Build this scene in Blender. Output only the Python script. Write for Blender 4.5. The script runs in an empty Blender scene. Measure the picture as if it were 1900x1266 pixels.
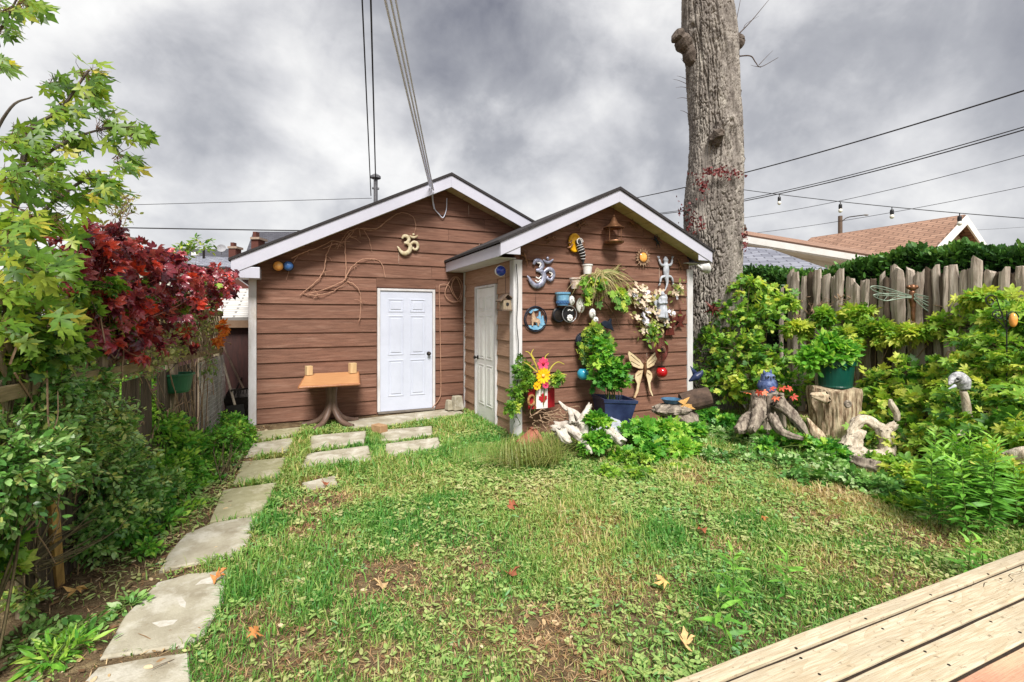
import bpy, math, random
import numpy as np
from mathutils import Vector, Matrix, Euler

random.seed(7); rng = np.random.default_rng(11)
SC = bpy.context.scene; COL = SC.collection
def S(r, g, b):                       # sRGB 0-255 -> linear rgba
    f = lambda c: (c/255/12.92 if c/255 <= .04045 else ((c/255+.055)/1.055)**2.4)
    return (f(r), f(g), f(b), 1.0)

# ------------------------------------------------------------------ camera
ANG = math.radians(24.8); FPX = 877.0; HOR = 590.0; CAMZ = 1.65
FW = np.array([math.sin(ANG), math.cos(ANG), 0]); RT = np.array([math.cos(ANG), -math.sin(ANG), 0])
cd = bpy.data.cameras.new('camera'); cam = bpy.data.objects.new('camera', cd); COL.objects.link(cam)
cam.location = (0, 0, CAMZ); cam.rotation_euler = (math.pi/2, 0, -ANG)
cd.sensor_width = 36; cd.lens = FPX/1900*36; cd.shift_y = -(633-HOR)/1900
cd.clip_start = .05; cd.clip_end = 3000
SC.camera = cam
def ray(u, v):
    return FW + (u-950)/FPX*RT + np.array([0, 0, (HOR-v)/FPX])
def P(u, v, t=None, X=None, Y=None, z=None):
    d = ray(u, v); o = np.array([0, 0, CAMZ])
    if X is not None: t = X/d[0]
    if Y is not None: t = Y/d[1]
    if z is not None: t = (z-CAMZ)/d[2]
    return o + t*d

# ------------------------------------------------------------------ light
SUN_AZ = math.atan2(-.24, -1.0); SUN_EL = math.radians(49)
W = bpy.data.worlds.new('World'); SC.world = W; W.use_nodes = True
nt = W.node_tree; nt.nodes.clear()
def N(tree, typ, **kw):
    n = tree.nodes.new(typ)
    for k, v in kw.items(): setattr(n, k, v)
    return n
def L(tree, a, b): tree.links.new(a, b)
def math_node(tree, op, a, b=None, c=None, clamp=False):
    n = N(tree, 'ShaderNodeMath', operation=op); n.use_clamp = clamp
    for i, x in enumerate((a, b, c)):
        if x is None: continue
        if isinstance(x, (int, float)): n.inputs[i].default_value = x
        else: L(tree, x, n.inputs[i])
    return n.outputs[0]
wo = N(nt, 'ShaderNodeOutputWorld'); bg = N(nt, 'ShaderNodeBackground'); bg.inputs['Strength'].default_value = .1
L(nt, bg.outputs[0], wo.inputs[0])
sky = N(nt, 'ShaderNodeTexSky', sky_type='NISHITA'); sky.sun_disc = False
sky.sun_elevation = SUN_EL; sky.sun_rotation = SUN_AZ; sky.dust_density = 2
tc = N(nt, 'ShaderNodeTexCoord')
mp = N(nt, 'ShaderNodeMapping'); mp.inputs['Rotation'].default_value = (math.radians(18), math.radians(-38), math.radians(20)); mp.inputs['Scale'].default_value = (1.0, 1.0, 1.15)
L(nt, tc.outputs['Generated'], mp.inputs[0])
def sky_noise(scale, detail, dist, rough=.55):
    n = N(nt, 'ShaderNodeTexNoise'); n.inputs['Scale'].default_value = scale; n.inputs['Detail'].default_value = detail
    n.inputs['Roughness'].default_value = rough; n.inputs['Distortion'].default_value = dist
    L(nt, mp.outputs[0], n.inputs['Vector']); return n.outputs['Fac']
n1 = sky_noise(2.7, 6, .2, .55); n2 = sky_noise(5.6, 6, .3, .55)
n3 = sky_noise(15, 5, .3, .6)
val = math_node(nt, 'ADD', math_node(nt, 'MULTIPLY', n1, 1.1), math_node(nt, 'MULTIPLY', n2, .58))
val = math_node(nt, 'ADD', val, math_node(nt, 'MULTIPLY', n3, .16))
val = math_node(nt, 'SUBTRACT', val, .31)
# masses of darker and brighter cloud at their compass bearings
for (u, v, wid, amt) in [(890, 95, .17, -.30), (800, 40, .12, -.12), (330, 215, .17, -.22), (480, 270, .15, -.2), (1500, 330, .24, -.16), (1840, 250, .26, -.2),
                         (1200, 250, .2, -.08), (120, 60, .3, .2), (560, 60, .14, .1), (560, 150, .1, .03), (1560, 220, .14, .12), (1430, 180, .12, .06), (1640, 430, .2, .22), (1100, 380, .2, .14),
                         (700, 350, .25, .14), (1180, 60, .14, .06), (1650, 60, .2, .05), (250, 390, .2, .12)]:
    d = ray(u, v); d = d/np.linalg.norm(d)
    vm = N(nt, 'ShaderNodeVectorMath', operation='DISTANCE'); L(nt, tc.outputs['Generated'], vm.inputs[0]); vm.inputs[1].default_value = d
    wob = math_node(nt, 'ADD', vm.outputs['Value'], math_node(nt, 'MULTIPLY', math_node(nt, 'SUBTRACT', n2, .5), wid*1.6))
    mr = N(nt, 'ShaderNodeMapRange', interpolation_type='SMOOTHSTEP'); L(nt, wob, mr.inputs['Value'])
    mr.inputs['From Min'].default_value = 0; mr.inputs['From Max'].default_value = wid*1.7
    mr.inputs['To Min'].default_value = amt; mr.inputs['To Max'].default_value = 0
    val = math_node(nt, 'ADD', val, mr.outputs[0])
rp = N(nt, 'ShaderNodeValToRGB'); L(nt, val, rp.inputs[0])
els = rp.color_ramp.elements
els[0].position = .02; els[0].color = (.15, .155, .19, 1); els[1].position = .98; els[1].color = (.90, .895, .875, 1)
for p, c in ((.40, (.36, .365, .39, 1)), (.58, (.55, .55, .565, 1)), (.74, (.72, .715, .71, 1))):
    e = els.new(p); e.color = c
mul = N(nt, 'ShaderNodeMix', data_type='RGBA', blend_type='MULTIPLY'); mul.inputs['Factor'].default_value = 1
L(nt, rp.outputs[0], mul.inputs['A']); SKYGAIN = 9.4; mul.inputs['B'].default_value = (SKYGAIN, SKYGAIN, SKYGAIN, 1)
mx = N(nt, 'ShaderNodeMix', data_type='RGBA'); mx.inputs['Factor'].default_value = .93
L(nt, sky.outputs[0], mx.inputs['A']); L(nt, mul.outputs['Result'], mx.inputs['B']); L(nt, mx.outputs['Result'], bg.inputs['Color'])
sl = bpy.data.lights.new('sun', 'SUN'); sl.energy = 4.4; sl.angle = math.radians(20); sl.color = (1, .96, .9)
so = bpy.data.objects.new('sun', sl); COL.objects.link(so)
sdir = Vector((math.sin(SUN_AZ)*math.cos(SUN_EL), math.cos(SUN_AZ)*math.cos(SUN_EL), math.sin(SUN_EL)))
so.rotation_euler = sdir.to_track_quat('Z', 'Y').to_euler(); so.location = sdir*30
SC.view_settings.view_transform = 'Standard'; SC.view_settings.look = 'None'
SC.view_settings.exposure = 0.5; SC.view_settings.gamma = 1

# ------------------------------------------------------------------ materials
MATS = {}
def base_mat(name):
    m = bpy.data.materials.new(name); m.use_nodes = True; t = m.node_tree
    return m, t, t.nodes['Principled BSDF']
def pm(name, c1, c2=None, scale=8, rough=.7, bump=.2, stretch=(1, 1, 1), metal=0, detail=6, bscale=60, island=0.0, spec=.35, c3=None, s3=2.5, lo=.35, hi=.65, dist=0.0):
    if name in MATS: return MATS[name]
    m, t, b = base_mat(name); c2 = c2 or tuple(x*.75 for x in c1[:3])+(1,)
    co = N(t, 'ShaderNodeTexCoord'); mpn = N(t, 'ShaderNodeMapping'); mpn.inputs['Scale'].default_value = stretch
    L(t, co.outputs['Object'], mpn.inputs[0]); vec = mpn.outputs[0]
    gi = None
    if island:
        gi = N(t, 'ShaderNodeNewGeometry'); va = N(t, 'ShaderNodeVectorMath', operation='ADD'); L(t, vec, va.inputs[0])
        sc_ = N(t, 'ShaderNodeVectorMath', operation='SCALE'); cb = N(t, 'ShaderNodeCombineXYZ')
        for i in range(3): L(t, gi.outputs['Random Per Island'], cb.inputs[i])
        L(t, cb.outputs[0], sc_.inputs[0]); sc_.inputs['Scale'].default_value = 37; L(t, sc_.outputs[0], va.inputs[1]); vec = va.outputs[0]
    n = N(t, 'ShaderNodeTexNoise'); n.inputs['Scale'].default_value = scale; n.inputs['Detail'].default_value = detail; n.inputs['Roughness'].default_value = .65; n.inputs['Distortion'].default_value = dist
    L(t, vec, n.inputs['Vector'])
    mr = N(t, 'ShaderNodeMapRange'); mr.inputs[1].default_value = lo; mr.inputs[2].default_value = hi; L(t, n.outputs['Fac'], mr.inputs[0])
    mixn = N(t, 'ShaderNodeMix', data_type='RGBA'); mixn.inputs['A'].default_value = c1; mixn.inputs['B'].default_value = c2
    L(t, mr.outputs[0], mixn.inputs['Factor']); colr = mixn.outputs['Result']
    if c3:
        nb = N(t, 'ShaderNodeTexNoise'); nb.inputs['Scale'].default_value = s3; nb.inputs['Detail'].default_value = 5; nb.inputs['Roughness'].default_value = .7
        L(t, vec, nb.inputs['Vector']); m2 = N(t, 'ShaderNodeMapRange'); m2.inputs[1].default_value = .52; m2.inputs[2].default_value = .72; L(t, nb.outputs['Fac'], m2.inputs[0])
        x2 = N(t, 'ShaderNodeMix', data_type='RGBA'); L(t, m2.outputs[0], x2.inputs['Factor']); L(t, colr, x2.inputs['A']); x2.inputs['B'].default_value = c3; colr = x2.outputs['Result']
    if island:
        hs = N(t, 'ShaderNodeHueSaturation'); mi = N(t, 'ShaderNodeMapRange'); mi.inputs[3].default_value = 1-island; mi.inputs[4].default_value = 1+island
        L(t, gi.outputs['Random Per Island'], mi.inputs[0]); L(t, mi.outputs[0], hs.inputs['Value']); L(t, colr, hs.inputs['Color']); colr = hs.outputs[0]
    L(t, colr, b.inputs['Base Color'])
    b.inputs['Roughness'].default_value = rough; b.inputs['Metallic'].default_value = metal; b.inputs['Specular IOR Level'].default_value = spec
    if bump:
        n3 = N(t, 'ShaderNodeTexNoise'); n3.inputs['Scale'].default_value = bscale; n3.inputs['Detail'].default_value = 4; L(t, vec, n3.inputs['Vector'])
        ad = math_node(t, 'ADD', n3.outputs['Fac'], n.outputs['Fac'])
        bn = N(t, 'ShaderNodeBump'); bn.inputs['Strength'].default_value = bump; bn.inputs['Distance'].default_value = .01
        L(t, ad, bn.inputs['Height']); L(t, bn.outputs[0], b.inputs['Normal'])
    MATS[name] = m; return m
def leafmat(name, cols, transl=.3, rough=.5, spec=.4, tboost=1.5):
    """cols = colours along the per-leaf random value 'tint'"""
    m, t, b = base_mat(name); at = N(t, 'ShaderNodeAttribute'); at.attribute_name = 'tint'
    r = N(t, 'ShaderNodeValToRGB'); L(t, at.outputs['Fac'], r.inputs[0]); e = r.color_ramp.elements
    for i, c in enumerate(cols):
        p = i/(len(cols)-1)
        if i == 0: e[0].position = 0; e[0].color = c
        elif i == len(cols)-1: e[-1].position = 1; e[-1].color = c
        else: k = e.new(p); k.color = c
    co = N(t, 'ShaderNodeTexCoord'); nz = N(t, 'ShaderNodeTexNoise'); nz.inputs['Scale'].default_value = 45; nz.inputs['Detail'].default_value = 3; L(t, co.outputs['Object'], nz.inputs['Vector'])
    mr = N(t, 'ShaderNodeMapRange'); mr.inputs[1].default_value = .3; mr.inputs[2].default_value = .7; mr.inputs[3].default_value = .75; mr.inputs[4].default_value = 1.25; L(t, nz.outputs['Fac'], mr.inputs[0])
    hs = N(t, 'ShaderNodeHueSaturation'); L(t, r.outputs[0], hs.inputs['Color']); L(t, mr.outputs[0], hs.inputs['Value'])
    L(t, hs.outputs[0], b.inputs['Base Color']); b.inputs['Roughness'].default_value = rough; b.inputs['Specular IOR Level'].default_value = spec
    tr = N(t, 'ShaderNodeBsdfTranslucent'); g = N(t, 'ShaderNodeMix', data_type='RGBA', blend_type='MULTIPLY'); g.inputs['Factor'].default_value = 1
    L(t, hs.outputs[0], g.inputs['A']); g.inputs['B'].default_value = (tboost, tboost, tboost*.6, 1); L(t, g.outputs['Result'], tr.inputs[0])
    mxs = N(t, 'ShaderNodeMixShader'); mxs.inputs[0].default_value = transl; L(t, b.outputs[0], mxs.inputs[1]); L(t, tr.outputs[0], mxs.inputs[2])
    L(t, mxs.outputs[0], t.nodes['Material Output'].inputs['Surface']); return m

# ------------------------------------------------------------------ mesh helpers
ORG = {}
def frame(d):
    d = np.asarray(d, float); d = d/np.linalg.norm(d)
    a = np.array([0, 0, 1.]) if abs(d[2]) < .9 else np.array([1., 0, 0])
    x = np.cross(a, d); x /= np.linalg.norm(x); return x, np.cross(d, x), d
def spline(pts, n=6, rad=None):
    p = np.array(pts, float); q = np.vstack([2*p[0]-p[1], p, 2*p[-1]-p[-2]]); out = []; ro = []
    for i in range(len(p)-1):
        for k in range(n):
            t = k/n; a, b, c, d = q[i], q[i+1], q[i+2], q[i+3]
            out.append(.5*((2*b)+(-a+c)*t+(2*a-5*b+4*c-d)*t*t+(-a+3*b-3*c+d)*t**3))
            if rad is not None: ro.append(rad[i]*(1-t)+rad[i+1]*t)
    out.append(p[-1])
    if rad is not None: ro.append(rad[-1]); return np.array(out), ro
    return np.array(out)
class MB:
    def __init__(s): s.v = []; s.f = []
    def add(s, v, f):
        o = len(s.v); s.v += [tuple(map(float, p)) for p in v]; s.f += [tuple(i+o for i in q) for q in f]; return s
    def box(s, c, size, rz=0, M=None, taper=1.0):
        x, y, z = [d/2 for d in size]; m = M or Matrix.Rotation(rz, 3, 'Z')
        vs = []
        for k in (-1, 1):
            tt = 1 if k < 0 else taper
            for i, j in ((-1, -1), (1, -1), (1, 1), (-1, 1)):
                q = m @ Vector((i*x*tt, j*y*tt, k*z)); vs.append((q.x+c[0], q.y+c[1], q.z+c[2]))
        return s.add(vs, [(3, 2, 1, 0), (4, 5, 6, 7), (0, 1, 5, 4), (1, 2, 6, 5), (2, 3, 7, 6), (3, 0, 4, 7)])
    def hull8(s, a, b):           # two quads -> closed block
        return s.add(list(a)+list(b), [(3, 2, 1, 0), (4, 5, 6, 7), (0, 1, 5, 4), (1, 2, 6, 5), (2, 3, 7, 6), (3, 0, 4, 7)])
    def beam(s, p, q, w, h, up=(0, 0, 1)):
        p = np.array(p, float); q = np.array(q, float); d = q-p; d /= np.linalg.norm(d); up = np.array(up, float)
        x = np.cross(d, up); x /= np.linalg.norm(x); y = np.cross(x, d)
        r = [(-1, -1), (1, -1), (1, 1), (-1, 1)]
        return s.hull8([p+x*i*w/2+y*j*h/2 for i, j in r], [q+x*i*w/2+y*j*h/2 for i, j in r])
    def tube(s, pts, rad, n=8, cap=True, flat=None):
        pts = np.array(pts, float); m = len(pts)
        if np.isscalar(rad): rad = [rad]*m
        vs = []; x = None
        for i in range(m):
            d = pts[min(i+1, m-1)]-pts[max(i-1, 0)]; d /= (np.linalg.norm(d)+1e-9)
            if x is None: x, y, _ = frame(d)
            else: x = x-d*np.dot(x, d); x /= (np.linalg.norm(x)+1e-9); y = np.cross(d, x)
            for k in range(n):
                a = 2*math.pi*k/n; o = (x*math.cos(a)+y*math.sin(a))*rad[i]
                if flat is not None: o = o-np.array(flat[0])*np.dot(o, flat[0])*(1-flat[1])
                vs.append(pts[i]+o)
        fs = [(i*n+k, i*n+(k+1) % n, (i+1)*n+(k+1) % n, (i+1)*n+k) for i in range(m-1) for k in range(n)]
        if cap: fs += [tuple(range(n-1, -1, -1)), tuple((m-1)*n+k for k in range(n))]
        return s.add(vs, fs)
    def lathe(s, prof, c, n=20, M=None, cap=True):
        vs = []; m = len(prof)
        for r, z in prof:
            for k in range(n):
                a = 2*math.pi*k/n; q = Vector((r*math.cos(a), r*math.sin(a), z))
                if M: q = M @ q
                vs.append((q.x+c[0], q.y+c[1], q.z+c[2]))
        fs = [(i*n+k, i*n+(k+1) % n, (i+1)*n+(k+1) % n, (i+1)*n+k) for i in range(m-1) for k in range(n)]
        if cap: fs += [tuple(range(n-1, -1, -1)), tuple((m-1)*n+k for k in range(n))]
        return s.add(vs, fs)
    def ball(s, c, r, n=14, m=9, sx=1, sy=1, sz=1, M=None, wob=0):
        vs = []
        for i in range(m+1):
            th = math.pi*i/m
            for k in range(n):
                a = 2*math.pi*k/n; w = 1+wob*(random.random()-.5) if 0 < i < m else 1
                q = Vector((r*sx*w*math.sin(th)*math.cos(a), r*sy*w*math.sin(th)*math.sin(a), r*sz*w*math.cos(th)))
                if M: q = M @ q
                vs.append((q.x+c[0], q.y+c[1], q.z+c[2]))
        return s.add(vs, [(i*n+k, (i+1)*n+k, (i+1)*n+(k+1) % n, i*n+(k+1) % n) for i in range(m) for k in range(n)])
    def plate(s, outline, o, ax, ay, th, bulge=0):   # extruded outline; o = origin, ax/ay in-plane axes
        o = np.array(o, float); ax = np.array(ax, float); ay = np.array(ay, float); nz = np.cross(ax, ay); nz /= np.linalg.norm(nz)
        m = len(outline); fr = [o+ax*x+ay*y+nz*th/2 for x, y in outline]; bk = [o+ax*x+ay*y-nz*th/2 for x, y in outline]
        return s.add(fr+bk, [tuple(range(m)), tuple(range(2*m-1, m-1, -1))]+[(i, i+m, (i+1) % m+m, (i+1) % m) for i in range(m)])
    def ring(s, c, R, r, ax=(1, 0, 0), ay=(0, 0, 1), n=28, k=6):
        c = np.array(c, float); ax = np.array(ax, float); ay = np.array(ay, float)
        vs = []; nz = np.cross(ax, ay)
        for i in range(n):
            a = 2*math.pi*i/n; d = ax*math.cos(a)+ay*math.sin(a)
            for j in range(k):
                b = 2*math.pi*j/k; vs.append(c+d*(R+r*math.cos(b))+nz*r*math.sin(b))
        return s.add(vs, [(i*k+j, i*k+(j+1) % k, ((i+1) % n)*k+(j+1) % k, ((i+1) % n)*k+j) for i in range(n) for j in range(k)])
    def build(s, name, mat, parent=None, smooth=False, bevel=0, sub=0):
        me = bpy.data.meshes.new(name); v = np.array(s.v)
        if parent is not None: org = ORG[parent.name]
        else: org = np.array([(v[:, 0].min()+v[:, 0].max())/2, (v[:, 1].min()+v[:, 1].max())/2, v[:, 2].min()])
        me.from_pydata([tuple(p) for p in v-org], [], s.f); me.update(); me.materials.append(mat)
        import bmesh
        bm = bmesh.new(); bm.from_mesh(me); bmesh.ops.recalc_face_normals(bm, faces=bm.faces); bm.to_mesh(me); bm.free()
        if smooth:
            for p in me.polygons: p.use_smooth = True
        return link(name, me, parent, org, bevel, sub)
def link(name, me, parent, org, bevel=0, sub=0):
    o = bpy.data.objects.new(name, me); COL.objects.link(o)
    if parent is not None: o.parent = parent; ORG[o.name] = ORG[parent.name]
    else: o.location = tuple(org); ORG[o.name] = np.array(org)
    if bevel:
        b = o.modifiers.new('bevel', 'BEVEL'); b.width = bevel; b.segments = 2; b.limit_method = 'ANGLE'
    if sub:
        b = o.modifiers.new('sub', 'SUBSURF'); b.levels = sub; b.render_levels = sub
    return o
def fast(name, V, T, mat, parent=None, tint=None, smooth=False, org=None):
    me = bpy.data.meshes.new(name); V = np.asarray(V, np.float64); T = np.asarray(T, np.int32)
    if parent is not None: org = ORG[parent.name]
    elif org is None: org = np.array([(V[:, 0].min()+V[:, 0].max())/2, (V[:, 1].min()+V[:, 1].max())/2, V[:, 2].min()])
    k = T.shape[1]
    me.vertices.add(len(V)); me.vertices.foreach_set('co', (V-org).astype(np.float32).ravel())
    me.loops.add(T.size); me.loops.foreach_set('vertex_index', T.ravel())
    me.polygons.add(len(T)); me.polygons.foreach_set('loop_start', np.arange(0, T.size, k, dtype=np.int32))
    if tint is not None:
        a = me.attributes.new('tint', 'FLOAT', 'POINT'); a.data.foreach_set('value', np.clip(tint, 0, 1).astype(np.float32))
    me.update(calc_edges=True); me.validate()
    if smooth: me.polygons.foreach_set('use_smooth', np.ones(len(T), bool))
    me.materials.append(mat)
    return link(name, me, parent, org)
def tag(o, label=None, cat=None, group=None, kind=None):
    for k, v in (('label', label), ('category', cat), ('group', group), ('kind', kind)):
        if v: o[k] = v
    return o
def thing(name, label, cat, loc, group=None):
    o = bpy.data.objects.new(name, None); COL.objects.link(o); o.location = tuple(map(float, loc)); o.empty_display_size = .1
    ORG[o.name] = np.array(loc, float); return tag(o, label, cat, group)
# noise
def h2(ix, iy, seed=0):
    x = np.sin(ix*127.1+iy*311.7+seed*74.7)*43758.5453; return x-np.floor(x)
def vnoise(x, y, seed=0):
    ix = np.floor(x); iy = np.floor(y); fx = x-ix; fy = y-iy; fx = fx*fx*(3-2*fx); fy = fy*fy*(3-2*fy)
    return (h2(ix, iy, seed)*(1-fx)+h2(ix+1, iy, seed)*fx)*(1-fy)+(h2(ix, iy+1, seed)*(1-fx)+h2(ix+1, iy+1, seed)*fx)*fy
def fbm(x, y, seed=0, o=4):
    r = 0; a = .5; t = 0
    for i in range(o): r = r+a*vnoise(x*2**i, y*2**i, seed+i); t += a; a *= .5
    return r/t
def voro(x, y, seed=0):      # F2-F1 of jittered cells
    ix = np.floor(x); iy = np.floor(y); d1 = np.full(x.shape, 9.); d2 = np.full(x.shape, 9.)
    for i in (-1, 0, 1):
        for j in (-1, 0, 1):
            cx = ix+i; cy = iy+j; d = np.hypot(cx+h2(cx, cy, seed)-x, cy+h2(cx, cy, seed+5)-y)
            n1_ = np.minimum(d1, d); d2 = np.where(d < d1, d1, np.minimum(d2, d)); d1 = n1_
    return d2-d1

# ------------------------------------------------------------------ leaves
def fan(half, c=(.35, 0), fold=.12, curl=-.1):
    up = half; dn = [(x, -y) for x, y in half[::-1] if abs(y) > 1e-6]
    ol = up+dn; V = [(c[0], 0, 0)]+[(x, y, fold*abs(y)+curl*x*x) for x, y in ol]; n = len(ol)
    return np.array(V, float), np.array([(0, 1+i, 1+(i+1) % n) for i in range(n)])
MAPLE = fan([(0, 0), (-.04, .14), (-.06, .40), (.08, .26), (.2, .11), (.32, .30), (.37, .42), (.46, .40), (.68, .60), (.60, .34), (.42, .10), (.58, .14), (.66, .22), (.74, .13), (1, 0)], c=(.3, 0))
OVAL = fan([(0, 0), (.18, .17), (.42, .25), (.7, .2), (.88, .1), (1, 0)])
ROUND = fan([(0, 0), (.05, .3), (.35, .46), (.7, .42), (.95, .2), (1, 0)])
LANCE = fan([(0, 0), (.2, .07), (.5, .1), (.8, .05), (1, 0)], fold=.2, curl=-.25)
HOP = fan([(0, 0), (-.1, .28), (.1, .46), (.3, .5), (.36, .26), (.55, .36), (.72, .42), (.66, .18), (1, 0)])
def join_t(parts):
    V = []; T = []; o = 0
    for v, t in parts: V.append(v); T.append(t+o); o += len(v)
    return np.vstack(V), np.vstack(T)
def palm(angs, lens, w=.2, droop=-.15, start=.06):
    ps = []
    for a, l in zip(angs, lens):
        a = math.radians(a); c, s = math.cos(a), math.sin(a)
        v = np.array([(start, 0, 0), (l*.45, w*l, .05*l), (l*.75, w*.8*l, .02), (l, 0, droop*l), (l*.75, -w*.8*l, .02), (l*.45, -w*l, .05*l), (l*.5, 0, -.02)])
        r = v.copy(); r[:, 0] = v[:, 0]*c-v[:, 1]*s; r[:, 1] = v[:, 0]*s+v[:, 1]*c
        ps.append((r, np.array([(6, 0, 1), (6, 1, 2), (6, 2, 3), (6, 3, 4), (6, 4, 5), (6, 5, 0)])))
    return join_t(ps)
CREEP = palm((-95, -45, 0, 45, 95), (.62, .9, 1, .9, .62))
TRI = palm((-70, 0, 70), (.8, 1, .8), w=.3)
CLOVER = palm((-120, 0, 120), (1, 1, 1), w=.42, droop=.05)
PINN = palm((-80, -55, -30, 0, 30, 55, 80), (.5, .7, .85, 1, .85, .7, .5), w=.11)
def nrm(a): return a/(np.linalg.norm(a, axis=-1, keepdims=True)+1e-9)
def leaves(pos, axis, normal, size, templ, tint, jit=.0):
    V0, T0 = templ; n = len(pos); A = nrm(axis); B = nrm(np.cross(normal, A)); Nn = np.cross(A, B)
    sz = np.asarray(size)
    if sz.ndim == 0: sz = np.full(n, float(sz))
    wy = (1+jit*(rng.random(n)-.5))
    V = pos[:, None, :]+sz[:, None, None]*(V0[None, :, 0:1]*A[:, None, :]+V0[None, :, 1:2]*B[:, None, :]*wy[:, None, None]+V0[None, :, 2:3]*Nn[:, None, :])
    k = len(V0); T = T0[None]+(np.arange(n)*k)[:, None, None]
    return V.reshape(-1, 3), T.reshape(-1, 3), np.repeat(tint, k)
def cat(lst):
    V = []; T = []; C = []; o = 0
    for v, t, c in lst: V.append(v); T.append(t+o); C.append(c); o += len(v)
    return np.vstack(V), np.vstack(T), np.concatenate(C)
def tri_tubes(p, r0, r1):     # many thin stems: p (S,K,3) -> triangles (3-sided tubes)
    Sn, K, _ = p.shape; d = np.gradient(p, axis=1); d = nrm(d); a = np.array([.3, .2, .93]); x = nrm(np.cross(d, a)); y = np.cross(d, x)
    rad = np.linspace(1, 0, K)[None, :, None]*(np.asarray(r0)-r1)+r1; V = []
    for k in range(3):
        an = 2*math.pi*k/3; V.append(p+(x*math.cos(an)+y*math.sin(an))*rad)
    V = np.stack(V, 2).reshape(-1, 3); T = []
    b = (np.arange(Sn)*K*3)[:, None]+(np.arange(K-1)*3)[None]; b = b.reshape(-1)
    for k in range(3):
        k2 = (k+1) % 3; T += [np.stack([b+k, b+k2, b+3+k2], 1), np.stack([b+k, b+3+k2, b+3+k], 1)]
    return V, np.vstack(T)
def shoots(clumps, per, nl, leaf, templ, base=None, lift=.5, droop=.35, spread=1.0, tgrad=.0, upn=.7, first=.3, tsig=.28, tmean=.5):
    """clumps: rows (x,y,z,rx,ry,rz).  returns leaf mesh + stem polylines"""
    cl = np.array(clumps, float); vol = (cl[:, 3]*cl[:, 4]*cl[:, 5])**(2/3); cnt = np.maximum(3, (per*vol/vol.mean()).astype(int))
    c = np.repeat(cl, cnt, 0); n = len(c); ctint = np.repeat(rng.normal(0, .12, len(cl)), cnt)
    d = nrm(rng.normal(size=(n, 3))); d[:, 2] = d[:, 2]*.8+lift*.5; d = nrm(d)
    start = c[:, :3]+d*c[:, 3:6]*rng.uniform(.0, .5, (n, 1))
    ln = rng.uniform(.55, 1.15, (n, 1)); end = c[:, :3]+d*c[:, 3:6]*ln*spread
    K = 7; s = np.linspace(0, 1, K)[None, :, None]; bow = rng.normal(0, .12, (n, 1, 3))*c[:, None, 3:6]
    p = start[:, None]*(1-s)+end[:, None]*s+bow*np.sin(s*math.pi)
    p[:, :, 2] -= (droop*c[:, 5:6]*(s[:, :, 0]**2)*rng.uniform(.1, 1, (n, 1)))
    p[:, :, 2] = np.maximum(p[:, :, 2], .012)
    q = rng.uniform(first, 1, (n, nl)); q[:, 0] = 1.0
    idx = q*(K-1); i0 = np.minimum(idx.astype(int), K-2); f = (idx-i0)[..., None]; ar = np.arange(n)[:, None]
    pos = p[ar, i0]*(1-f)+p[ar, i0+1]*f; tang = nrm(p[ar, i0+1]-p[ar, i0])
    out = np.repeat(d[:, None], nl, 1); side = nrm(rng.normal(size=(n, nl, 3)))
    ax = nrm(tang*.5+side*.8+out*.35+np.array([0, 0, -.1])); pos = pos+side*leaf*.25
    nm = nrm(out*.55+np.array([0, 0, upn])+rng.normal(0, .38, (n, nl, 3)))
    sz = leaf*rng.uniform(.55, 1.2, n*nl)*np.repeat(rng.uniform(.8, 1.15, n), nl)
    tn = tmean+np.repeat(ctint, nl)+np.repeat(rng.normal(0, tsig*.6, n), nl)+rng.normal(0, tsig*.6, n*nl)
    return leaves(pos.reshape(-1, 3), ax.reshape(-1, 3), nm.reshape(-1, 3), sz, templ, tn, .3), p
def plant(name, label, catg, clumps, per, nl, leaf, templ, lm, sm, group=None, base=None, stems=True, r0=.004, extra=None, **kw):
    cl = np.array(clumps); b = base if base is not None else (cl[:, 0].mean(), cl[:, 1].mean(), 0)
    root = thing(name, label, catg, b, group)
    (V, T, C), p = shoots(clumps, per, nl, leaf, templ, **kw)
    fast('foliage', V, T, lm, root, C)
    if stems:
        SV, ST = tri_tubes(p, r0, r0*.4)
        # main stems from the base to each clump
        ms = []
        for c in cl:
            for k in range(2):
                a = np.array(b)+rng.normal(0, .06, 3)*np.array([1, 1, 0]); e = c[:3]+rng.normal(0, .1, 3)*c[3:6]; s = np.linspace(0, 1, 7)[:, None]
                ms.append(a*(1-s)+e*s+rng.normal(0, .05, 3)*np.sin(s*math.pi))
        mV, mT = tri_tubes(np.array(ms), r0*2.2, r0*.8)
        fast('stems', np.vstack([SV, mV]), np.vstack([ST, mT+len(SV)]), sm, root)
    return root
def E(u, v, t, r, ry=None, rz=None):
    p = P(u, v, t=t); return (p[0], p[1], p[2], r, ry or r, rz or r)

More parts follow.
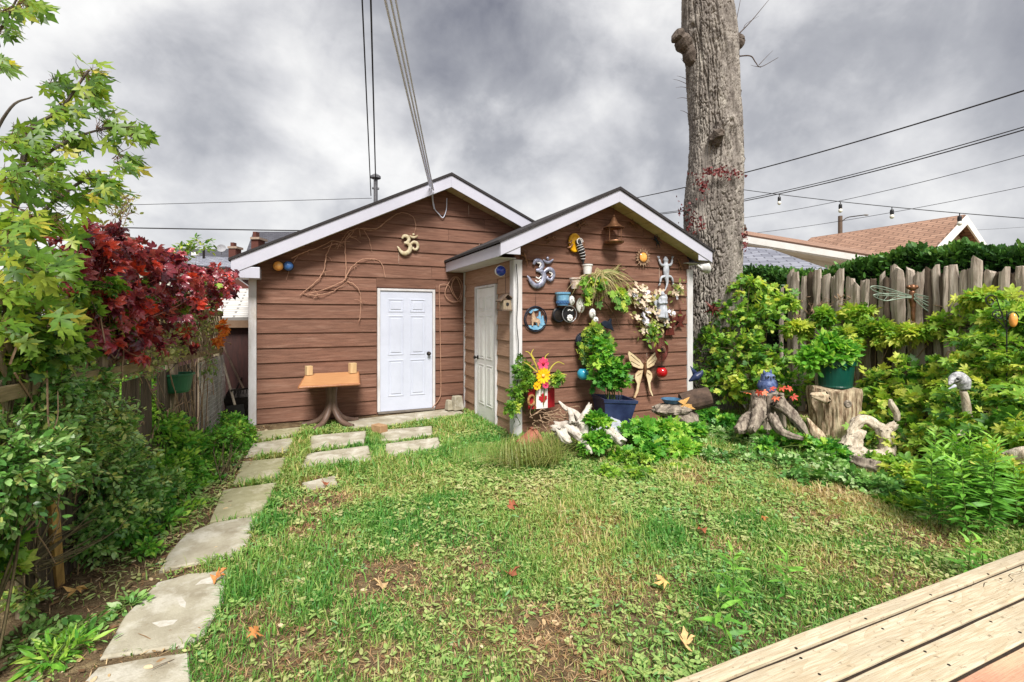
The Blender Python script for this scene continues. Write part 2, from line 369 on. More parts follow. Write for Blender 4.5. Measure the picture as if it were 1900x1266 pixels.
def gnarl(pts, rads, n=22, seg=14, ridge=.3, lump=.35, seed=0, flare=0):
    """weathered root or limb: ridges run along its length, with hollows and a ragged end"""
    p, r = spline(pts, seg, rads); m = len(p); vs = []; x = None; s = np.cumsum(np.r_[0, np.linalg.norm(np.diff(p, axis=0), axis=1)])
    an = np.linspace(0, 2*np.pi, n, endpoint=False); A, I = np.meshgrid(an, s); tw = A+I*2.0
    f = 1+ridge*2*(fbm(np.cos(tw)*3.2+seed, np.sin(tw)*3.2+I*.8, 60+seed, 3)-.5)+ridge*.8*(vnoise(tw*5, I*2.5, 61+seed)-.5)+lump*2*(fbm(np.cos(A)*1.2+seed*3, np.sin(A)*1.2+I*7, 62+seed, 4)-.5)
    for i in range(m):
        d = p[min(i+1, m-1)]-p[max(i-1, 0)]; d /= (np.linalg.norm(d)+1e-9)
        if x is None: x, y, _ = frame(d)
        else: x = x-d*np.dot(x, d); x /= (np.linalg.norm(x)+1e-9); y = np.cross(d, x)
        for k in range(n):
            rr_ = r[i]*max(.25, f[i, k]); e = 0
            if i in (0, m-1): e = r[i]*(h2(k*1.7, seed*1.0+i)-.5)*1.2*(1 if i else -1)
            vs.append(p[i]+(x*math.cos(an[k])+y*math.sin(an[k]))*rr_+d*e)
    mb = MB(); mb.add(vs, [(i*n+k, i*n+(k+1) % n, (i+1)*n+(k+1) % n, (i+1)*n+k) for i in range(m-1) for k in range(n)]+[tuple(range(n-1, -1, -1)), tuple((m-1)*n+k for k in range(n))]); return mb
# ------------------------------------------------------------------ ground
def gz(x, y):
    x = np.asarray(x, float); y = np.asarray(y, float)
    s = np.clip((y-5.8)/2.0, 0, 1); near = (np.abs(x-3) < 12) & (y < 14)
    return np.where(near, .05*s*s*(3-2*s)+.035*(fbm(x*1.1, y*1.1, 3, 3)-.5), 0)
xs = np.unique(np.concatenate([np.linspace(-900, -12, 14), np.linspace(-12, -3, 12), np.arange(-3, 10, .12), np.linspace(10, 25, 12), np.linspace(25, 900, 14)]))
ys = np.unique(np.concatenate([np.linspace(-300, -3, 10), np.arange(-3, 11, .12), np.linspace(11, 30, 12), np.linspace(30, 1500, 16)]))
GX, GY = np.meshgrid(xs, ys); nx, ny = len(xs), len(ys)
gv = np.stack([GX.ravel(), GY.ravel(), gz(GX, GY).ravel()], 1)
ii, jj = np.meshgrid(np.arange(nx-1), np.arange(ny-1)); b0 = (jj*nx+ii).ravel()
gm = pm('soil', S(130, 112, 86), S(84, 68, 52), scale=9, rough=1, bump=1.6, bscale=130, spec=.05, c3=S(160, 142, 108), s3=6, detail=10)
tag(fast('ground', gv, np.stack([b0, b0+1, b0+nx+1, b0+nx], 1), gm, org=np.zeros(3), smooth=True), kind='structure')
# bed of dark earth beside the path
m = MB(); pts = [P(u, v, z=.022) for u, v in [(20, 1190), (150, 1075), (300, 1040), (330, 985), (240, 960), (90, 1000), (-60, 1090), (-120, 1200)]]
# ------------------------------------------------------------------ paving slabs
concrete = pm('concrete', S(172, 166, 148), S(142, 134, 116), scale=5, rough=.9, bump=.35, bscale=90, c3=S(196, 192, 180), s3=3.2, island=.06, spec=.15, detail=8)
concrete_green = pm('mossy_concrete', S(164, 160, 130), S(138, 134, 102), scale=4, rough=.92, bump=.35, bscale=90, c3=S(196, 190, 168), s3=3.0, spec=.12, detail=8)
SLABS = []
def slab(quad, label, mat_=concrete, th=.05, top=.016):
    ps = [P(u, v, z=top+(.04 if v < 835 else 0)) for u, v in quad]; c = sum(ps)/len(ps)
    rim = []
    for i in range(len(ps)):
        a, b = ps[i], ps[(i+1) % len(ps)]; nseg = max(2, int(np.linalg.norm(b-a)/.07))
        for k in range(nseg):
            q = a+(b-a)*k/nseg; q = q+(c-q)*random.uniform(0, .02); q[2] += 0; rim.append(q)
    SLABS.append(np.array([q[:2] for q in rim]))
    n = len(rim); ins = [q+(c-q)*.035+np.array([0, 0, .0]) for q in rim]; out = [q-np.array([0, 0, .008]) for q in rim]; bot = [q-np.array([0, 0, th]) for q in rim]
    mb = MB(); mb.add(ins+out+bot, [tuple(range(n))]+[(i, i+n, (i+1) % n+n, (i+1) % n) for i in range(n)]+[(i+n, i+2*n, (i+1) % n+2*n, (i+1) % n+n) for i in range(n)])
    return tag(mb.build('stepping_stone', mat_), label, 'paving slab', 'concrete slabs laid as a garden path')
slab([(180, 1238), (262, 1222), (351, 1210), (357, 1300), (100, 1320)], 'grey slab cut by the bottom edge of the photo, nearest on the path')
slab([(292, 1079), (350, 1063), (422, 1056), (415, 1115), (380, 1175), (345, 1198), (184, 1221), (232, 1140)], 'large rough grey slab with white paint marks on the left path')
def paint_mark(par, pts):
    c = sum(P(u, v, z=.0165) for u, v in pts)/len(pts); mb = MB(); mb.plate([((P(u, v, z=.0165)-c)[0], (P(u, v, z=.0165)-c)[1]) for u, v in pts], c, (1, 0, 0), (0, 1, 0), .0012); return mb.build('paint_mark', pm('old_white_paint', S(198, 194, 186), S(176, 170, 156), scale=30, rough=.8, bump=.1), par)
big_slab = [o for o in COL.objects if o.name.startswith('stepping_stone')][-1]
paint_mark(big_slab, [(362, 1086), (374, 1076), (398, 1068), (420, 1060), (421, 1068), (404, 1075), (392, 1084), (376, 1083)]); paint_mark(big_slab, [(325, 1110), (336, 1107), (345, 1118), (344, 1128), (334, 1124), (330, 1116)]); paint_mark(big_slab, [(282, 1156), (300, 1152), (330, 1150), (322, 1158), (296, 1164)])
slab([(345, 989), (400, 968), (480, 955), (466, 1000), (447, 1031), (360, 1045), (295, 1058), (312, 1025)], 'grey slab with a curved left edge, third from the near end of the path')
slab([(414, 908), (514, 894), (484, 955), (440, 961), (388, 968)], 'mossy greenish slab beside the leafy bush, fourth from the near end of the path', concrete_green)
slab([(450, 856), (533, 848), (516, 888), (432, 897)], 'greenish slab fifth from the near end of the left path', concrete_green)
slab([(468, 823), (547, 811), (534, 842), (454, 850)], 'slab at the far end of the left path next to the garage corner post')
slab([(476, 800), (560, 792), (548, 808), (470, 819)], 'dirty slab against the garage wall left of the table leg', concrete_green)
slab([(577, 808), (680, 799), (676, 820), (573, 832)], 'narrow slab in the grass in front of the table, in the row nearer the garage')
slab([(706, 798), (802, 790), (803, 808), (706, 817)], 'narrow slab in front of the blue white door, in the row nearer the garage')
slab([(570, 841), (684, 826), (692, 860), (556, 870)], 'wide slab in the grass before the table, in the row farther from the garage')
slab([(715, 823), (813, 811), (820, 835), (717, 850)], 'wide slab before the blue white door, in the row farther from the garage')
slab([(560, 896), (622, 882), (628, 900), (570, 908)], 'broken buried slab half covered by dead grass beside the path')
slab([(640, 780), (846, 757), (866, 768), (730, 789), (650, 796)], 'long concrete doorstep slab below the blue white door')

# ------------------------------------------------------------------ garage
brown = pm('brown_siding', S(126, 90, 74), S(100, 70, 57), scale=3.2, rough=.72, bump=.35, stretch=(1, 6, 14), bscale=25, island=.10, c3=S(140, 107, 91), s3=1.8, spec=.25, detail=9)
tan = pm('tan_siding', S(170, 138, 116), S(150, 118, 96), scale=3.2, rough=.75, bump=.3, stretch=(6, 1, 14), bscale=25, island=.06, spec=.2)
white_trim = pm('white_trim', S(206, 205, 207), S(188, 185, 185), scale=7, rough=.55, bump=.08, c3=S(176, 168, 158), s3=5, stretch=(1, 1, .4))
fascia_m = pm('fascia_metal', S(186, 186, 198), S(176, 176, 188), scale=2, rough=.42, bump=.03, spec=.5)
soffit_m = pm('soffit', S(196, 182, 140), S(172, 156, 114), scale=5, rough=.7, bump=.1)
shingle = pm('dark_shingle', S(60, 56, 56), S(40, 38, 40), scale=40, rough=.95, bump=.6)
door_white = pm('door_paint', S(194, 199, 214), S(186, 191, 206), scale=3, rough=.4, bump=.03, spec=.45)
door_cream = pm('door_cream', S(228, 228, 226), S(218, 216, 212), scale=3, rough=.45, bump=.04)
dark_metal = pm('dark_metal', S(52, 46, 42), S(34, 30, 28), scale=20, rough=.45, metal=.6, bump=.1)
black = pm('black_plastic', S(34, 34, 36), S(24, 24, 26), scale=20, rough=.45, bump=.05)
JOINTS = []
def joint_strips(parent):
    for axis, fixed, out, e, za, zb, th in JOINTS:
        if random.random() < .55: continue
        j = MB(); o_ = fixed+out*(th*.5+.004); j.box((e, o_, (za+zb)/2-.004) if axis == 'x' else (o_, e, (za+zb)/2-.004), (.007, th*.5, zb-za-.03) if axis == 'x' else (th*.5, .007, zb-za-.03)); j.build('joint_strip', pm('joint_caulk', S(186, 168, 152), S(150, 124, 108), scale=20), parent)
    JOINTS.clear()
def lap(mb, axis, fixed, a0, a1, z0, zt, holes, step=.225, th=.024, out=-1):
    """horizontal lap boards on a vertical plane; zt(a) = top height at coordinate a; holes=[(a0,a1,z0,z1)]"""
    z = z0
    while z < 4.3:
        za, zb = z, z+step+.02
        segs = [(a0, a1)]
        for h in holes:
            if za < h[3]-.01 and zb > h[2]+.01:
                ns = []
                for s in segs:
                    if h[0] > s[0]: ns.append((s[0], min(s[1], h[0])))
                    if h[1] < s[1]: ns.append((max(s[0], h[1]), s[1]))
                segs = [q for q in ns if q[1]-q[0] > .01]
        for h in holes:
            if za < h[3] < zb-.012 and zt(h[0]) > zb and zt(h[1]) > zb:
                hw_ = (h[1]-h[0])-.004; hc = (h[0]+h[1])/2; hz_ = (h[3]+zb)/2; o_ = fixed+out*(th*.35+.002)
                mb.box((hc, o_, hz_) if axis == 'x' else (o_, hc, hz_), (hw_, th*.6, zb-h[3]) if axis == 'x' else (th*.6, hw_, zb-h[3]))
        cut = []
        for s in segs:                                   # butt joints
            x = s[0]
            while x < s[1]:
                w = random.uniform(1.6, 3.6); e = min(s[1], x+w)
                if s[1]-e < .5: e = s[1]
                cut.append((x, e-(.004 if e < s[1] else 0)))
                if e < s[1] and zt(e) > zb: JOINTS.append((axis, fixed, out, e-.002, za, zb, th))
                x = e
        for s in cut:
            k = max(2, int((s[1]-s[0])/.06)); aa = np.linspace(s[0], s[1], k); top = np.array([min(zb, zt(a)) for a in aa]); ok = top > za+.006
            if ok.sum() < 2: continue
            aa = aa[ok]; top = top[ok]
            # keep only the run's corners
            keep = [0]+[i for i in range(1, len(aa)-1) if abs(top[i]-zb) > 1e-4 or abs(top[i-1]-zb) > 1e-4 or abs(top[i+1]-zb) > 1e-4]+[len(aa)-1]
            aa = aa[keep]; top = top[keep]; vs = []; n = len(aa)
            jz = random.uniform(-.002, .002)
            def pt(a, zz, o):
                return (a, fixed+out*o, zz) if axis == 'x' else (fixed+out*o, a, zz)
            f1 = [pt(a, za+jz, th+.004) for a in aa]+[pt(a, t_, .004+th*(1-(t_-za)/(zb-za))) for a, t_ in zip(aa[::-1], top[::-1])]
            f0 = [pt(a, za+jz, 0) for a in aa]+[pt(a, t_, -.004) for a, t_ in zip(aa[::-1], top[::-1])]
            N_ = 2*n
            mb.add(f1+f0, [(i, i+1, N_-2-i, N_-1-i) for i in range(n-1)]+[(i, i+N_, (i+1) % N_+N_, (i+1) % N_) for i in range(N_)])
        z += step
    return mb
GY0 = 8.02; GX0, GX1 = -.60, 5.46
GRX, GRZ, GSL, GSR = 2.42, 4.06, .495, .43; GYF = 7.67        # ridge x, ridge top z, slopes, front plane of the rake boards
groof = lambda x: GRZ-(GSL*(GRX-x) if x < GRX else GSR*(x-GRX))
garage = thing('garage', 'brown timber sided garage with low gable roof and a blue white door', 'garage', (2.4, 9.5, 0))
DX0 = P(705, 760, Y=GY0)[0]; DX1 = P(801, 757, Y=GY0)[0]; DZ0, DZ1 = .10, P(750, 541, Y=GY0)[2]
mb = MB(); lap(mb, 'x', GY0, GX0+.1, GX1, .07, lambda x: groof(x)-.16, [(DX0-.06, DX1+.06, 0, DZ1+.06)])
mb.build('siding', brown, garage); joint_strips(garage)
mb = MB()                                                            # solid walls behind the boards
ol = [(GX0, 0), (GX1, 0), (GX1, groof(GX1)-.2), (GRX, GRZ-.2), (GX0, groof(GX0)-.2)]
mb.add([(x, GY0+.004, z) for x, z in ol]+[(x, 14.0, z) for x, z in ol], [(0, 1, 2, 3, 4), (9, 8, 7, 6, 5)]+[(i, i+5, (i+1) % 5+5, (i+1) % 5) for i in range(5)])
mb.build('wall', brown, garage)
def roof(parent, rx, rz, x0, x1, sl, sr, y0, y1, th=.035):
    mb = MB(); zl = rz-sl*(rx-x0); zr = rz-sr*(x1-rx)
    o = [(x0-.03, zl-.014), (rx, rz), (x1+.03, zr-.014), (x1+.03, zr-.014+th), (rx, rz+th+.008), (x0-.03, zl-.014+th)]
    mb.add([(x, y0-.02, z) for x, z in o]+[(x, y1, z) for x, z in o], [(0, 1, 4, 5), (1, 2, 3, 4), (11, 10, 7, 6), (10, 9, 8, 7)]+[(i, i+6, (i+1) % 6+6, (i+1) % 6) for i in range(6)])
    return mb.build('roof', shingle, parent)
gr = roof(garage, GRX, GRZ, -.80, 5.75, GSL, GSR, GYF, 14.1)
def rake(parent, rx, rz, x0, x1, sl, sr, y, h, wall_y, hl=None):
    zl = rz-sl*(rx-x0); zr = rz-sr*(x1-rx)
    for sg, xe, ze in ((1, x0, zl), (-1, x1, zr)):
        mb = MB(); fr = [(xe, ze), (rx, rz-.001), (rx, rz-h), (xe, ze-h)]
        mb.add([(x, y, z) for x, z in fr]+[(x, y+.02, z) for x, z in fr], [(0, 1, 2, 3), (7, 6, 5, 4)]+[(i, i+4, (i+1) % 4+4, (i+1) % 4) for i in range(4)])
        mb.build('fascia', fascia_m, parent, bevel=.004)
        mb = MB(); k = int(abs(rx-xe)/.3)                        # soffit panels
        for i in range(k):
            a = xe+(rx-xe)*(i+.02)/k; b = xe+(rx-xe)*(i+.98)/k; za = ze+(rz-ze)*(i+.02)/k-h+.03; zb = ze+(rz-ze)*(i+.98)/k-h+.03
            q = [(a, y+.021, za), (b, y+.021, zb), (b, wall_y-.002, zb), (a, wall_y-.002, za)]
            mb.add(q+[(x, yy, z+.012) for x, yy, z in q], [(3, 2, 1, 0), (4, 5, 6, 7), (0, 1, 5, 4), (1, 2, 6, 5), (2, 3, 7, 6), (3, 0, 4, 7)])
        mb.build('soffit', soffit_m, parent)
rake(garage, GRX, GRZ-.002, -.80, 5.75, GSL, GSR, GYF, .20, GY0)
# boxed eave return at the left corner, with the gutter board running back
zl = groof(-.8); mb = MB(); mb.box((-.62, GYF+.18, zl-.17), (.36, .34, .16)); mb.build('eave_return', fascia_m, garage, bevel=.006)
mb = MB(); mb.box((-.79, 11, zl-.12), (.03, 6.2, .16)); mb.build('eave_board', fascia_m, garage)
for x in (GX0+.045,):
    mb = MB(); mb.box((x, GY0-.012, (.05+2.36)/2), (.105, .055, 2.31)); mb.build('corner_board', white_trim, garage, bevel=.004)
# door with six raised panels
def panel_door(parent, axis, plane, a0, a1, z0, z1, mat_, knob_side=1, out=-1, th=.045):
    mb = MB()
    def bx(c, w, z, h, off, dp):
        if axis == 'x': mb.box((c, plane+out*off, z), (w, dp, h))
        else: mb.box((plane+out*off, c, z), (dp, w, h))
    w = a1-a0; h = z1-z0
    bx((a0+a1)/2, w, (z0+z1)/2, h, -.004, th)
    d = MB()
    door = mb.build('door', mat_, parent, bevel=.003)
    for cx in (.29, .71):
        for (r0, r1) in ((.125, .42), (.47, .79), (.83, .93)):
            m2 = MB(); pw = w*.27; ph = (r1-r0)*h; c = a0+w*cx; zc = z0+h*(r0+r1)/2
            def bb(w_, h_, o_, dp):
                if axis == 'x': m2.box((c, plane+out*o_, zc), (w_, dp, h_))
                else: m2.box((plane+out*o_, c, zc), (dp, w_, h_))
            for dx, dz, ww, hh in ((0, ph/2, pw+.02, .018), (0, -ph/2, pw+.02, .018), (-pw/2, 0, .018, ph-.018), (pw/2, 0, .018, ph-.018)):
                if axis == 'x': m2.box((c+dx, plane+out*.0205, zc+dz), (ww, .012, hh))
                else: m2.box((plane+out*.0205, c+dx, zc+dz), (.012, ww, hh))
            bb(pw-.07, ph-.07, .0205, .014)
            m2.build('door_panel', mat_, door, bevel=.004)
    kx = a1-.065 if knob_side > 0 else a0+.065; kz = z0+.47*h
    m3 = MB(); R_ = Matrix.Rotation(math.pi/2, 3, 'X') if axis == 'x' else Matrix.Rotation(-math.pi/2, 3, 'Y')
    c = (kx, plane+out*.02, kz) if axis == 'x' else (plane+out*.02, kx, kz)
    m3.lathe([(.0, 0), (.033, .0), (.033, .008), (.012, .012), (.012, .035), (.026, .045), (.03, .06), (.022, .072), (0, .075)], c, 16, R_)
    m3.build('door_knob', dark_metal, door, smooth=True)
    # casing
    m4 = MB(); f = .045
    for c0, w_, zc_, h_ in ((a0-f/2-.003, f, (z0+z1)/2+.02, h+.04+.0), (a1+f/2+.003, f, (z0+z1)/2+.02, h+.04), ((a0+a1)/2, w+.006, z1+.022, .036)):
        if axis == 'x': m4.box((c0, plane+out*.014, zc_), (w_, .05, h_))
        else: m4.box((plane+out*.014, c0, zc_), (.05, w_, h_))
    m4.build('door_frame', white_trim, parent, bevel=.003)
    return door
panel_door(garage, 'x', GY0-.012, DX0, DX1, DZ0, DZ1, door_white)
mb = MB(); mb.box(((DX0+DX1)/2, GY0-.03, DZ0-.018), (DX1-DX0+.08, .09, .03)); mb.build('door_sill', pm('sill', S(120, 112, 104), scale=9), garage, bevel=.003)
# service mast on the roof
mp_ = P(697, 372, Y=9.6); mb = MB(); zt = P(697, 333, Y=9.6)[2]
mb.tube([(mp_[0], 9.6, groof(mp_[0])-.02), (mp_[0], 9.6, zt)], .04, 10); mb.lathe([(.05, 0), (.1, .02), (.1, .06), (.06, .09), (.0, .12)], (mp_[0], 9.6, zt), 12)
mb.box((mp_[0], 9.6, zt-.18), (.13, .06, .03)); mb.build('service_mast', pm('galvanised', S(120, 120, 124), S(88, 88, 92), scale=15, rough=.5, metal=.5), garage)

# ------------------------------------------------------------------ shed
SY0 = 5.90; SX0, SX1 = 2.77, 5.97; SRX, SRZ = 4.305, 3.515; SYF = 5.58; SSL, SSR = .469, .431
sroof = lambda x: SRZ-(SSL*(SRX-x) if x < SRX else SSR*(x-SRX))
shed = thing('garden_shed', 'small brown gabled shed in front of the garage, its wall hung with ornaments', 'shed', (4.3, 6.9, 0))
mb = MB(); lap(mb, 'x', SY0, SX0+.09, SX1-.06, -.02, lambda x: sroof(x)-.14, []); mb.build('siding', brown, shed); joint_strips(shed)
mb = MB(); SD0, SD1, SDZ0, SDZ1 = 6.53, 7.32, .02, 2.12
lap(mb, 'y', SX0, SY0+.07, GY0-.03, -.02, lambda y: 2.46, [(SD0-.05, SD1+.05, -.1, SDZ1+.05)]); mb.build('siding', tan, shed)
mb = MB(); ol = [(SX0, -.05), (SX1, -.05), (SX1, sroof(SX1)-.18), (SRX, SRZ-.18), (SX0, sroof(SX0)-.18)]
mb.add([(x, SY0+.004, z) for x, z in ol]+[(x, GY0-.03, z) for x, z in ol], [(0, 1, 2, 3, 4), (9, 8, 7, 6, 5)]+[(i, i+5, (i+1) % 5+5, (i+1) % 5) for i in range(5)])
mb.build('wall', brown, shed)
roof(shed, SRX, SRZ, 2.418, 6.15, SSL, SSR, SYF, 9.6)
mb = MB(); ol = [(2.5, 2.3), (6.05, 2.4), (SRX, SRZ-.05)]
mb.add([(x, 8.3, z) for x, z in ol]+[(x, 9.58, z) for x, z in ol], [(0, 1, 2), (5, 4, 3)]+[(i, i+3, (i+1) % 3+3, (i+1) % 3) for i in range(3)]); mb.build('gable_end', brown, shed)
rake(shed, SRX, SRZ-.002, 2.418, 6.15, SSL, SSR, SYF, .175, SY0)
for xe, sg in ((2.418, 1), (6.15, -1)):
    ze = sroof(xe); mb = MB()
    mb.box((xe+sg*.011, (SYF+.021+8.0)/2, ze-.1), (.02, 8.0-SYF-.022, .16)); mb.build('eave_board', fascia_m, shed, bevel=.004)
    mb = MB(); mb.box((xe+sg*.175, (SYF+.022+8.0)/2+.1, ze-.172), (.30, 8.0-SYF-.23, .012)); mb.build('eave_soffit', white_trim, shed)
    mb = MB(); mb.box((xe+sg*.155, SYF+.012+.005, ze-.105+.02), (.268, .012, .13)); mb.build('eave_return', fascia_m, shed, bevel=.003)
for x in (SX0+.035, SX1-.01):
    mb = MB(); mb.box((x, SY0-.012, 1.2), (.12, .05, 2.5)); mb.build('corner_board', white_trim, shed, bevel=.004)
mb = MB(); mb.box((SX0-.012, SY0+.03, 1.2), (.05, .12-.052+.06, 2.5)); mb.build('corner_board', white_trim, shed, bevel=.004)
mb = MB(); mb.box((SX0-.012, GY0-.06, 1.25), (.04, .05, 2.4)); mb.build('corner_board', white_trim, shed, bevel=.003)
panel_door(shed, 'y', SX0-.012, SD0, SD1, SDZ0, SDZ1, door_cream, knob_side=1)

# ------------------------------------------------------------------ deck
deckw = pm('deck_wood', S(200, 184, 150), S(172, 152, 116), scale=3.5, rough=.8, bump=.5, stretch=(.7, 9, 9), bscale=14, island=.07, c3=S(214, 202, 174), s3=2.2, spec=.2, detail=10, dist=.8)
redw = pm('red_stain_wood', S(196, 132, 104), S(190, 160, 122), scale=4.0, rough=.75, bump=.4, stretch=(.9, 5, 5), bscale=14, c3=S(186, 104, 84), s3=3, detail=8)
def plankmat(name, c1, c2, c3, ck):
    m_, t, b = base_mat(name); co = N(t, 'ShaderNodeTexCoord'); gi = N(t, 'ShaderNodeNewGeometry'); oi = N(t, 'ShaderNodeObjectInfo')
    cb = N(t, 'ShaderNodeCombineXYZ'); [L(t, math_node(t, 'MULTIPLY', oi.outputs['Random'], 31.0), cb.inputs[i]) for i in range(3)]
    va = N(t, 'ShaderNodeVectorMath', operation='ADD'); L(t, co.outputs['Object'], va.inputs[0]); L(t, cb.outputs[0], va.inputs[1])
    def nz(sc, st, det=6, dist=0, rough=.6):
        mpn = N(t, 'ShaderNodeMapping'); mpn.inputs['Scale'].default_value = st; L(t, va.outputs[0], mpn.inputs[0])
        n = N(t, 'ShaderNodeTexNoise'); n.inputs['Scale'].default_value = sc; n.inputs['Detail'].default_value = det; n.inputs['Distortion'].default_value = dist; n.inputs['Roughness'].default_value = rough; L(t, mpn.outputs[0], n.inputs['Vector']); return n.outputs['Fac']
    def rng_(x, a, b_, c=0., d=1.):
        r = N(t, 'ShaderNodeMapRange'); L(t, x, r.inputs[0]); r.inputs[1].default_value = a; r.inputs[2].default_value = b_; r.inputs[3].default_value = c; r.inputs[4].default_value = d; return r.outputs[0]
    def mx_(f, a, b_):
        x = N(t, 'ShaderNodeMix', data_type='RGBA'); L(t, f, x.inputs['Factor'])
        for s_, k in ((a, 'A'), (b_, 'B')):
            if isinstance(s_, tuple): x.inputs[k].default_value = s_
            else: L(t, s_, x.inputs[k])
        return x.outputs['Result']
    # growth rings cut lengthways: contour lines of a slow noise, squeezed around knots
    big = nz(1.5, (.55, 3.2, 3.2), 2, .3); ring = math_node(t, 'FRACT', math_node(t, 'MULTIPLY', big, 17.0)); ringf = rng_(ring, .45, .95)
    fine = nz(9, (.8, 14, 14), 6); stain = nz(2.1, (.8, 1.4, 1), 6, 0, .7); speck = nz(30, (1, 1.6, 1), 3)
    c = mx_(rng_(fine, .35, .7), c1, c2); c = mx_(math_node(t, 'MULTIPLY', ringf, .5), c, c2); c = mx_(rng_(stain, .42, .68, 0, .9), c, c3); c = mx_(rng_(speck, .62, .72, 0, .6), c, ck)
    vr = N(t, 'ShaderNodeTexVoronoi'); mpn = N(t, 'ShaderNodeMapping'); mpn.inputs['Scale'].default_value = (1.7, 5.2, 1); L(t, va.outputs[0], mpn.inputs[0]); L(t, mpn.outputs[0], vr.inputs['Vector']); vr.inputs['Scale'].default_value = 1; 
    kn = rng_(math_node(t, 'ADD', vr.outputs['Distance'], math_node(t, 'MULTIPLY', fine, .05)), .17, .05); c = mx_(math_node(t, 'MULTIPLY', kn, .85), c, ck)
    L(t, c, b.inputs['Base Color']); b.inputs['Roughness'].default_value = .85; b.inputs['Specular IOR Level'].default_value = .2
    bn = N(t, 'ShaderNodeBump'); bn.inputs['Strength'].default_value = .5; bn.inputs['Distance'].default_value = .006; L(t, math_node(t, 'ADD', fine, math_node(t, 'MULTIPLY', ring, .4)), bn.inputs['Height']); L(t, bn.outputs[0], b.inputs['Normal']); return m_
deckw = plankmat('plank_wood', S(204, 192, 168), S(170, 152, 122), S(168, 156, 134), S(96, 76, 56)); redw = plankmat('red_plank_wood', S(192, 136, 116), S(180, 120, 96), S(200, 172, 140), S(120, 84, 66))
deck = thing('wooden_deck', 'pale weathered timber deck in the bottom right corner', 'deck', (3, .012, 0)); deck.rotation_euler = (0, 0, math.radians(-2.18)); ORG[deck.name] = np.array([3., 0, 0])
DKZ = .30
crack = pm('crack_dark', S(52, 40, 28), scale=20)
mb = MB(); mb.box((3.2, 1.24, DKZ/2-.01), (9, .045, DKZ-.02)); mb.build('rim_board', deckw, deck, bevel=.004)
yy = 1.272
def board(y0, w, m_, z=DKZ):
    mb = MB(); n = 60; x0, x1 = -1.3, 7.7; prof = [(-w/2, -.038), (-w/2, -.006), (-w/2+.006, 0), (w/2-.006, 0), (w/2, -.006), (w/2, -.038)]
    rows = []
    for i in range(n+1):
        x = x0+(x1-x0)*i/n; o1 = random.uniform(-.0015, .0015); rows.append([(x, y0+py+o1, z+pz+random.uniform(-.0008, .0008)) for py, pz in prof])
    vs = [p for r in rows for p in r]; k = len(prof)
    mb.add(vs, [(i*k+j, i*k+(j+1) % k, (i+1)*k+(j+1) % k, (i+1)*k+j) for i in range(n) for j in range(k)]+[tuple(range(k)), tuple(n*k+j for j in range(k))])
    return mb.build('deck_board', m_, deck)
board(yy-.034, .066, deckw)
y = yy-.081
for i in range(15):
    w = .148; board(y-w/2, w, redw if i >= 2 else deckw, DKZ-(.008 if i else .004)); y -= w+.014
    if i == 8: pass
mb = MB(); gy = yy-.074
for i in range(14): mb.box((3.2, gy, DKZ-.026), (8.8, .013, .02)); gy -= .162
mb.build('gap_shade_strip', pm('gap_shade_dark', S(56, 44, 34), S(38, 30, 24), scale=30, rough=1), deck)  # dark fillers added between boards, their colour stands in for shade in the gaps
joists = MB()
for x in np.arange(-1.2, 7.7, .5): joists.box((x, .1, .12), (.045, 2.2, .2))
joists.build('joists', deckw, deck)
nails = MB()
for x in np.arange(1.3, 5.3, .5):
    for yv in (1.215, 1.16, 1.08, .995, .92):
        xx = x+random.uniform(-.03, .03); nails = MB(); nails.lathe([(0, .0), (.0065, 0), (.0055, .0016), (0, .002)], (xx, yv+random.uniform(-.008, .008), DKZ-(.0 if yv > 1.2 else .004 if yv > 1.05 else .008)), 8); nails.build('nail_head', dark_metal, deck)
cr = MB()
for (px, py, L_, a) in [(1425, 1215, .30, .1), (1500, 1200, .24, -.2), (1560, 1225, .16, 1.2), (1870, 1065, .3, .0), (1820, 1095, .2, .3), (1780, 1130, .18, 1.3), (1480, 1240, .35, .15), (1410, 1235, .25, .4), (1700, 1150, .2, .05), (1860, 1085, .25, .2)]:
    p = P(px, py, z=DKZ-.004); pts = [(p[0], p[1])]
    for k in range(7):
        a2 = a+random.uniform(-.7, .7); pts.append((pts[-1][0]+math.cos(a2)*L_/7, pts[-1][1]+math.sin(a2)*L_/7))
    pts = [q for q in pts if 1.06 < q[1] < 1.185]
    if len(pts) > 2: cr.tube([(x, y_, DKZ-.0046) for x, y_ in pts], [.0008]+[.0022]*(len(pts)-2)+[.0006], 4)
cr.build('wood_cracks', crack, deck)
# ------------------------------------------------------------------ tree trunk
bark = pm('bark', S(154, 147, 139), S(100, 93, 88), scale=11, rough=.95, bump=.6, bscale=70, stretch=(1, 1, .4), c3=S(182, 176, 166), s3=3, spec=.1, island=0)
TX, TY = P(1322, 600, Y=6.45)[0], 6.45
tree = thing('bare_tree', 'tall bare tree trunk with rough grey bark rising behind the shed', 'tree', (TX, TY, 0))
tt = np.linalg.norm(P(1322, 600, Y=6.45)[:2]); fz = float(np.dot(np.array([TX, TY, 0]), FW))
def vz(v): return CAMZ+(HOR-v)/FPX*fz
prof = [(700, 1316, 66), (640, 1318, 60), (560, 1322, 56), (500, 1323, 54), (430, 1323, 55), (380, 1322, 55), (320, 1327, 52), (260, 1328, 50), (200, 1325, 50), (120, 1322, 50), (60, 1316, 52), (0, 1312, 47), (-120, 1308, 46), (-260, 1304, 44)]
zs = np.array([vz(v) for v, _, _ in prof]); cu = np.array([(u-1322)/FPX*fz for _, u, _ in prof]); rr = np.array([r/FPX*fz for _, _, r in prof])*.93
zs[0] = -.1; rr[0] *= 1.18
H, K = 900, 420
zz_ = np.linspace(zs[0], zs[-1], H); cx = np.interp(zz_, zs, cu); rad = np.interp(zz_, zs, rr)
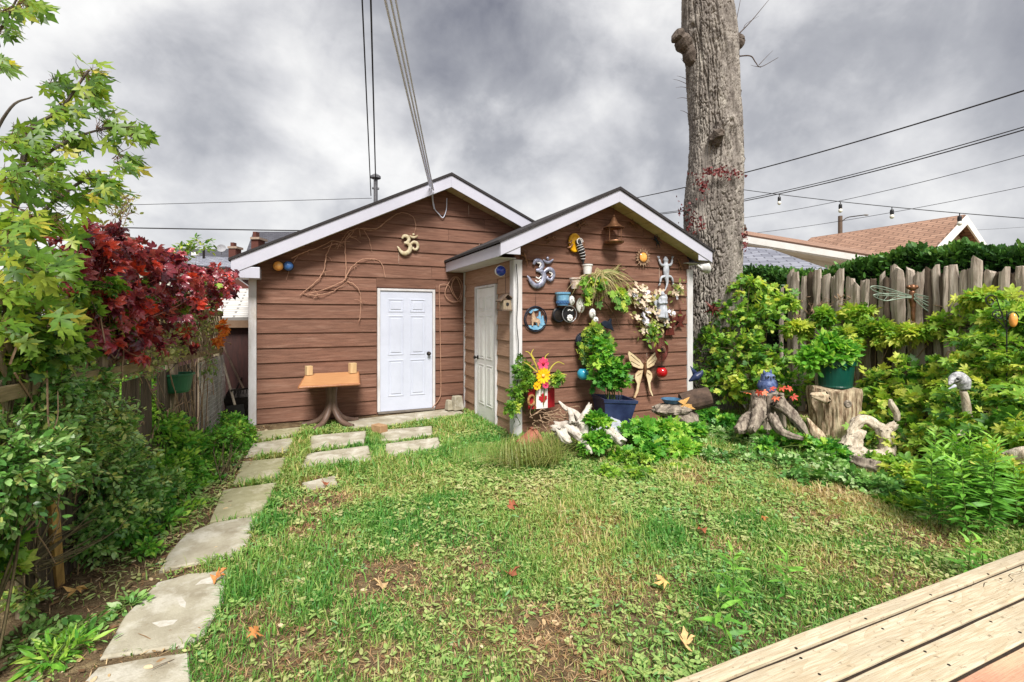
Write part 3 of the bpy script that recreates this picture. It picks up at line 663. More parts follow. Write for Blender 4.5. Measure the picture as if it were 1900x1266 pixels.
ker = np.ones(25)/25; rad = np.convolve(np.pad(rad, 12, 'edge'), ker, 'valid'); cx = np.convolve(np.pad(cx, 12, 'edge'), ker, 'valid')
th = np.linspace(0, 2*np.pi, K, endpoint=False); TH, ZZ = np.meshgrid(th, zz_); arc = TH*.52
# long flat bark plates split by narrow furrows; the seam faces away from the yard
wx = arc*20+2.2*fbm(arc*5, ZZ*1.6, 31, 3)+1.3*fbm(arc*14, ZZ*8, 33, 3); wy = ZZ*4.4+2.6*fbm(arc*8, ZZ*2.5, 32, 3)+.9*fbm(arc*20, ZZ*9, 36, 2)
v = voro(wx, wy, 3); v2 = voro(wx*2.3, wy*2.4, 9)
amp = np.clip(.25+1.5*(fbm(arc*2.5, ZZ*1.1, 44, 3)-.2), .25, 1)*np.interp(ZZ, [0, 3.8, 5.6, 9], [1, 1, .55, .45])
long_ = np.abs(fbm(arc*7+fbm(arc*3, ZZ, 45, 2), ZZ*.55, 46, 4)-.5)
d = .08*amp*(np.clip(v*3.4, 0, 1)**.6-1)-.06*np.clip(1-long_*14, 0, 1)*(1.2-amp)+.016*(np.clip(v2*4, 0, 1)-1)+.010*(fbm(wx*3, wy*5, 8)-.5)+.05*(fbm(np.cos(TH)*1.6+5, ZZ*.9+np.sin(TH)*1.6, 12, 3)-.5)
bare = np.exp(-((TH-math.radians(200))/.16)**2)*np.clip((ZZ-3.2)/.3, 0, 1)*np.clip((5.0-ZZ)/.4, 0, 1)     # strip without bark
d = d*(1-.9*bare)-.03*bare
for u_, v_, sz, hgt in [(1330, 245, .17, .10), (1305, 185, .1, .07), (1280, 65, .2, .05), (1310, 50, .12, -.04)]:
    a0 = math.pi*1.5-math.atan2(FW[0], FW[1])+0; off = (u_-1322)/FPX*fz; s_ = np.clip(off/.5, -1, 1)
    a_ = math.atan2(-FW[1], -FW[0])+math.asin(s_)
    da = (TH-a_+np.pi) % (2*np.pi)-np.pi; dd = np.hypot(da*.5, (ZZ-vz(v_)))/sz
    d += hgt*np.exp(-(dd*1.5)**2)-.09*np.exp(-(dd*3.4)**2)*(hgt > 0)
Rr = rad[:, None]+d
bx = TX+cx[:, None]*RT[0]+Rr*np.cos(TH); by = TY+cx[:, None]*RT[1]+Rr*np.sin(TH)
tv = np.stack([bx.ravel(), by.ravel(), ZZ.ravel()], 1)
i_, k_ = np.meshgrid(np.arange(H-1), np.arange(K), indexing='ij'); q = np.stack([i_*K+k_, i_*K+(k_+1) % K, (i_+1)*K+(k_+1) % K, (i_+1)*K+k_], -1).reshape(-1, 4)
fast('trunk', tv, q, bark, tree, smooth=False)
def tp(u, v, dt=0): return P(u, v, t=fz+dt)
bark_d = pm('dark_bark', S(112, 102, 94), S(72, 64, 58), scale=14, rough=.95, bump=.8, bscale=60, spec=.1)
def knob(name, pts, rads, m_=bark_d, n=14):
    p, r = spline(pts, 5, rads); mb = MB(); mb.tube(p, [x*random.uniform(.86, 1.14) for x in r], n); vv = np.array(mb.v)
    vv += (np.stack([fbm(vv[:, 2]*14, vv[:, 0]*14, i, 3) for i in range(3)], 1)-.5)*.06; mb.v = [tuple(x) for x in vv]; return mb.build(name, m_, tree)
knob('branch_stub', [tp(1292, 125, -.1), tp(1276, 95, -.15), tp(1264, 74, -.2), tp(1252, 62, -.25)], [.09, .13, .15, .11])
knob('branch_knot', [tp(1356, 110), tp(1370, 82), tp(1374, 72), tp(1366, 60)], [.05, .09, .08, .03])
knob('branch_knot', [tp(1358, 180), tp(1370, 172), tp(1371, 162)], [.06, .06, .02])
knob('branch_knot', [tp(1366, 305), tp(1377, 298), tp(1377, 288)], [.05, .05, .02])
knob('branch_knot', [tp(1368, 428), tp(1380, 425), tp(1381, 416)], [.06, .06, .02])
knob('branch_knot', [tp(1326, 262, -.42), tp(1334, 248, -.56), tp(1340, 240, -.6)], [.12, .10, .05])
twig_m = pm('twig', S(92, 76, 66), S(64, 52, 46), scale=20, rough=.9)
def twig(lst):
    mb = MB()
    for pts, r in lst: p = spline(pts, 5); mb.tube(p, list(np.linspace(r, r*.3, len(p))), 5)
    return mb.build('twig', twig_m, tree)
twig([([tp(1362, 104), tp(1385, 90), tp(1395, 82), tp(1412, 70), tp(1443, 92)], .001)]) if 0 else None
twig([([tp(1366, 105), tp(1392, 104), tp(1402, 116), tp(1412, 124), tp(1444, 107)], .014), ([tp(1408, 121), tp(1420, 108), tp(1434, 94)], .007), ([tp(1412, 125), tp(1400, 123), tp(1393, 121)], .006)])
twig([([tp(1372, 62), tp(1395, 38), tp(1428, -2)], .012), ([tp(1380, 52), tp(1385, 44), tp(1408, 30)], .006)])
twig([([tp(1364, 50), tp(1368, 30), tp(1375, -6)], .010)])
for (u0, v0, u1, v1) in [(1273, 157, 1248, 147), (1275, 150, 1256, 141), (1275, 164, 1254, 163), (1276, 184, 1256, 183), (1276, 213, 1262, 205), (1270, 122, 1263, 108), (1368, 132, 1371, 120), (1369, 150, 1365, 152)]:
    twig([([tp(u0+4, v0), tp((u0+u1)/2, (v0+v1)/2-2), tp(u1, v1)], .006)])
# small red creeper clinging to the bark
red_l = leafmat('red_leaf_small', [S(80, 30, 34), S(108, 44, 46), S(132, 66, 64)], transl=.2)
V, T, C = [], [], []
lst = []
for (u, v, w, h, n_) in [(1300, 335, 30, 9, 90), (1285, 358, 9, 22, 60), (1272, 420, 6, 34, 40), (1282, 425, 7, 16, 20), (1360, 455, 8, 26, 45), (1335, 340, 20, 6, 36), (1262, 390, 7, 20, 26)]:
    ps = np.array([tp(u+rng.normal(0, w*.5), v+rng.normal(0, h*.5), 0) for _ in range(n_)])
    rel = ps[:, :2]-np.array([TX, TY]); side = rel@RT[:2]; R0 = .60; dep = np.sqrt(np.maximum(R0**2-side**2, .002)); ps[:, :2] = np.array([TX, TY])+side[:, None]*RT[:2]-dep[:, None]*FW[:2]
    nm = nrm(np.column_stack([ps[:, :2]-np.array([TX, TY]), np.zeros(n_)]))+rng.normal(0, .4, (n_, 3))
    lst.append(leaves(ps, rng.normal(size=(n_, 3))+np.array([0, 0, -.6]), nm, rng.uniform(.03, .06, n_), HOP, rng.random(n_)))
V, T, C = cat(lst); tag(fast('creeper_vine', V, T, red_l, None, C), 'small dark red creeper leaves clinging to the bare tree trunk', 'vine')

# ------------------------------------------------------------------ overhead wires
wire_m = pm('black_wire', S(40, 40, 44), scale=9, rough=.6, bump=0); wire_w = pm('pale_cable', S(216, 220, 236), S(200, 204, 222), scale=9, rough=.5, bump=0)
def wire(a, b, r, label, sag=.2, m_=wire_m, n=24):
    a = np.array(a); b = np.array(b); s = np.linspace(0, 1, n)[:, None]; p = a*(1-s)+b*s; p[:, 2] -= (4*sag*s*(1-s))[:, 0]
    mb = MB(); mb.tube(p, r, 6); return tag(mb.build('overhead_wire', m_), label, 'wire', 'overhead wires')
mast = np.array([mp_[0], 9.6, P(697, 336, Y=9.6)[2]])
def past(u, v, t, a, ext=1.6):        # continue the line from a through the sighted point
    p = P(u, v, t=t); return np.array(a)+(p-np.array(a))*ext
wire(mast, past(688, 0, 5.4, mast), .011, 'thin black service wire on the right of the pair rising steeply from the roof mast', 0)
m2 = mast+np.array([-.09, 0, -.3]); wire(m2, past(672, 0, 5.4, m2), .009, 'thin black service wire on the left of the pair beside the roof mast', 0)
hook = P(801, 346, Y=GYF-.03)
for i, (du, lab) in enumerate([(-10, 'leftmost'), (0, 'middle'), (9, 'rightmost')]):
    h_ = hook+np.array([.03*i-.03, 0, -.03*i]); wire(h_, past(727+du, 0, 4.9, h_), (.015-.002*i), lab+' of the three pale thick cables running down to the garage gable', .06, wire_w)
wire(P(1182, 367, t=34), P(2100, 104, t=15), .03, 'topmost black power line at the right, passing behind the bare tree', .35)
wire(P(1222, 396, t=34), P(2100, 175, t=15), .02, 'upper of two close parallel power lines right of the tree', .5)
wire(P(1222, 398, t=33), P(2100, 181, t=14.6), .024, 'lower of two close parallel power lines right of the tree', .5)
wire(P(1375, 405, t=38), P(2050, 246, t=20), .017, 'thin power line crossing behind the string lights', .4)
wire(P(1380, 435, t=40), P(1990, 327, t=26), .017, 'lowest thin line rising from the brown roof to the right edge', .3)
wire(P(1780, 428, t=40), P(2000, 412, t=38), .012, 'faint line just beyond the brown gable at the right edge', .1)
wire(P(-1200, 404, t=26), P(690, 368, t=24), .014, 'thin faint line left of the roof mast, above the thick one', .15)
wire(P(-1200, 385, t=17), P(690, 430, t=17), .022, 'thick black line running left behind the garage roof above the red vine', .1)
# string of garden lights from the tree to the right
sa = tp(1370, 351, -.3); sb = P(2040, 415, t=6.0); s = np.linspace(0, 1, 40); sp = sa*(1-s[:, None])+sb*s[:, None]; sp[:, 2] -= 4*.05*s*(1-s)
lights = thing('string_lights', 'drooping string of garden bulbs tied from the bare tree towards the right', 'string lights', sa)
mb = MB(); mb.tube(sp, .006, 6); mb.build('cord', wire_m, lights)
bulb_m = pm('clear_glass', S(236, 232, 220), S(220, 216, 204), scale=3, rough=.15, bump=0, spec=.6)
for u in (1450, 1552, 1659, 1785):
    w = [np.dot(p-np.array([0, 0, CAMZ]), RT)/np.dot(p, FW)*FPX+950 for p in sp]; k = int(np.argmin(np.abs(np.array(w)-u))); p = sp[k]
    mb = MB(); mb.tube([p, p-np.array([0, 0, .05])], .007, 6); mb.lathe([(.0, 0), (.02, 0), (.026, -.02), (.026, -.07), (.02, -.075)], p-np.array([0, 0, .04]), 10); so_ = mb.build('socket', black, lights)
    mb = MB(); mb.lathe([(.018, 0), (.028, -.02), (.03, -.04), (.02, -.06), (0, -.068)], p-np.array([0, 0, .115]), 10); mb.build('bulb', bulb_m, lights, smooth=True)

# ------------------------------------------------------------------ far houses, right
stucco = pm('stucco', S(196, 180, 152), S(184, 166, 138), scale=12, rough=.9, bump=.3); white_far = pm('white_paint', S(232, 230, 226), S(218, 216, 210), scale=4, rough=.6, bump=.05)
cream = pm('cream_wall', S(214, 206, 190), S(200, 190, 172), scale=4, rough=.8)
def shingles(name, c1, c2, rows=(0, 0, 1)):
    m_, t, b = base_mat(name); co = N(t, 'ShaderNodeTexCoord'); br = N(t, 'ShaderNodeTexBrick'); L(t, co.outputs['UV'], br.inputs['Vector'])
    br.inputs['Color1'].default_value = c1; br.inputs['Color2'].default_value = c2; br.inputs['Mortar'].default_value = tuple(x*.55 for x in c2[:3])+(1,)
    br.inputs['Scale'].default_value = 1; br.inputs['Mortar Size'].default_value = .018; br.inputs['Brick Width'].default_value = .42; br.inputs['Row Height'].default_value = .16
    nz = N(t, 'ShaderNodeTexNoise'); nz.inputs['Scale'].default_value = 3; nz.inputs['Detail'].default_value = 6; L(t, co.outputs['UV'], nz.inputs['Vector'])
    hs = N(t, 'ShaderNodeHueSaturation'); L(t, br.outputs[0], hs.inputs['Color']); mr = N(t, 'ShaderNodeMapRange'); mr.inputs[3].default_value = .75; mr.inputs[4].default_value = 1.3; L(t, nz.outputs['Fac'], mr.inputs[0]); L(t, mr.outputs[0], hs.inputs['Value'])
    L(t, hs.outputs[0], b.inputs['Base Color']); b.inputs['Roughness'].default_value = .95
    bn = N(t, 'ShaderNodeBump'); bn.inputs['Strength'].default_value = .5; bn.inputs['Distance'].default_value = .02; L(t, br.outputs['Fac'], bn.inputs['Height']); bn.invert = True; L(t, bn.outputs[0], b.inputs['Normal']); return m_
sh_brown = shingles('brown_shingles', S(158, 124, 104), S(136, 104, 86)); sh_grey = shingles('grey_shingles', S(140, 142, 152), S(104, 106, 118)); sh_white = shingles('pale_shingles', S(208, 206, 202), S(176, 174, 170)); sh_dark = shingles('slate_shingles', S(80, 80, 88), S(58, 58, 66))
brickm = shingles('red_brick', S(140, 84, 70), S(112, 64, 54))
def roof_slab(name, quad, m_, parent, th=.08):   # quad: eave a, eave b, ridge b, ridge a ; UV in metres along the slope
    a, b, c, d_ = [np.array(p, float) for p in quad]; nz = np.cross(b-a, d_-a); nz /= np.linalg.norm(nz)
    if nz[2] < 0: nz = -nz
    org = ORG[parent.name]; me = bpy.data.meshes.new(name); top = [a, b, c, d_]; bot = [p-nz*th for p in top]
    me.from_pydata([tuple(p-org) for p in top+bot], [], [(0, 1, 2, 3), (7, 6, 5, 4), (0, 4, 5, 1), (1, 5, 6, 2), (2, 6, 7, 3), (3, 7, 4, 0)])
    uv = me.uv_layers.new(name='UVMap'); ex = nrm(b-a); ey = np.cross(nz, ex)
    for lp in me.loops:
        p = np.array(me.vertices[lp.vertex_index].co)+org-a; uv.data[lp.index].uv = (float(p@ex), float(p@ey))
    me.materials.append(m_); return link(name, me, parent, org)
g = P(1765, 402, t=15.5); ridge_far = P(1505, 441, t=15.5*188/149); rd = nrm((ridge_far-g)*np.array([1, 1, 0])); pd = np.array([rd[1], -rd[0], 0]);
if np.dot(pd, RT) < 0: pd = -pd
far_l = np.linalg.norm((ridge_far-g)[:2]); hw, hh = 2.1, 1.25
hs_ = thing('gabled_house', 'house with brown shingle roof and white edged gable beyond the hedge', 'house', (g[0], g[1], 0))
e1 = g-pd*hw-np.array([0, 0, hh]); e2 = g+pd*hw-np.array([0, 0, hh]); f1 = e1+rd*far_l; f2 = e2+rd*far_l; gf = g+rd*far_l
ov = -rd*.35
roof_slab('roof', [e1+ov, f1, gf, g+ov], sh_brown, hs_); roof_slab('roof', [f2, e2+ov, g+ov, gf], sh_brown, hs_)
for e in (e1, e2):
    mb = MB(); q = [g+ov, e+ov, e+ov-np.array([0, 0, .24]), g+ov-np.array([0, 0, .28])]; q = [p-rd*.01-np.array([0, 0, .05]) for p in q]; mb.hull8(q, [p-rd*.05 for p in q]); mb.build('fascia', white_far, hs_)
wi = .3
wl = [e1+pd*wi, e2-pd*wi]; apex = g-np.array([0, 0, .28])
mb = MB(); fr = [np.array([wl[0][0], wl[0][1], 0]), np.array([wl[1][0], wl[1][1], 0]), wl[1]-np.array([0, 0, .1]), apex, wl[0]-np.array([0, 0, .1])]
mb.add(fr+[p+rd*(far_l-.1) for p in fr], [(0, 1, 2, 3, 4), (9, 8, 7, 6, 5)]+[(i, i+5, (i+1) % 5+5, (i+1) % 5) for i in range(5)]); mb.build('wall', stucco, hs_)
# lower wing with broad white eaves
wg = thing('low_garage', 'low neighbouring garage with shallow brown roof and broad white eave', 'garage', P(1500, 470, t=17)*np.array([1, 1, 0]))
A = P(1372, 433, t=13.5); B = P(1648, 478, t=11.5); B[2] = A[2] if 0 else B[2]; C_ = P(1640, 470, t=14.5); D_ = P(1380, 428, t=19.5)
zr_ = (A[2]+B[2])/2
roof_slab('roof', [A, B, C_, D_], sh_brown, wg, .05)
mb = MB(); dn = np.array([0, 0, 1.]); q = [A-dn*.055, B-dn*.055, B-dn*.20, A-dn*.24]; mb.hull8(q, [p+FW*.05 for p in q]); mb.build('fascia', white_far, wg)
A2, B2 = A-dn*.24+FW*.05, B-dn*.20+FW*.05; bk = FW*.55
mb = MB(); mb.hull8([A2, B2, B2-dn*.03, A2-dn*.03], [p+bk for p in (A2, B2, B2-dn*.03, A2-dn*.03)]); mb.build('soffit', white_far, wg)
A3, B3 = A2+bk*.9, B2+bk*.9; mb = MB(); q = [np.array([A3[0], A3[1], 0]), np.array([B3[0], B3[1], 0]), B3, A3]; mb.hull8(q, [p+FW*2.5 for p in q]); mb.build('wall', cream, wg)
gs = thing('grey_roofed_shed', 'low shed with blue grey shingle roof just right of the bare tree', 'shed', P(1430, 490, t=12)*np.array([1, 1, 0]))
q = [P(1330, 500, t=11), P(1545, 502, t=10.4), P(1430, 462, t=12.6), P(1330, 452, t=13)]; roof_slab('roof', q, sh_grey, gs)
mb = MB(); w0 = [q[0], q[1], q[2], q[3]]; ins = [p*np.array([1, 1, 0])+np.array([0, 0, 0]) for p in w0]; top = [p-dn*.12 for p in w0]; mb.add(ins+top, [(0, 1, 2, 3), (4, 5, 6, 7)]+[(i, (i+1) % 4, (i+1) % 4+4, i+4) for i in range(4)]); mb.build('wall', cream, gs)
# utility pole with lamp arm
up = P(1559, 440, t=40); pole = thing('utility_pole', 'distant wooden utility pole with a street lamp arm above the brown roof', 'utility pole', (up[0], up[1], 0))
wood_dk = pm('old_wood', S(110, 92, 78), S(84, 70, 60), scale=6, rough=.9, stretch=(6, 6, .6))
ztop = P(1559, 401, t=40)[2]; mb = MB(); mb.tube([(up[0], up[1], 0), (up[0], up[1], ztop)], [.2, .16], 10); mb.build('pole', wood_dk, pole)
arm = [P(1561, 412, t=40), P(1572, 404, t=40), P(1590, 401, t=40), P(1606, 399, t=40)]; mb = MB(); mb.tube(spline(arm, 5), .045, 6); mb.build('lamp_arm', dark_metal, pole)
mb = MB(); mb.ball(P(1607, 399, t=40), .14, sx=1.9, sy=1, sz=.5); mb.build('lamp_head', pm('lamp_grey', S(150, 150, 150)), pole, smooth=True)

# ------------------------------------------------------------------ far houses, left
row = thing('row_house', 'distant terrace with slate roof, pale upper storey and brick chimneys above the red vine', 'house', P(350, 520, t=26)*np.array([1, 1, 0]))
def wallbox(name, u0, u1, v0, v1, t, depth, m_, parent):
    a, b = P(u0, v1, t=t), P(u1, v1, t=t); ztp = P(u0, v0, t=t)[2]; zb = a[2] if v1 < 585 else 0
    q = [np.array([a[0], a[1], zb]), np.array([b[0], b[1], zb]), np.array([b[0], b[1], ztp]), np.array([a[0], a[1], ztp])]; mb = MB(); mb.hull8(q, [p+FW*depth for p in q]); return mb.build(name, m_, parent)
siding_w = pm('pale_siding', S(196, 200, 190), S(180, 184, 172), scale=3, rough=.7, stretch=(1, 1, 20))
wallbox('wall', 240, 420, 492, 620, 26, 6, siding_w, row); wallbox('porch_wall', 395, 470, 510, 620, 25, 3, brickm, row)
roof_slab('roof', [P(215, 494, t=25.6), P(440, 494, t=25.6), P(440, 462, t=31), P(215, 462, t=31)], sh_dark, row)
roof_slab('porch_roof', [P(330, 490, t=24.6), P(430, 496, t=24.6), P(430, 478, t=26.5), P(330, 474, t=26.5)], sh_grey, row)
for (u0, u1, v0, v1, lab) in [(224, 238, 443, 470, 1), (205, 217, 446, 470, 1), (424, 437, 461, 480, 1)]:
    ch = wallbox('chimney', u0, u1, v0, v1, 28, .6, brickm, row); wallbox('chimney_cap', u0-2, u1+2, v0-4, v0, 27.95, .7, pm('cap', S(160, 140, 124)), ch)
    wallbox('chimney_pot', (u0+u1)/2-3, (u0+u1)/2+3, v0-11, v0-4, 28.1, .3, brickm, ch)
for u0, u1 in ((398, 418),):
    w_ = wallbox('window', u0, u1, 502, 530, 24.95, .05, white_far, row); wallbox('pane', u0+3, u1-3, 505, 528, 24.93, .02, black, w_)
w_ = wallbox('skylight', 355, 366, 468, 474, 27.5, .2, white_far, row)
mb = MB(); mb.tube([P(378, 480, t=26), P(378, 463, t=26)], .06, 8); mb.build('vent_pipe', dark_metal, row)
dp = P(411, 462, t=27); mb = MB(); mb.lathe([(0, 0), (.14, .02), (.24, .08), (.235, .09), (.13, .035), (0, .015)], dp, 18, Matrix.Rotation(math.radians(70), 3, 'X')@Matrix.Rotation(0, 3, 'Z')); mb.tube([dp, dp-np.array([0, 0, .35])], .02, 6); mb.build('satellite_dish', pm('dish_grey', S(150, 150, 154), S(130, 130, 134)), row)
bh = thing('brick_house', 'distant dark brick house with chimney poking over the garage eave', 'house', P(475, 470, t=30)*np.array([1, 1, 0]))
wallbox('wall', 440, 620, 470, 620, 30, 7, brickm, bh)
roof_slab('roof', [P(455, 472, t=29.5), P(620, 472, t=29.5), P(620, 430, t=34), P(470, 430, t=34)], sh_dark, bh)
ch = wallbox('chimney', 466, 479, 444, 480, 29, .8, brickm, bh); wallbox('chimney_cap', 464, 481, 440, 444, 28.9, 1, pm('cap', S(160, 140, 124)), ch); wallbox('chimney_pot', 469, 475, 430, 440, 29.2, .4, brickm, ch)
# neighbour's low outbuilding beyond the gap
nb = thing('neighbour_outbuilding', 'low outbuilding with pale shingle roof and dark red wall beside the garage', 'shed', (-1.7, 10, 0))
darkred = pm('dark_red_boards', S(66, 38, 34), S(46, 28, 26), scale=4, stretch=(8, 1, 1))
roof_slab('roof', [(-3.2, 8.9, 1.62), (-.66, 8.9, 1.66), (-.66, 11.6, 2.28), (-3.2, 11.6, 2.24)], sh_white, nb)
mb = MB(); mb.box((-1.9, 10.2, .78), (2.5, 2.4, 1.56)); mb.build('wall', darkred, nb)
mb = MB(); mb.box((-1.93, 8.89, 1.55), (2.54, .03, .12)); mb.build('fascia', pm('brown_fascia', S(120, 96, 76), scale=6), nb)
# ------------------------------------------------------------------ lattice fence, left
grey_wood = pm('grey_wood', S(160, 144, 122), S(116, 102, 84), scale=4, rough=.9, bump=.5, stretch=(7, 7, .8), bscale=20, island=.16, c3=S(128, 122, 92), s3=2.5, detail=8)
rail_wood = pm('mossy_rail', S(158, 140, 108), S(120, 108, 76), scale=4, rough=.9, bump=.4, stretch=(7, 1, 7), bscale=20, island=.1, detail=8)
FA = np.array([-1.44, 2.2, 0]); FB = np.array([-1.03, 8.3, 0]); FD = nrm(FB-FA); FLEN = np.linalg.norm(FB-FA); FN = np.array([FD[1], -FD[0], 0])
def fp(s, z, o=0): return FA+FD*s+FN*o+np.array([0, 0, z])
lf = thing('lattice_fence', 'old grey lattice topped wooden fence on the left under the red vine', 'fence', fp(3, 0))
for s in (.6, 2.2, 3.9, 5.2, 6.08):
    mb = MB(); mb.beam(fp(s, -.05), fp(s+random.uniform(-.02, .02), 1.82 if s < 5 else 1.74), .095, .095, FD); mb.build('post', grey_wood, lf, bevel=.006)
for z, s0, s1 in ((1.27, 0, 6.1), (1.74, 0, 6.1)):
    mb = MB(); mb.beam(fp(s0, z+.02, .055), fp(s1, z-.10 if z < 1.5 else z-.03, .055), .035, .075, (0, 0, 1)); mb.build('rail', rail_wood, lf, bevel=.004)
mb = MB()
def clipseg(s0, z0, dirn, lo, hi, smax):
    s1, z1 = s0+dirn*(hi-lo), hi
    t0, t1 = 0., 1.
    if dirn > 0:
        t0 = max(0, (0-s0)/(s1-s0)); t1 = min(1, (smax-s0)/(s1-s0))
    else:
        t0 = max(0, (s0-smax)/(s0-s1)); t1 = min(1, s0/(s0-s1))
    if t1-t0 < .1: return None
    return s0+(s1-s0)*t0, lo+(hi-lo)*t0, s0+(s1-s0)*t1, lo+(hi-lo)*t1
for dirn, o in ((1, .012), (-1, .024)):
    for s0 in np.arange(-.7, 7, .13):
        c = clipseg(s0, 0, dirn*.8, 1.18, 1.72, 6.05)
        if c and random.random() > .06: mb.beam(fp(c[0], c[1], o), fp(c[2]+random.uniform(-.01, .01), c[3], o), .009, .038, np.cross(FN, [0, 0, 1])*0+FN) if 0 else mb.beam(fp(c[0], c[1], o), fp(c[2], c[3], o), .038, .009, FN)
mb.build('lattice_panel', grey_wood, lf)
mb = MB()
for s0 in np.arange(.1, 6.1, .105):
    if random.random() < .12: continue
    a = fp(s0, random.uniform(-.02, .05), .004); b = fp(s0+random.uniform(-.03, .03), 1.16-s0*.012, .004); mb.beam(a, b, random.uniform(.05, .09), .014, FN)
mb.build('boards', pm('dark_boards', S(96, 84, 70), S(62, 54, 46), scale=4, rough=.92, stretch=(7, 7, .8), island=.2), lf)
# wire mesh fixed to the far bay
mb = MB(); 
for s0 in np.arange(4.6, 6.05, .06): mb.tube([fp(s0+.02*math.sin(s0*9), .05, .09), fp(s0, .6, .11), fp(s0+.01, 1.1, .085)], .0032, 4)
for z in np.arange(.08, 1.12, .06): mb.tube([fp(4.6, z, .09), fp(5.3, z+.01, .12), fp(6.03, z, .09)], .0032, 4)
tag(mb.build('wire_mesh', pm('galv_wire', S(200, 200, 196), S(160, 160, 156), rough=.5, metal=.3)), 'rusted pale wire mesh panel tied to the far end of the lattice fence', 'mesh')
# leaning tools in the gap
def pole_thing(name, label, catg, a, b, r, mat_, head=None):
    t = thing(name, label, catg, a); mb = MB(); mb.tube([a, (np.array(a)+np.array(b))/2+np.array([0, 0, -.005]), b], r, 8); mb.build('handle', mat_, t)
    if head: head(t)
    return t
pale_h = pm('pale_handle', S(176, 164, 146), S(150, 136, 116), scale=8, stretch=(1, 1, .3))
a = P(436, 752, t=6.9); b = P(402, 628, t=7.3)
def sh(t):
    mb = MB(); mb.plate([(-.11, 0), (.11, 0), (.12, -.18), (.06, -.28), (0, -.31), (-.06, -.28), (-.12, -.18)], a, (.95, .3, 0), (-.1, -.1, 1), .012); mb.build('blade', black, t, bevel=.002)
pole_thing('shovel', 'long pale handled shovel leaning in the gap left of the garage', 'shovel', a, b, .017, pale_h, sh)
a2 = P(452, 722, t=7.1); b2 = P(413, 640, t=7.5)
def rk(t):
    mb = MB(); ax = nrm(np.array([.8, .4, 0])); mb.beam(a2-ax*.18, a2+ax*.18, .025, .025)
    for i in range(9): q = a2+ax*(-.17+.0425*i); mb.tube([q, q-np.array([0, .02, .07])], .005, 4)
    mb.build('rake_head', dark_metal, t)
pole_thing('garden_rake', 'dark handled rake behind the shovel in the gap left of the garage', 'rake', a2, b2, .016, wood_dk, rk)
wb = P(440, 752, t=7.05); wb[2] = max(wb[2], .05)
bar = thing('wheelbarrow', 'dark upturned wheelbarrow with a small white hubbed wheel in the shady gap', 'wheelbarrow', (wb[0], wb[1], .03))
mb = MB(); mb.lathe([(.0, -.03), (.13, -.035), (.15, -.02), (.15, .02), (.13, .035), (0, .03)], (wb[0]-.05, wb[1]-.1, .2), 20, Matrix.Rotation(math.pi/2, 3, 'X')); w_ = mb.build('wheel', black, bar, smooth=False)
mb = MB(); mb.lathe([(0, -.02), (.035, -.02), (.035, .02), (0, .02)], (wb[0]-.05, wb[1]-.13, .2), 12, Matrix.Rotation(math.pi/2, 3, 'X')); mb.build('hub', white_far, w_)
mb = MB(); mb.add([(wb[0]-.12, wb[1]+.05, .1), (wb[0]+.16, wb[1]+.05, .1), (wb[0]+.16, wb[1]+.6, .2), (wb[0]-.12, wb[1]+.6, .2), (wb[0]-.18, wb[1], .46), (wb[0]+.22, wb[1], .46), (wb[0]+.22, wb[1]+.75, .5), (wb[0]-.18, wb[1]+.75, .5)], [(3, 2, 1, 0), (0, 1, 5, 4), (1, 2, 6, 5), (2, 3, 7, 6), (3, 0, 4, 7)]); mb.build('tray', dark_metal, bar)
mb = MB()
for dx in (-.12, .16): mb.tube([(wb[0]+dx*.4, wb[1]-.1, .2), (wb[0]+dx, wb[1]+.3, .34), (wb[0]+dx+.1, wb[1]+.9, .66)], .016, 6)
mb.build('handles', dark_metal, bar)
# hanging green planter on the fence
pc = P(328, 712, t=5.0); hp = thing('hanging_planter', 'green plastic half round planter hanging on the left lattice fence', 'planter', pc)
gp = pm('green_plastic', S(48, 106, 74), S(40, 92, 64), scale=4, rough=.45, bump=.05)
mb = MB(); mb.lathe([(0, -.09), (.105, -.09), (.12, -.07), (.15, .09), (.165, .092), (.165, .11), (.145, .11), (.14, .08), (.0, .07)], pc, 28); mb.build('pot', gp, hp, smooth=False)
mb = MB(); hk = fp(np.dot(pc-FA, FD), 1.21, .05)
for a in (0, 2.1, 4.2): mb.tube([pc+np.array([.15*math.cos(a), .15*math.sin(a), .1]), hk+np.array([.05, 0, .02])], .003, 4)
mb.build('hanger', dark_metal, hp)
mb = MB(); mb.lathe([(0, .0), (.138, .0)], pc+np.array([0, 0, .078]), 20); mb.build('compost', pm('compost', S(60, 46, 36), S(40, 32, 26), scale=30, bump=.6), hp)
# two short timber stakes at the bottom left
stake_y = pm('yellow_stake', S(196, 158, 92), S(150, 116, 66), scale=6, rough=.8, stretch=(5, 5, .8), bump=.3)
a = P(110, 1092, z=-.02); b = P(98, 930, t=np.dot(a, FW)*.96); mb = MB(); mb.beam(a, b, .052, .03, RT); tag(mb.build('timber_stake', stake_y, bevel=.003), 'yellowish split timber stake standing in the bed at the bottom left', 'stake', 'stakes in the left bed')
a = P(37, 1155, z=-.02); b = P(35, 1030, t=np.dot(a, FW)); mb = MB(); mb.beam(a, b, .026, .024, RT); tag(mb.build('timber_stake', grey_wood, bevel=.002), 'thin grey stake at the far left bottom, left of the yellow one', 'stake', 'stakes in the left bed')

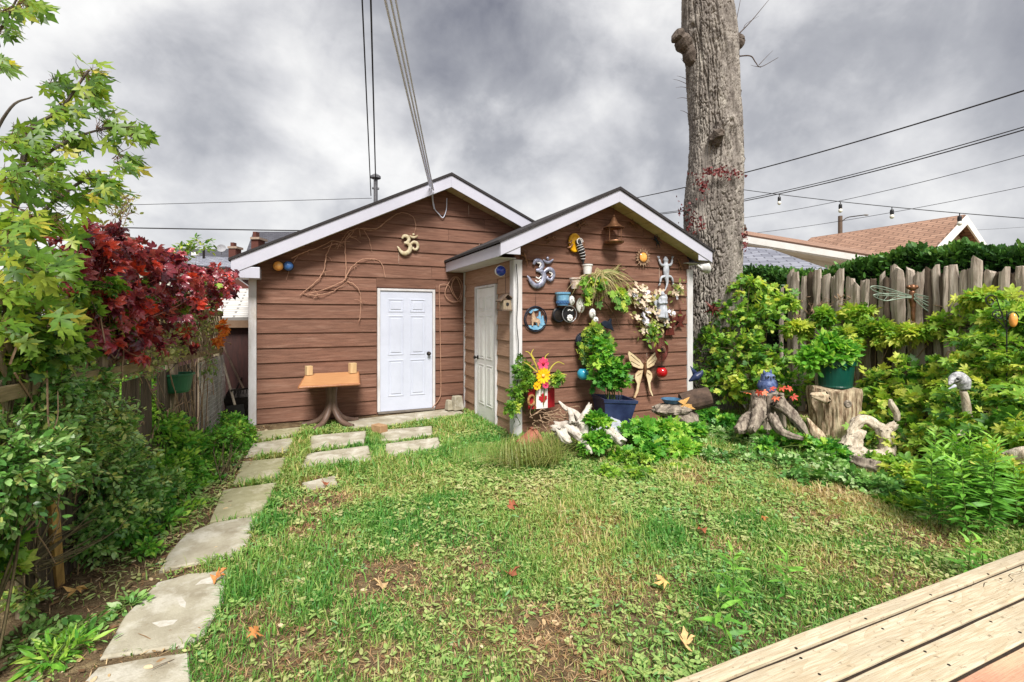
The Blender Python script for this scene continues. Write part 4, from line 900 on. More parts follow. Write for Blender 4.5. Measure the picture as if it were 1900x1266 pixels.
# ------------------------------------------------------------------ picket fence, right
RF = thing('split_rail_fence', 'weathered grey fence of split pickets with uneven tops on the right', 'fence', (8.0, 4, 0))
pick = pm('weathered_picket', S(186, 173, 160), S(134, 120, 108), scale=3.2, rough=.95, bump=.8, stretch=(9, 9, .7), bscale=22, island=.14, c3=S(204, 194, 182), s3=2.2, spec=.1, detail=10)
dpick = pm('dark_picket', S(104, 90, 78), S(74, 64, 56), scale=3.2, rough=.95, bump=.8, stretch=(9, 9, .7), bscale=22, island=.14, spec=.1, detail=10)
def rfp(u, v=590):             # point on the fence line seen at column u
    d = ray(u, v); # plane from A to B
    A_ = np.array([8.25, 6.2]); B_ = np.array([8.05, 2.4]); e = B_-A_; nn = np.array([-e[1], e[0]]); t = np.dot(A_, nn)/np.dot(d[:2], nn); return np.array([0, 0, CAMZ])+t*d
tops = [(1452, 535), (1465, 505), (1478, 506), (1492, 512), (1503, 507), (1518, 502), (1533, 510), (1547, 514), (1560, 503), (1579, 516), (1591, 526), (1601, 521), (1612, 520), (1622, 518), (1636, 508), (1648, 516), (1660, 492), (1673, 500), (1690, 500), (1707, 505), (1722, 496), (1735, 494), (1750, 505), (1757, 496), (1769, 490), (1787, 502), (1800, 500), (1816, 480), (1836, 504), (1850, 512), (1865, 500), (1880, 506), (1894, 498), (1912, 500), (1930, 492), (1950, 505)]
for i, (u, v) in enumerate(tops):
    b = rfp(u, v); w_ = (tops[min(i+1, len(tops)-1)][0]-tops[max(i-1, 0)][0])/2*np.dot(b, FW)/FPX*.92; w_ = min(max(w_, .06), .14); e = nrm(np.array([8.05-8.25, 2.4-6.2, 0])); nn = np.array([e[1], -e[0], 0])
    if np.dot(nn, FW) < 0: nn = -nn
    mb = MB(); kk = 16; sk = random.uniform(-.45, .45)*w_; lean = random.uniform(-.05, .05); ph = random.random()*9; off = random.uniform(-.03, .03); ring = []
    for k in range(kk+1):
        z = -.05+(b[2]+.05)*k/kk; wl_ = w_*(.5+.08*math.sin(k*.7+ph)+random.uniform(-.05, .05)); cx_ = lean*(k/kk-1)+.010*math.sin(k*.5+ph*2)
        if k == kk: wl_ *= random.uniform(.7, .95)
        for sx, oy in ((-1, -.02), (-.35, -.034), (.4, -.03), (1, -.016), (1, .02), (-1, .02)):
            zz2 = z
            if k == kk: zz2 += (sx*sk if abs(sk) > .008 else 0)*(1 if sx else 0)+random.uniform(-.035, .03)
            q = np.array([b[0], b[1], 0])+e*(cx_+sx*wl_)+nn*(oy+off+random.uniform(-.007, .007)); ring.append((q[0], q[1], zz2))
    mb.add(ring, [(k*6+j, k*6+(j+1) % 6, (k+1)*6+(j+1) % 6, (k+1)*6+j) for k in range(kk) for j in range(6)]+[tuple(range(6)), tuple(kk*6+j for j in range(6))])
    mb.build('picket', dpick if i in (13, 15, 29, 20) or i % 9 == 4 else pick, RF)
for z in (1.12, .5):
    mb = MB(); mb.beam(rfp(1440)*np.array([1, 1, 0])+np.array([.08, 0, z]), rfp(1960)*np.array([1, 1, 0])+np.array([.08, 0, z]), .05, .09); mb.build('rail', dpick, RF)
mb = MB()
for v0, v1 in ((607, 609), (596, 604)):
    a = rfp(1480, v0); b = rfp(1830, v1); mb.tube(spline([a+np.array([-.05, 0, 0]), (a+b)/2+np.array([-.07, 0, -.02]), b+np.array([-.05, 0, 0])], 8), .006, 5)
mb.build('fence_wire', dark_metal, RF)

# ------------------------------------------------------------------ lawn
SL = SLABS
def inpoly(px, py, poly):
    r = np.zeros(px.shape, bool); j = len(poly)-1
    for i in range(len(poly)):
        xi, yi = poly[i]; xj, yj = poly[j]
        c = ((yi > py) != (yj > py)) & (px < (xj-xi)*(py-yi)/(yj-yi+1e-12)+xi); r ^= c; j = i
    return r
BARE = []          # worn patches of soil and straw: x, y, radius, strength
for (u, v, r, s_) in [(735, 1075, .36, 1), (610, 935, .36, .9), (590, 900, .3, .7), (560, 985, .2, .8), (1010, 1175, .3, .95), (1050, 1240, .3, .85), (900, 1170, .25, .5), (1290, 890, .35, .7), (1120, 985, .35, .65), (1340, 940, .35, .6), (1480, 960, .4, .7),
                      (1710, 1000, .35, .8), (1450, 1060, .2, .5), (690, 1230, .17, 1), (560, 1200, .33, .85), (1330, 1010, .3, .7), (800, 1130, .15, .8), (500, 1150, .25, .6), (1180, 1100, .3, .5), (1560, 930, .4, .5), (870, 1050, .2, .6), (640, 1000, .2, .5), (1540, 1040, .25, .5), (460, 1010, .2, .6), (1010, 900, .25, .5), (1240, 1060, .25, .5), (1700, 1080, .3, .6)]:
    p = P(u, v, z=0); BARE.append((p[0], p[1], r, s_))
def bare(x, y):
    b = np.zeros(x.shape)
    for bx_, by_, r, s_ in BARE:
        d = np.hypot(x-bx_, y-by_)/r+.9*(fbm(x*5, y*5, 21, 3)-.5); b = np.maximum(b, s_*np.clip(1.6-1.3*d, 0, 1))
    return b
def inlawn(x, y):
    dx = y*0; left = -1.15+.0*y
    ok = (x > -1.3) & (y > 1.29) & (x < 7.6) & (y < 8.0)
    ok &= ~((x > SX0-.05) & (y > SY0-.06) & (x < SX1+.1)); ok &= ~((y > 7.2) & (x < .1)); ok &= ~((y > 7.75) & (x < 2.8))
    for q in SL:
        c = q.mean(0); ok &= ~inpoly(x, y, c+(q-c)*(.94 if c[1] < 4.2 else 1.04))
    return ok
def sample(n, x0, x1, y0, y1):
    x = rng.uniform(x0, x1, n); y = rng.uniform(y0, y1, n)
    cz = x*FW[0]+y*FW[1]; cxx = (x*RT[0]+y*RT[1])/np.maximum(cz, .1); k = (cz > .9) & (np.abs(cxx) < 1.25) & (CAMZ/np.maximum(cz, .1) < .87)
    return x[k], y[k], cz[k]
# distance to the path's left bed
def leftbed(x, y): # 1 inside the earth bed left of the path
    pe = np.interp(y, [2.2, 2.8, 3.6, 4.6, 6, 8], [-.52, -.45, -.52, -.45, -.35, -.3]); return np.clip((pe-x)/.12, 0, 1)
LUSH = [P(u, v, z=0)[:2] for u, v in ((480, 985), (440, 1110), (560, 1130), (620, 1190), (700, 1130), (740, 980), (820, 930), (850, 860), (830, 800), (900, 820), (460, 1190), (650, 1240), (1080, 930), (1240, 990), (1140, 1010), (1400, 980), (1000, 1060))]
def lushp(x, y):
    r = np.zeros(x.shape)
    for q in LUSH: r = np.maximum(r, np.exp(-((x-q[0])**2+(y-q[1])**2)/.055))
    return r*np.clip(fbm(x*4, y*4, 91, 3)*2-.2, 0, 1)
def grass(n, hmin, hmax, seed, w=.0034, keep=1.0, straw=0.0):
    x, y, cz = sample(n, -1.3, 7.6, 1.29, 8)
    dens = np.clip((fbm(x*1.7, y*1.7, 40+seed, 4)-.28)*3.4+lushp(x, y), .35, 1)*(1-.96*bare(x, y))*np.clip(1.35-cz/9, .35, 1)*(1-.97*leftbed(x, y))*keep
    k = (rng.random(len(x)) < dens) & inlawn(x, y); x, y, cz = x[k], y[k], cz[k]; m = len(x)
    lush = fbm(x*.9+3, y*.9, 51, 4); h = rng.uniform(hmin, hmax, m)*(.55+.9*np.clip((lush-.25)*1.8, 0, 1)); h *= np.clip(cz/3, .85, 1.3)*(1+.5*lushp(x, y))
    ww = w*np.clip(cz/2.2, .9, 3.0)*rng.uniform(.7, 1.3, m)
    a = rng.uniform(0, 2*np.pi, m); lean = rng.uniform(.25, 1.45, m); D = np.stack([np.cos(a), np.sin(a), 0*a], 1); Wd = np.stack([-np.sin(a), np.cos(a), 0*a], 1)
    b = rng.uniform(0, np.pi, m); Wd = Wd*np.cos(b*.4)[:, None]
    base = np.stack([x, y, gz(x, y)-.003], 1); up = np.array([0, 0, 1.])
    m1 = base+up*(h*.55)[:, None]+D*(h*lean*.22)[:, None]; tip = base+up*(h*(1-.25*lean))[:, None]+D*(h*lean*.75)[:, None]
    V = np.stack([base-Wd*ww[:, None]*.5, base+Wd*ww[:, None]*.5, m1-Wd*ww[:, None]*.42, m1+Wd*ww[:, None]*.42, tip], 1).reshape(-1, 3)
    o = (np.arange(m)*5)[:, None]; T = np.concatenate([o+np.array([[0, 1, 3]]), o+np.array([[0, 3, 2]]), o+np.array([[2, 3, 4]])])
    tn = .60+1.2*(fbm(x*1.1, y*1.1, 61, 4)-.5)+.18*lushp(x, y)+rng.normal(0, .2, m)-.25*(rng.random(m) < .12)-.30*np.clip(bare(x, y)*1.5, 0, 1)+.12*np.clip((3.2-x)/3, -.6, 1)
    return V, T, np.repeat(tn, 5)
grass_l = leafmat('grass_blade', [S(192, 172, 128), S(184, 174, 110), S(160, 172, 98), S(130, 164, 78), S(102, 152, 64), S(78, 136, 56)], transl=.35, rough=.5)
def thatch(n):      # dead flattened grass over the worn patches
    x, y, cz = sample(n, -1.3, 7.6, 1.29, 8); b = bare(x, y); k = (rng.random(len(x)) < .06+.8*np.clip(b*1.4, 0, 1)*np.clip(fbm(x*7, y*7, 101, 3)*3-1.0, .08, 1)) & inlawn(x, y); x, y, cz = x[k], y[k], cz[k]; m = len(x)
    a = rng.uniform(0, 2*np.pi, m); h = rng.uniform(.02, .06, m); ris = rng.uniform(.03, .7, m); D = np.stack([np.cos(a), np.sin(a), ris], 1); Wd = np.stack([-np.sin(a), np.cos(a), 0*a], 1)*(.0022*np.clip(cz/2.2, .9, 3))[:, None]
    base = np.stack([x, y, gz(x, y)+.002], 1); mid = base+D*(h*.55)[:, None]; tip = base+D*h[:, None]*np.array([1, 1, .75]); V = np.stack([base-Wd, base+Wd, mid-Wd*.8, mid+Wd*.8, tip], 1).reshape(-1, 3)
    o = (np.arange(m)*5)[:, None]; T = np.concatenate([o+np.array([[0, 1, 3]]), o+np.array([[0, 3, 2]]), o+np.array([[2, 3, 4]])]); return V, T, np.repeat(rng.random(m), 5)
dead_l = leafmat('dead_grass', [S(120, 88, 60), S(150, 116, 82), S(178, 146, 108), S(198, 174, 134)], transl=.2, rough=.7)
V, T, C = thatch(330000); tag(fast('dead_grass', V, T, dead_l, None, C, org=np.zeros(3)), 'brown dead grass matted over the worn patches of lawn', 'dead grass', kind='stuff')
# crumbs of earth on the bare ground
x, y, cz = sample(60000, -1.35, 7.4, 1.29, 7.9); k = (rng.random(len(x)) < .02+.5*np.clip(bare(x, y), 0, 1)+.55*leftbed(x, y)) & (inlawn(x, y) | (leftbed(x, y) > 0)); x, y = x[k], y[k]; m = len(x)
oc_ = np.array([(1, 0, 0), (-1, 0, 0), (0, 1, 0), (0, -1, 0), (0, 0, 1), (0, 0, -.6)], float); of_ = np.array([(0, 2, 4), (2, 1, 4), (1, 3, 4), (3, 0, 4), (2, 0, 5), (1, 2, 5), (3, 1, 5), (0, 3, 5)])
sz = rng.uniform(.003, .012, m)*rng.choice([.7, 1, 1.5], m, p=[.5, .4, .1]); V = (np.stack([x, y, gz(x, y)+.002], 1)[:, None]+oc_[None]*sz[:, None, None]*rng.uniform(.6, 1.3, (m, 6, 3))).reshape(-1, 3); T = (of_[None]+(np.arange(m)*6)[:, None, None]).reshape(-1, 3)
tag(fast('soil_crumbs', V, T, leafmat('earth_crumb', [S(70, 56, 44), S(98, 80, 62), S(128, 108, 86)], transl=.0, rough=.95, spec=.1), None, np.repeat(rng.random(m), 6), org=np.zeros(3)), 'crumbs of dark earth on the bare ground', 'soil', kind='stuff')
V, T, C = cat([grass(430000, .025, .055, 1, w=.0058), grass(200000, .045, .09, 2, w=.0062, keep=.85)])
# denser tufts round the slabs and along the garage
tag(fast('grass', V, T, grass_l, None, C, org=np.zeros(3)), 'patchy uneven grass of the back lawn, bright tufts between straw coloured spots', 'grass', kind='stuff')
weed_l = leafmat('weed_leaf', [S(180, 178, 128), S(164, 172, 108), S(142, 168, 92), S(116, 158, 82), S(118, 162, 112)], transl=.22, rough=.5)
def weeds(n, leafn, size, templ, rise, seed, thr=.45, sizej=.4):
    x, y, cz = sample(n, -1.2, 7.6, 1.29, 7.9); k = inlawn(x, y) & (rng.random(len(x)) < np.clip((fbm(x*1.3, y*1.3, seed, 4)-thr)*5, 0, 1)) & (rng.random(len(x)) > bare(x, y)*.85) & (rng.random(len(x)) > leftbed(x, y)*np.where(y < 3.5, .75, .25)); x, y = x[k], y[k]; cz = x*FW[0]+y*FW[1]; k = rng.random(len(x)) < np.where(cz < 3.6, .75, .9)*np.where(x < 1.2, .65, 1); x, y = x[k], y[k]; m = len(x)
    if m == 0: return None
    a = rng.uniform(0, 2*np.pi, (m, leafn))+np.linspace(0, 2*np.pi, leafn, endpoint=False)[None]*.0; r = rng.uniform(.1, .9, (m, leafn))*size
    pos = np.stack([x[:, None]+np.cos(a)*r*.5, y[:, None]+np.sin(a)*r*.5, gz(x, y)[:, None]+rise*rng.uniform(.3, 1, (m, leafn))], -1).reshape(-1, 3)
    ax = np.stack([np.cos(a), np.sin(a), rng.uniform(-.2, .5, (m, leafn))], -1).reshape(-1, 3); nm = np.array([0, 0, 1.])+rng.normal(0, .3, (m*leafn, 3))
    sz = size*np.repeat(rng.uniform(1-sizej, 1+sizej, m)*np.clip((x*FW[0]+y*FW[1])/4.2, .72, 1.1), leafn)*rng.uniform(.7, 1.1, m*leafn); tn = np.repeat(.45+1.2*(fbm(x*.9, y*.9, seed+7, 3)-.5)+rng.normal(0, .12, m), leafn)+rng.normal(0, .1, m*leafn)
    return leaves(pos, ax, nm, sz, templ, tn, .3)
V, T, C = cat([weeds(16000, 5, .032, OVAL, .03, 71, .45), weeds(8000, 7, .06, LANCE, .035, 72, .42), weeds(15000, 6, .026, ROUND, .045, 73, .52), weeds(1800, 6, .055, OVAL, .03, 76, .5), weeds(9000, 3, .03, CLOVER, .05, 78, .5), weeds(17000, 5, .042, OVAL, .04, 79, .36), weeds(9000, 5, .06, LANCE, .05, 80, .36)])
tag(fast('lawn_weeds', V, T, weed_l, None, C, org=np.zeros(3)), 'broad leaved weeds and clover growing through the lawn', 'weeds', kind='stuff')
litter_l = leafmat('leaf_litter', [S(92, 66, 46), S(128, 96, 66), S(160, 130, 92), S(190, 164, 124), S(204, 188, 156)], transl=.1, rough=.8)
x, y, cz = sample(16000, -1.35, 7.4, 1.29, 7.9); dns = .10+.35*bare(x, y)+.5*leftbed(x, y)+.55*((y > 7.1) & (x < .2)); k = (rng.random(len(x)) < dns) & (inlawn(x, y) | (leftbed(x, y) > 0)); x, y = x[k], y[k]; m = len(x)
V, T, C = leaves(np.stack([x, y, gz(x, y)+.012], 1), rng.normal(size=(m, 3))*np.array([1, 1, .15]), np.array([0, 0, 1.])+rng.normal(0, .35, (m, 3)), rng.uniform(.015, .055, m), OVAL, rng.random(m))
sx, sy, _ = sample(9000, -1.35, 7.4, 1.29, 7.9); k = (rng.random(len(sx)) < .08+.5*bare(sx, sy)+.4*leftbed(sx, sy)) & (inlawn(sx, sy) | (leftbed(sx, sy) > 0)); sx, sy = sx[k], sy[k]; m = len(sx)
V2, T2, C2 = leaves(np.stack([sx, sy, gz(sx, sy)+.012], 1), rng.normal(size=(m, 3))*np.array([1, 1, .1]), np.array([0, 0, 1.])+rng.normal(0, .2, (m, 3)), rng.uniform(.03, .13, m), fan([(0, 0), (.1, .02), (.5, .03), (.9, .02), (1, 0)]), rng.random(m))
V, T, C = cat([(V, T, C), (V2, T2, C2)])
tag(fast('leaf_litter', V, T, litter_l, None, C, org=np.zeros(3)), 'dry leaf crumbs and straw scattered over the soil', 'leaf litter', kind='stuff')
# single fallen leaves
fallen = leafmat('fallen_leaf', [S(186, 118, 66), S(204, 150, 86), S(222, 178, 110), S(206, 176, 140)], transl=.15, rough=.7)
fallen_r = leafmat('fallen_leaf_dark', [S(124, 66, 48), S(150, 86, 58), S(170, 110, 82)], transl=.15, rough=.7)
for (u, v, s_, lab, fm) in [(1272, 1200, .095, 'large orange maple leaf on the lawn left of the deck', fallen), (1302, 990, .10, 'rust coloured leaf lying on the lawn below the leaning log pots', fallen_r), (1238, 1092, .09, 'pale tan curled leaf on the lawn above the large orange one', fallen), (948, 944, .10, 'reddish orange leaf in the clover at the middle of the lawn', fallen_r),
                            (1413, 966, .07, 'small orange leaf right of the rust coloured one', fallen), (467, 1190, .07, 'orange leaf beside the grass edge right of the big slab', fallen), (942, 1062, .09, 'dark brown leaf right of the straw patch', fallen_r), (707, 1095, .08, 'cream leaf lying in the brown straw patch', fallen), (600, 900, .07, 'brown leaf by the broken buried slab', fallen_r), (150, 1095, .10, 'yellow tan leaf in the bed beside the yellow stake', fallen), (395, 1075, .08, 'bleached leaf on the edge of the rough slab', fallen)]:
    p = P(u, v, z=.045); a = random.uniform(0, 6); V, T, C = leaves(p[None], np.array([[math.cos(a), math.sin(a), .25]]), np.array([[.2, -.5, .9]]), s_, MAPLE, np.array([random.random()])); V[:, 2] += .02*np.sin(V[:, 0]*60)+.012
    tag(fast('fallen_leaf', V, T, fm, None, C), lab, 'leaf', 'fallen leaves on the lawn')
# ------------------------------------------------------------------ vegetation
stem_m = pm('stem', S(112, 100, 70), S(80, 72, 50), scale=20, rough=.85, bump=.1); stem_g = pm('green_stem', S(104, 124, 60), S(84, 104, 50), scale=20, rough=.7, bump=.1)
dry_m = pm('dry_vine', S(164, 138, 112), S(124, 100, 80), scale=20, rough=.9, bump=.2)
PINN5 = palm((-80, -38, 0, 38, 80), (.6, .88, 1, .88, .6), w=.25, droop=-.32)
lm_maple = leafmat('maple_leaf', [S(70, 104, 36), S(92, 130, 44), S(124, 154, 52), S(158, 172, 62), S(206, 186, 74)], transl=.45, rough=.42, tboost=1.35)
lm_yg = leafmat('yellow_green_leaf', [S(62, 108, 42), S(92, 140, 50), S(126, 168, 60), S(154, 186, 70), S(194, 200, 88)], transl=.38, rough=.5)
lm_hop = leafmat('hop_leaf', [S(52, 92, 36), S(78, 122, 44), S(112, 150, 54), S(150, 174, 64), S(186, 190, 84)], transl=.35, rough=.5)
lm_euon = leafmat('euonymus_leaf', [S(66, 112, 54), S(94, 144, 66), S(124, 170, 84), S(160, 194, 128), S(196, 204, 116)], transl=.3, rough=.3, spec=.6)
lm_bright = leafmat('bright_leaf', [S(52, 112, 40), S(76, 140, 48), S(100, 162, 56), S(130, 182, 66), S(170, 200, 84)], transl=.38, rough=.45)
lm_red = leafmat('red_creeper_leaf', [S(84, 28, 42), S(118, 40, 54), S(150, 56, 68), S(178, 92, 98), S(216, 76, 56)], transl=.3, rough=.3, spec=.75)
lm_hedge = leafmat('hedge_leaf', [S(40, 74, 36), S(58, 98, 44), S(82, 126, 54), S(118, 158, 70)], transl=.15, rough=.45)
lm_lance = leafmat('goldenrod_leaf', [S(60, 116, 44), S(84, 142, 54), S(112, 168, 62), S(150, 192, 76)], transl=.3, rough=.5)
lm_clov = leafmat('pale_ground_leaf', [S(70, 118, 50), S(96, 144, 66), S(124, 166, 84), S(150, 182, 112), S(170, 192, 140)], transl=.25, rough=.5)
lm_fern = leafmat('dry_frond', [S(124, 140, 70), S(150, 158, 90), S(184, 172, 118), S(206, 190, 146)], transl=.3, rough=.6)

# maple: trunk just outside the photo, boughs reaching in at the upper left
mt = thing('maple_tree', 'maple tree with green lobed leaves reaching in from the upper left', 'tree', (-2.5, 2.5, 0))
brk = pm('maple_bark', S(92, 84, 74), S(64, 58, 52), scale=8, rough=.9, bump=.5, stretch=(1, 1, .4))
mb = MB(); p, r = spline([(-2.5, 2.5, -.1), (-2.46, 2.5, .8), (-2.4, 2.52, 1.8), (-2.42, 2.6, 2.8), (-2.5, 2.7, 4.2)], 6, [.13, .1, .09, .08, .05]); mb.tube(p, r, 12); mb.build('trunk', brk, mt)
limbs = [([(-2.4, 2.52, 1.8), P(-40, 420, t=2.6), P(30, 335, t=2.65), P(60, 240, t=2.75), P(110, 205, t=2.85), P(165, 130, t=2.95)], .022),
         ([P(30, 335, t=2.65), P(110, 270, t=2.7), P(190, 240, t=2.8), P(262, 235, t=2.9)], .010),
         ([(-2.4, 2.52, 1.7), P(-30, 470, t=2.4), P(52, 420, t=2.4), P(105, 370, t=2.5), P(170, 330, t=2.6), P(215, 350, t=2.65)], .016),
         ([(-2.4, 2.5, 1.6), P(-40, 560, t=2.3), P(40, 500, t=2.25), P(95, 470, t=2.25)], .014), ([P(52, 420, t=2.4), P(58, 520, t=2.3), P(95, 580, t=2.3)], .009),
         ([(-2.42, 2.6, 2.8), P(-60, 90, t=2.8), P(-5, 60, t=2.8), P(25, 10, t=2.8), P(60, -60, t=2.8)], .012), ([P(-60, 90, t=2.8), P(-15, 130, t=2.8), P(10, 115, t=2.8)], .004), ([P(-40, 420, t=2.6), P(-20, 280, t=2.6), P(20, 200, t=2.6), P(60, 180, t=2.7)], .012)]
lp = []; mbp = []
for pts, r in limbs:
    p = spline(pts, 6); mb = MB(); mb.tube(p, list(np.linspace(r, r*.3, len(p))), 6); mb.build('branch', brk, mt)
dens = [(60, 240, 2.75, 30, 26), (110, 200, 2.85, 26, 26), (165, 135, 2.95, 26, 22), (170, 165, 2.95, 20, 18), (100, 150, 2.85, 20, 14), (190, 235, 2.85, 28, 24), (250, 245, 2.95, 24, 22), (225, 285, 2.85, 26, 18), (130, 265, 2.75, 24, 22), (75, 300, 2.6, 34, 30), (30, 255, 2.6, 28, 24),
        (20, 330, 2.5, 34, 30), (110, 340, 2.55, 36, 26), (165, 320, 2.6, 30, 16), (205, 335, 2.65, 28, 14), (160, 365, 2.6, 30, 18), (60, 395, 2.35, 44, 34), (110, 410, 2.4, 36, 26), (20, 420, 2.3, 36, 28), (40, 480, 2.2, 44, 40), (90, 500, 2.2, 34, 24), (15, 540, 2.2, 34, 26), (80, 560, 2.2, 26, 14), (110, 590, 2.25, 18, 8), (10, 600, 2.2, 26, 18), (20, 15, 2.8, 28, 24), (5, 55, 2.8, 18, 14), (5, 110, 2.8, 14, 10), (50, 5, 2.8, 20, 10), (5, 460, 2.2, 30, 24)]
pos = []; twg = []
for (u, v, t, rad_, n_) in dens:
    n_ = int(n_*.8)
    for _ in range(n_):
        q = P(u+rng.normal(0, rad_*.6), v+rng.normal(0, rad_*.55), t=t+rng.normal(0, .14)); pos.append(q); c0 = P(u-10, v+6, t=t); twg.append(np.linspace(c0+rng.normal(0, .01, 3), q, 4)+rng.normal(0, .006, (4, 3)))
pos = np.array(pos); n_ = len(pos); ax = np.array([.85, -.1, -.5])+rng.normal(0, .3, (n_, 3)); nm = np.array([.3, -.5, .6])+rng.normal(0, .55, (n_, 3))
vv = (pos[:, 2]-1.4)/1.4
V, T, C = leaves(pos, ax, nm, rng.uniform(.065, .125, n_), MAPLE, .40+rng.normal(0, .22, n_)-.06*vv, .25); fast('foliage', V, T, lm_maple, mt, C)
tV, tT = tri_tubes(np.array(twg), .0022, .001); fast('twigs', tV, tT, pm('red_twig', S(120, 84, 60), S(90, 60, 46)), mt)

# red creeper over the lattice fence
rc = []
for (u, v, t, r) in [(210, 600, 3.5, .12), (150, 600, 3.2, .12), (300, 590, 4.4, .12), (200, 640, 3.5, .08), (245, 655, 3.7, .07), (130, 470, 3.1, .14), (290, 470, 4.4, .07), (320, 480, 4.8, .08), (375, 500, 5.6, .14), (415, 500, 6.4, .14), (390, 560, 6.0, .14), (430, 540, 6.9, .12), (300, 620, 4.5, .1), (365, 590, 5.4, .1), (345, 620, 5.1, .07), (358, 650, 5.4, .06), (150, 470, 3.3, .22), (200, 460, 3.6, .24), (120, 505, 3.1, .2), (180, 520, 3.4, .26), (240, 500, 3.9, .26), (290, 520, 4.3, .25), (230, 560, 3.7, .25), (280, 570, 4.1, .24), (180, 580, 3.3, .2), (330, 535, 4.8, .22), (370, 530, 5.5, .22), (405, 520, 6.2, .2), (310, 490, 4.5, .16), (410, 545, 6.4, .2), (350, 560, 5.0, .16), (240, 610, 3.6, .14), (265, 630, 3.8, .12), (155, 440, 3.3, .12), (185, 425, 3.5, .09)]: rc.append(E(u, v, t, r*.9, r*1.2, r*.85))
plant('red_creeper', 'dark red creeper heaped over the top of the left lattice fence', 'creeper', rc, 9, 6, .085, PINN5, lm_red, pm('red_stem', S(130, 60, 62), S(160, 110, 90)), base=(-1.3, 4.2, 1.55), droop=.7, tmean=.42, tsig=.42, upn=.25, spread=1.15)
gc = [E(u, v, t, r, r*1.2, r) for u, v, t, r in ((170, 540, 3.2, .16), (250, 545, 3.9, .16), (330, 560, 4.9, .16), (390, 540, 6.0, .15), (210, 600, 3.5, .12), (120, 560, 3.0, .14))]
plant('green_creeper', 'green and olive creeper leaves showing between the dark red ones on the left fence', 'creeper', gc, 14, 6, .07, PINN5, lm_hop, dry_m, base=(-1.28, 4.6, 1.3), droop=.6, tmean=.5, tsig=.4, upn=.3)
rc = [E(365, 575, 5.6, .25, .3, .15), E(330, 590, 5.0, .2, .3, .15), E(380, 610, 6.0, .2, .25, .15), E(345, 625, 5.2, .2, .3, .2), E(300, 640, 4.4, .2, .3, .2), E(385, 670, 5.9, .1, .2, .25), E(265, 680, 4.1, .12, .25, .2)]
plant('pale_creeper', 'thin yellowing creeper with bare tendrils at the far end of the lattice fence', 'creeper', rc, 32, 5, .055, OVAL, leafmat('pale_creeper_leaf', [S(90, 120, 60), S(130, 150, 84), S(170, 176, 110), S(196, 184, 120)]), dry_m, base=(-1.05, 6.6, 0), tmean=.5)
ov = [E(415, 605, 6.6, .07), E(405, 630, 6.5, .06)]
plant('orange_creeper', 'sprig of orange leaves hanging beside the gap left of the garage', 'creeper', ov, 8, 4, .09, CREEP, leafmat('orange_leaf', [S(190, 84, 40), S(220, 130, 50), S(226, 160, 66)]), dry_m, base=P(412, 640, t=6.6))
# dark growth behind the lattice
for i, (x, y, r, h, lab) in enumerate([(-2.1, 3.4, .5, 1.3, 'dark leafy bush behind the near end of the lattice fence'), (-2.0, 4.6, .55, 1.4, 'dark leafy bush behind the middle of the lattice fence'), (-1.8, 6.0, .5, 1.3, 'dark leafy bush behind the far end of the lattice fence'), (-1.75, 7.3, .45, 1.2, 'dark leafy bush behind the wire mesh')]):
    plant('dark_bush', lab, 'bush', [(x, y, h*.35, r, r*1.4, h*.4), (x, y, h*.8, r, r*1.3, h*.4)], 90, 8, .075, OVAL, lm_hop, stem_m, 'bushes beyond the left fence', base=(x, y, 0), tmean=.15)
# broad euonymus in front of the fence
cl = [E(40, 720, 2.75, .3, .3, .25), (-1.25, 3.1, .9, .25, .4, .3), E(20, 800, 2.6, .3), E(100, 780, 2.95, .28), E(60, 880, 2.8, .22), E(140, 850, 3.15, .26), E(190, 800, 3.5, .26), E(150, 930, 3.3, .2), E(25, 940, 2.65, .14), E(200, 890, 3.4, .25), E(150, 720, 3.3, .2), E(235, 850, 3.8, .2), E(40, 670, 2.8, .18), E(230, 950, 3.45, .2, .2, .14), E(180, 980, 3.2, .2, .2, .16), E(185, 1010, 3.2, .14, .2, .1), E(210, 960, 3.3, .2), E(250, 920, 3.6, .2), E(175, 965, 3.2, .12), E(270, 960, 3.7, .16, .2, .12), E(50, 1110, 2.6, .1, .1, .06), E(300, 900, 4.1, .16)]
plant('euonymus_shrub', 'large shrub of rounded grey green leaves at the left edge under the maple', 'shrub', cl, 135, 13, .043, OVAL, lm_euon, stem_m, base=(-1.35, 3.4, .3), tmean=.5, tsig=.36, droop=.2, r0=.0025)
cl = [E(8, 1005, 2.4, .07), E(6, 1060, 2.4, .05), E(4, 900, 2.4, .10)]
plant('climbing_bean', 'larger leaved climber at the far left edge near the thin stake', 'climber', cl, 20, 5, .085, HOP, lm_yg, stem_m, base=P(35, 1120, z=0), tmean=.55)
cl = [E(20, 590, 2.5, .2, .2, .2), E(95, 610, 2.75, .18), E(60, 650, 2.6, .18), E(130, 640, 3.0, .14), E(15, 660, 2.5, .15)]
plant('green_vine', 'green leafy vine on the lattice just below the maple leaves', 'vine', cl, 40, 7, .06, HOP, lm_hop, stem_m, base=(-1.3, 2.9, 0), tmean=.45)
cl = [E(270, 800, 4.6, .28), E(330, 840, 4.9, .25), E(300, 880, 4.4, .22), E(250, 740, 4.6, .2, .2, .2), E(350, 870, 4.7, .2), E(280, 930, 3.9, .16), E(330, 905, 4.4, .18, .2, .12), E(370, 905, 4.7, .16, .2, .1), E(300, 970, 3.7, .16, .16, .07), E(345, 945, 4.1, .16, .2, .07), E(392, 905, 4.8, .16, .2, .07), E(235, 990, 3.35, .14, .14, .08), E(310, 800, 4.9, .2), E(345, 815, 5.2, .18)]
plant('leafy_weed_clump', 'loose clump of mid green weeds between the big shrub and the box bush', 'weed clump', cl, 60, 8, .06, OVAL, lm_bright, stem_g, base=P(300, 930, z=0), tmean=.55, lift=1)
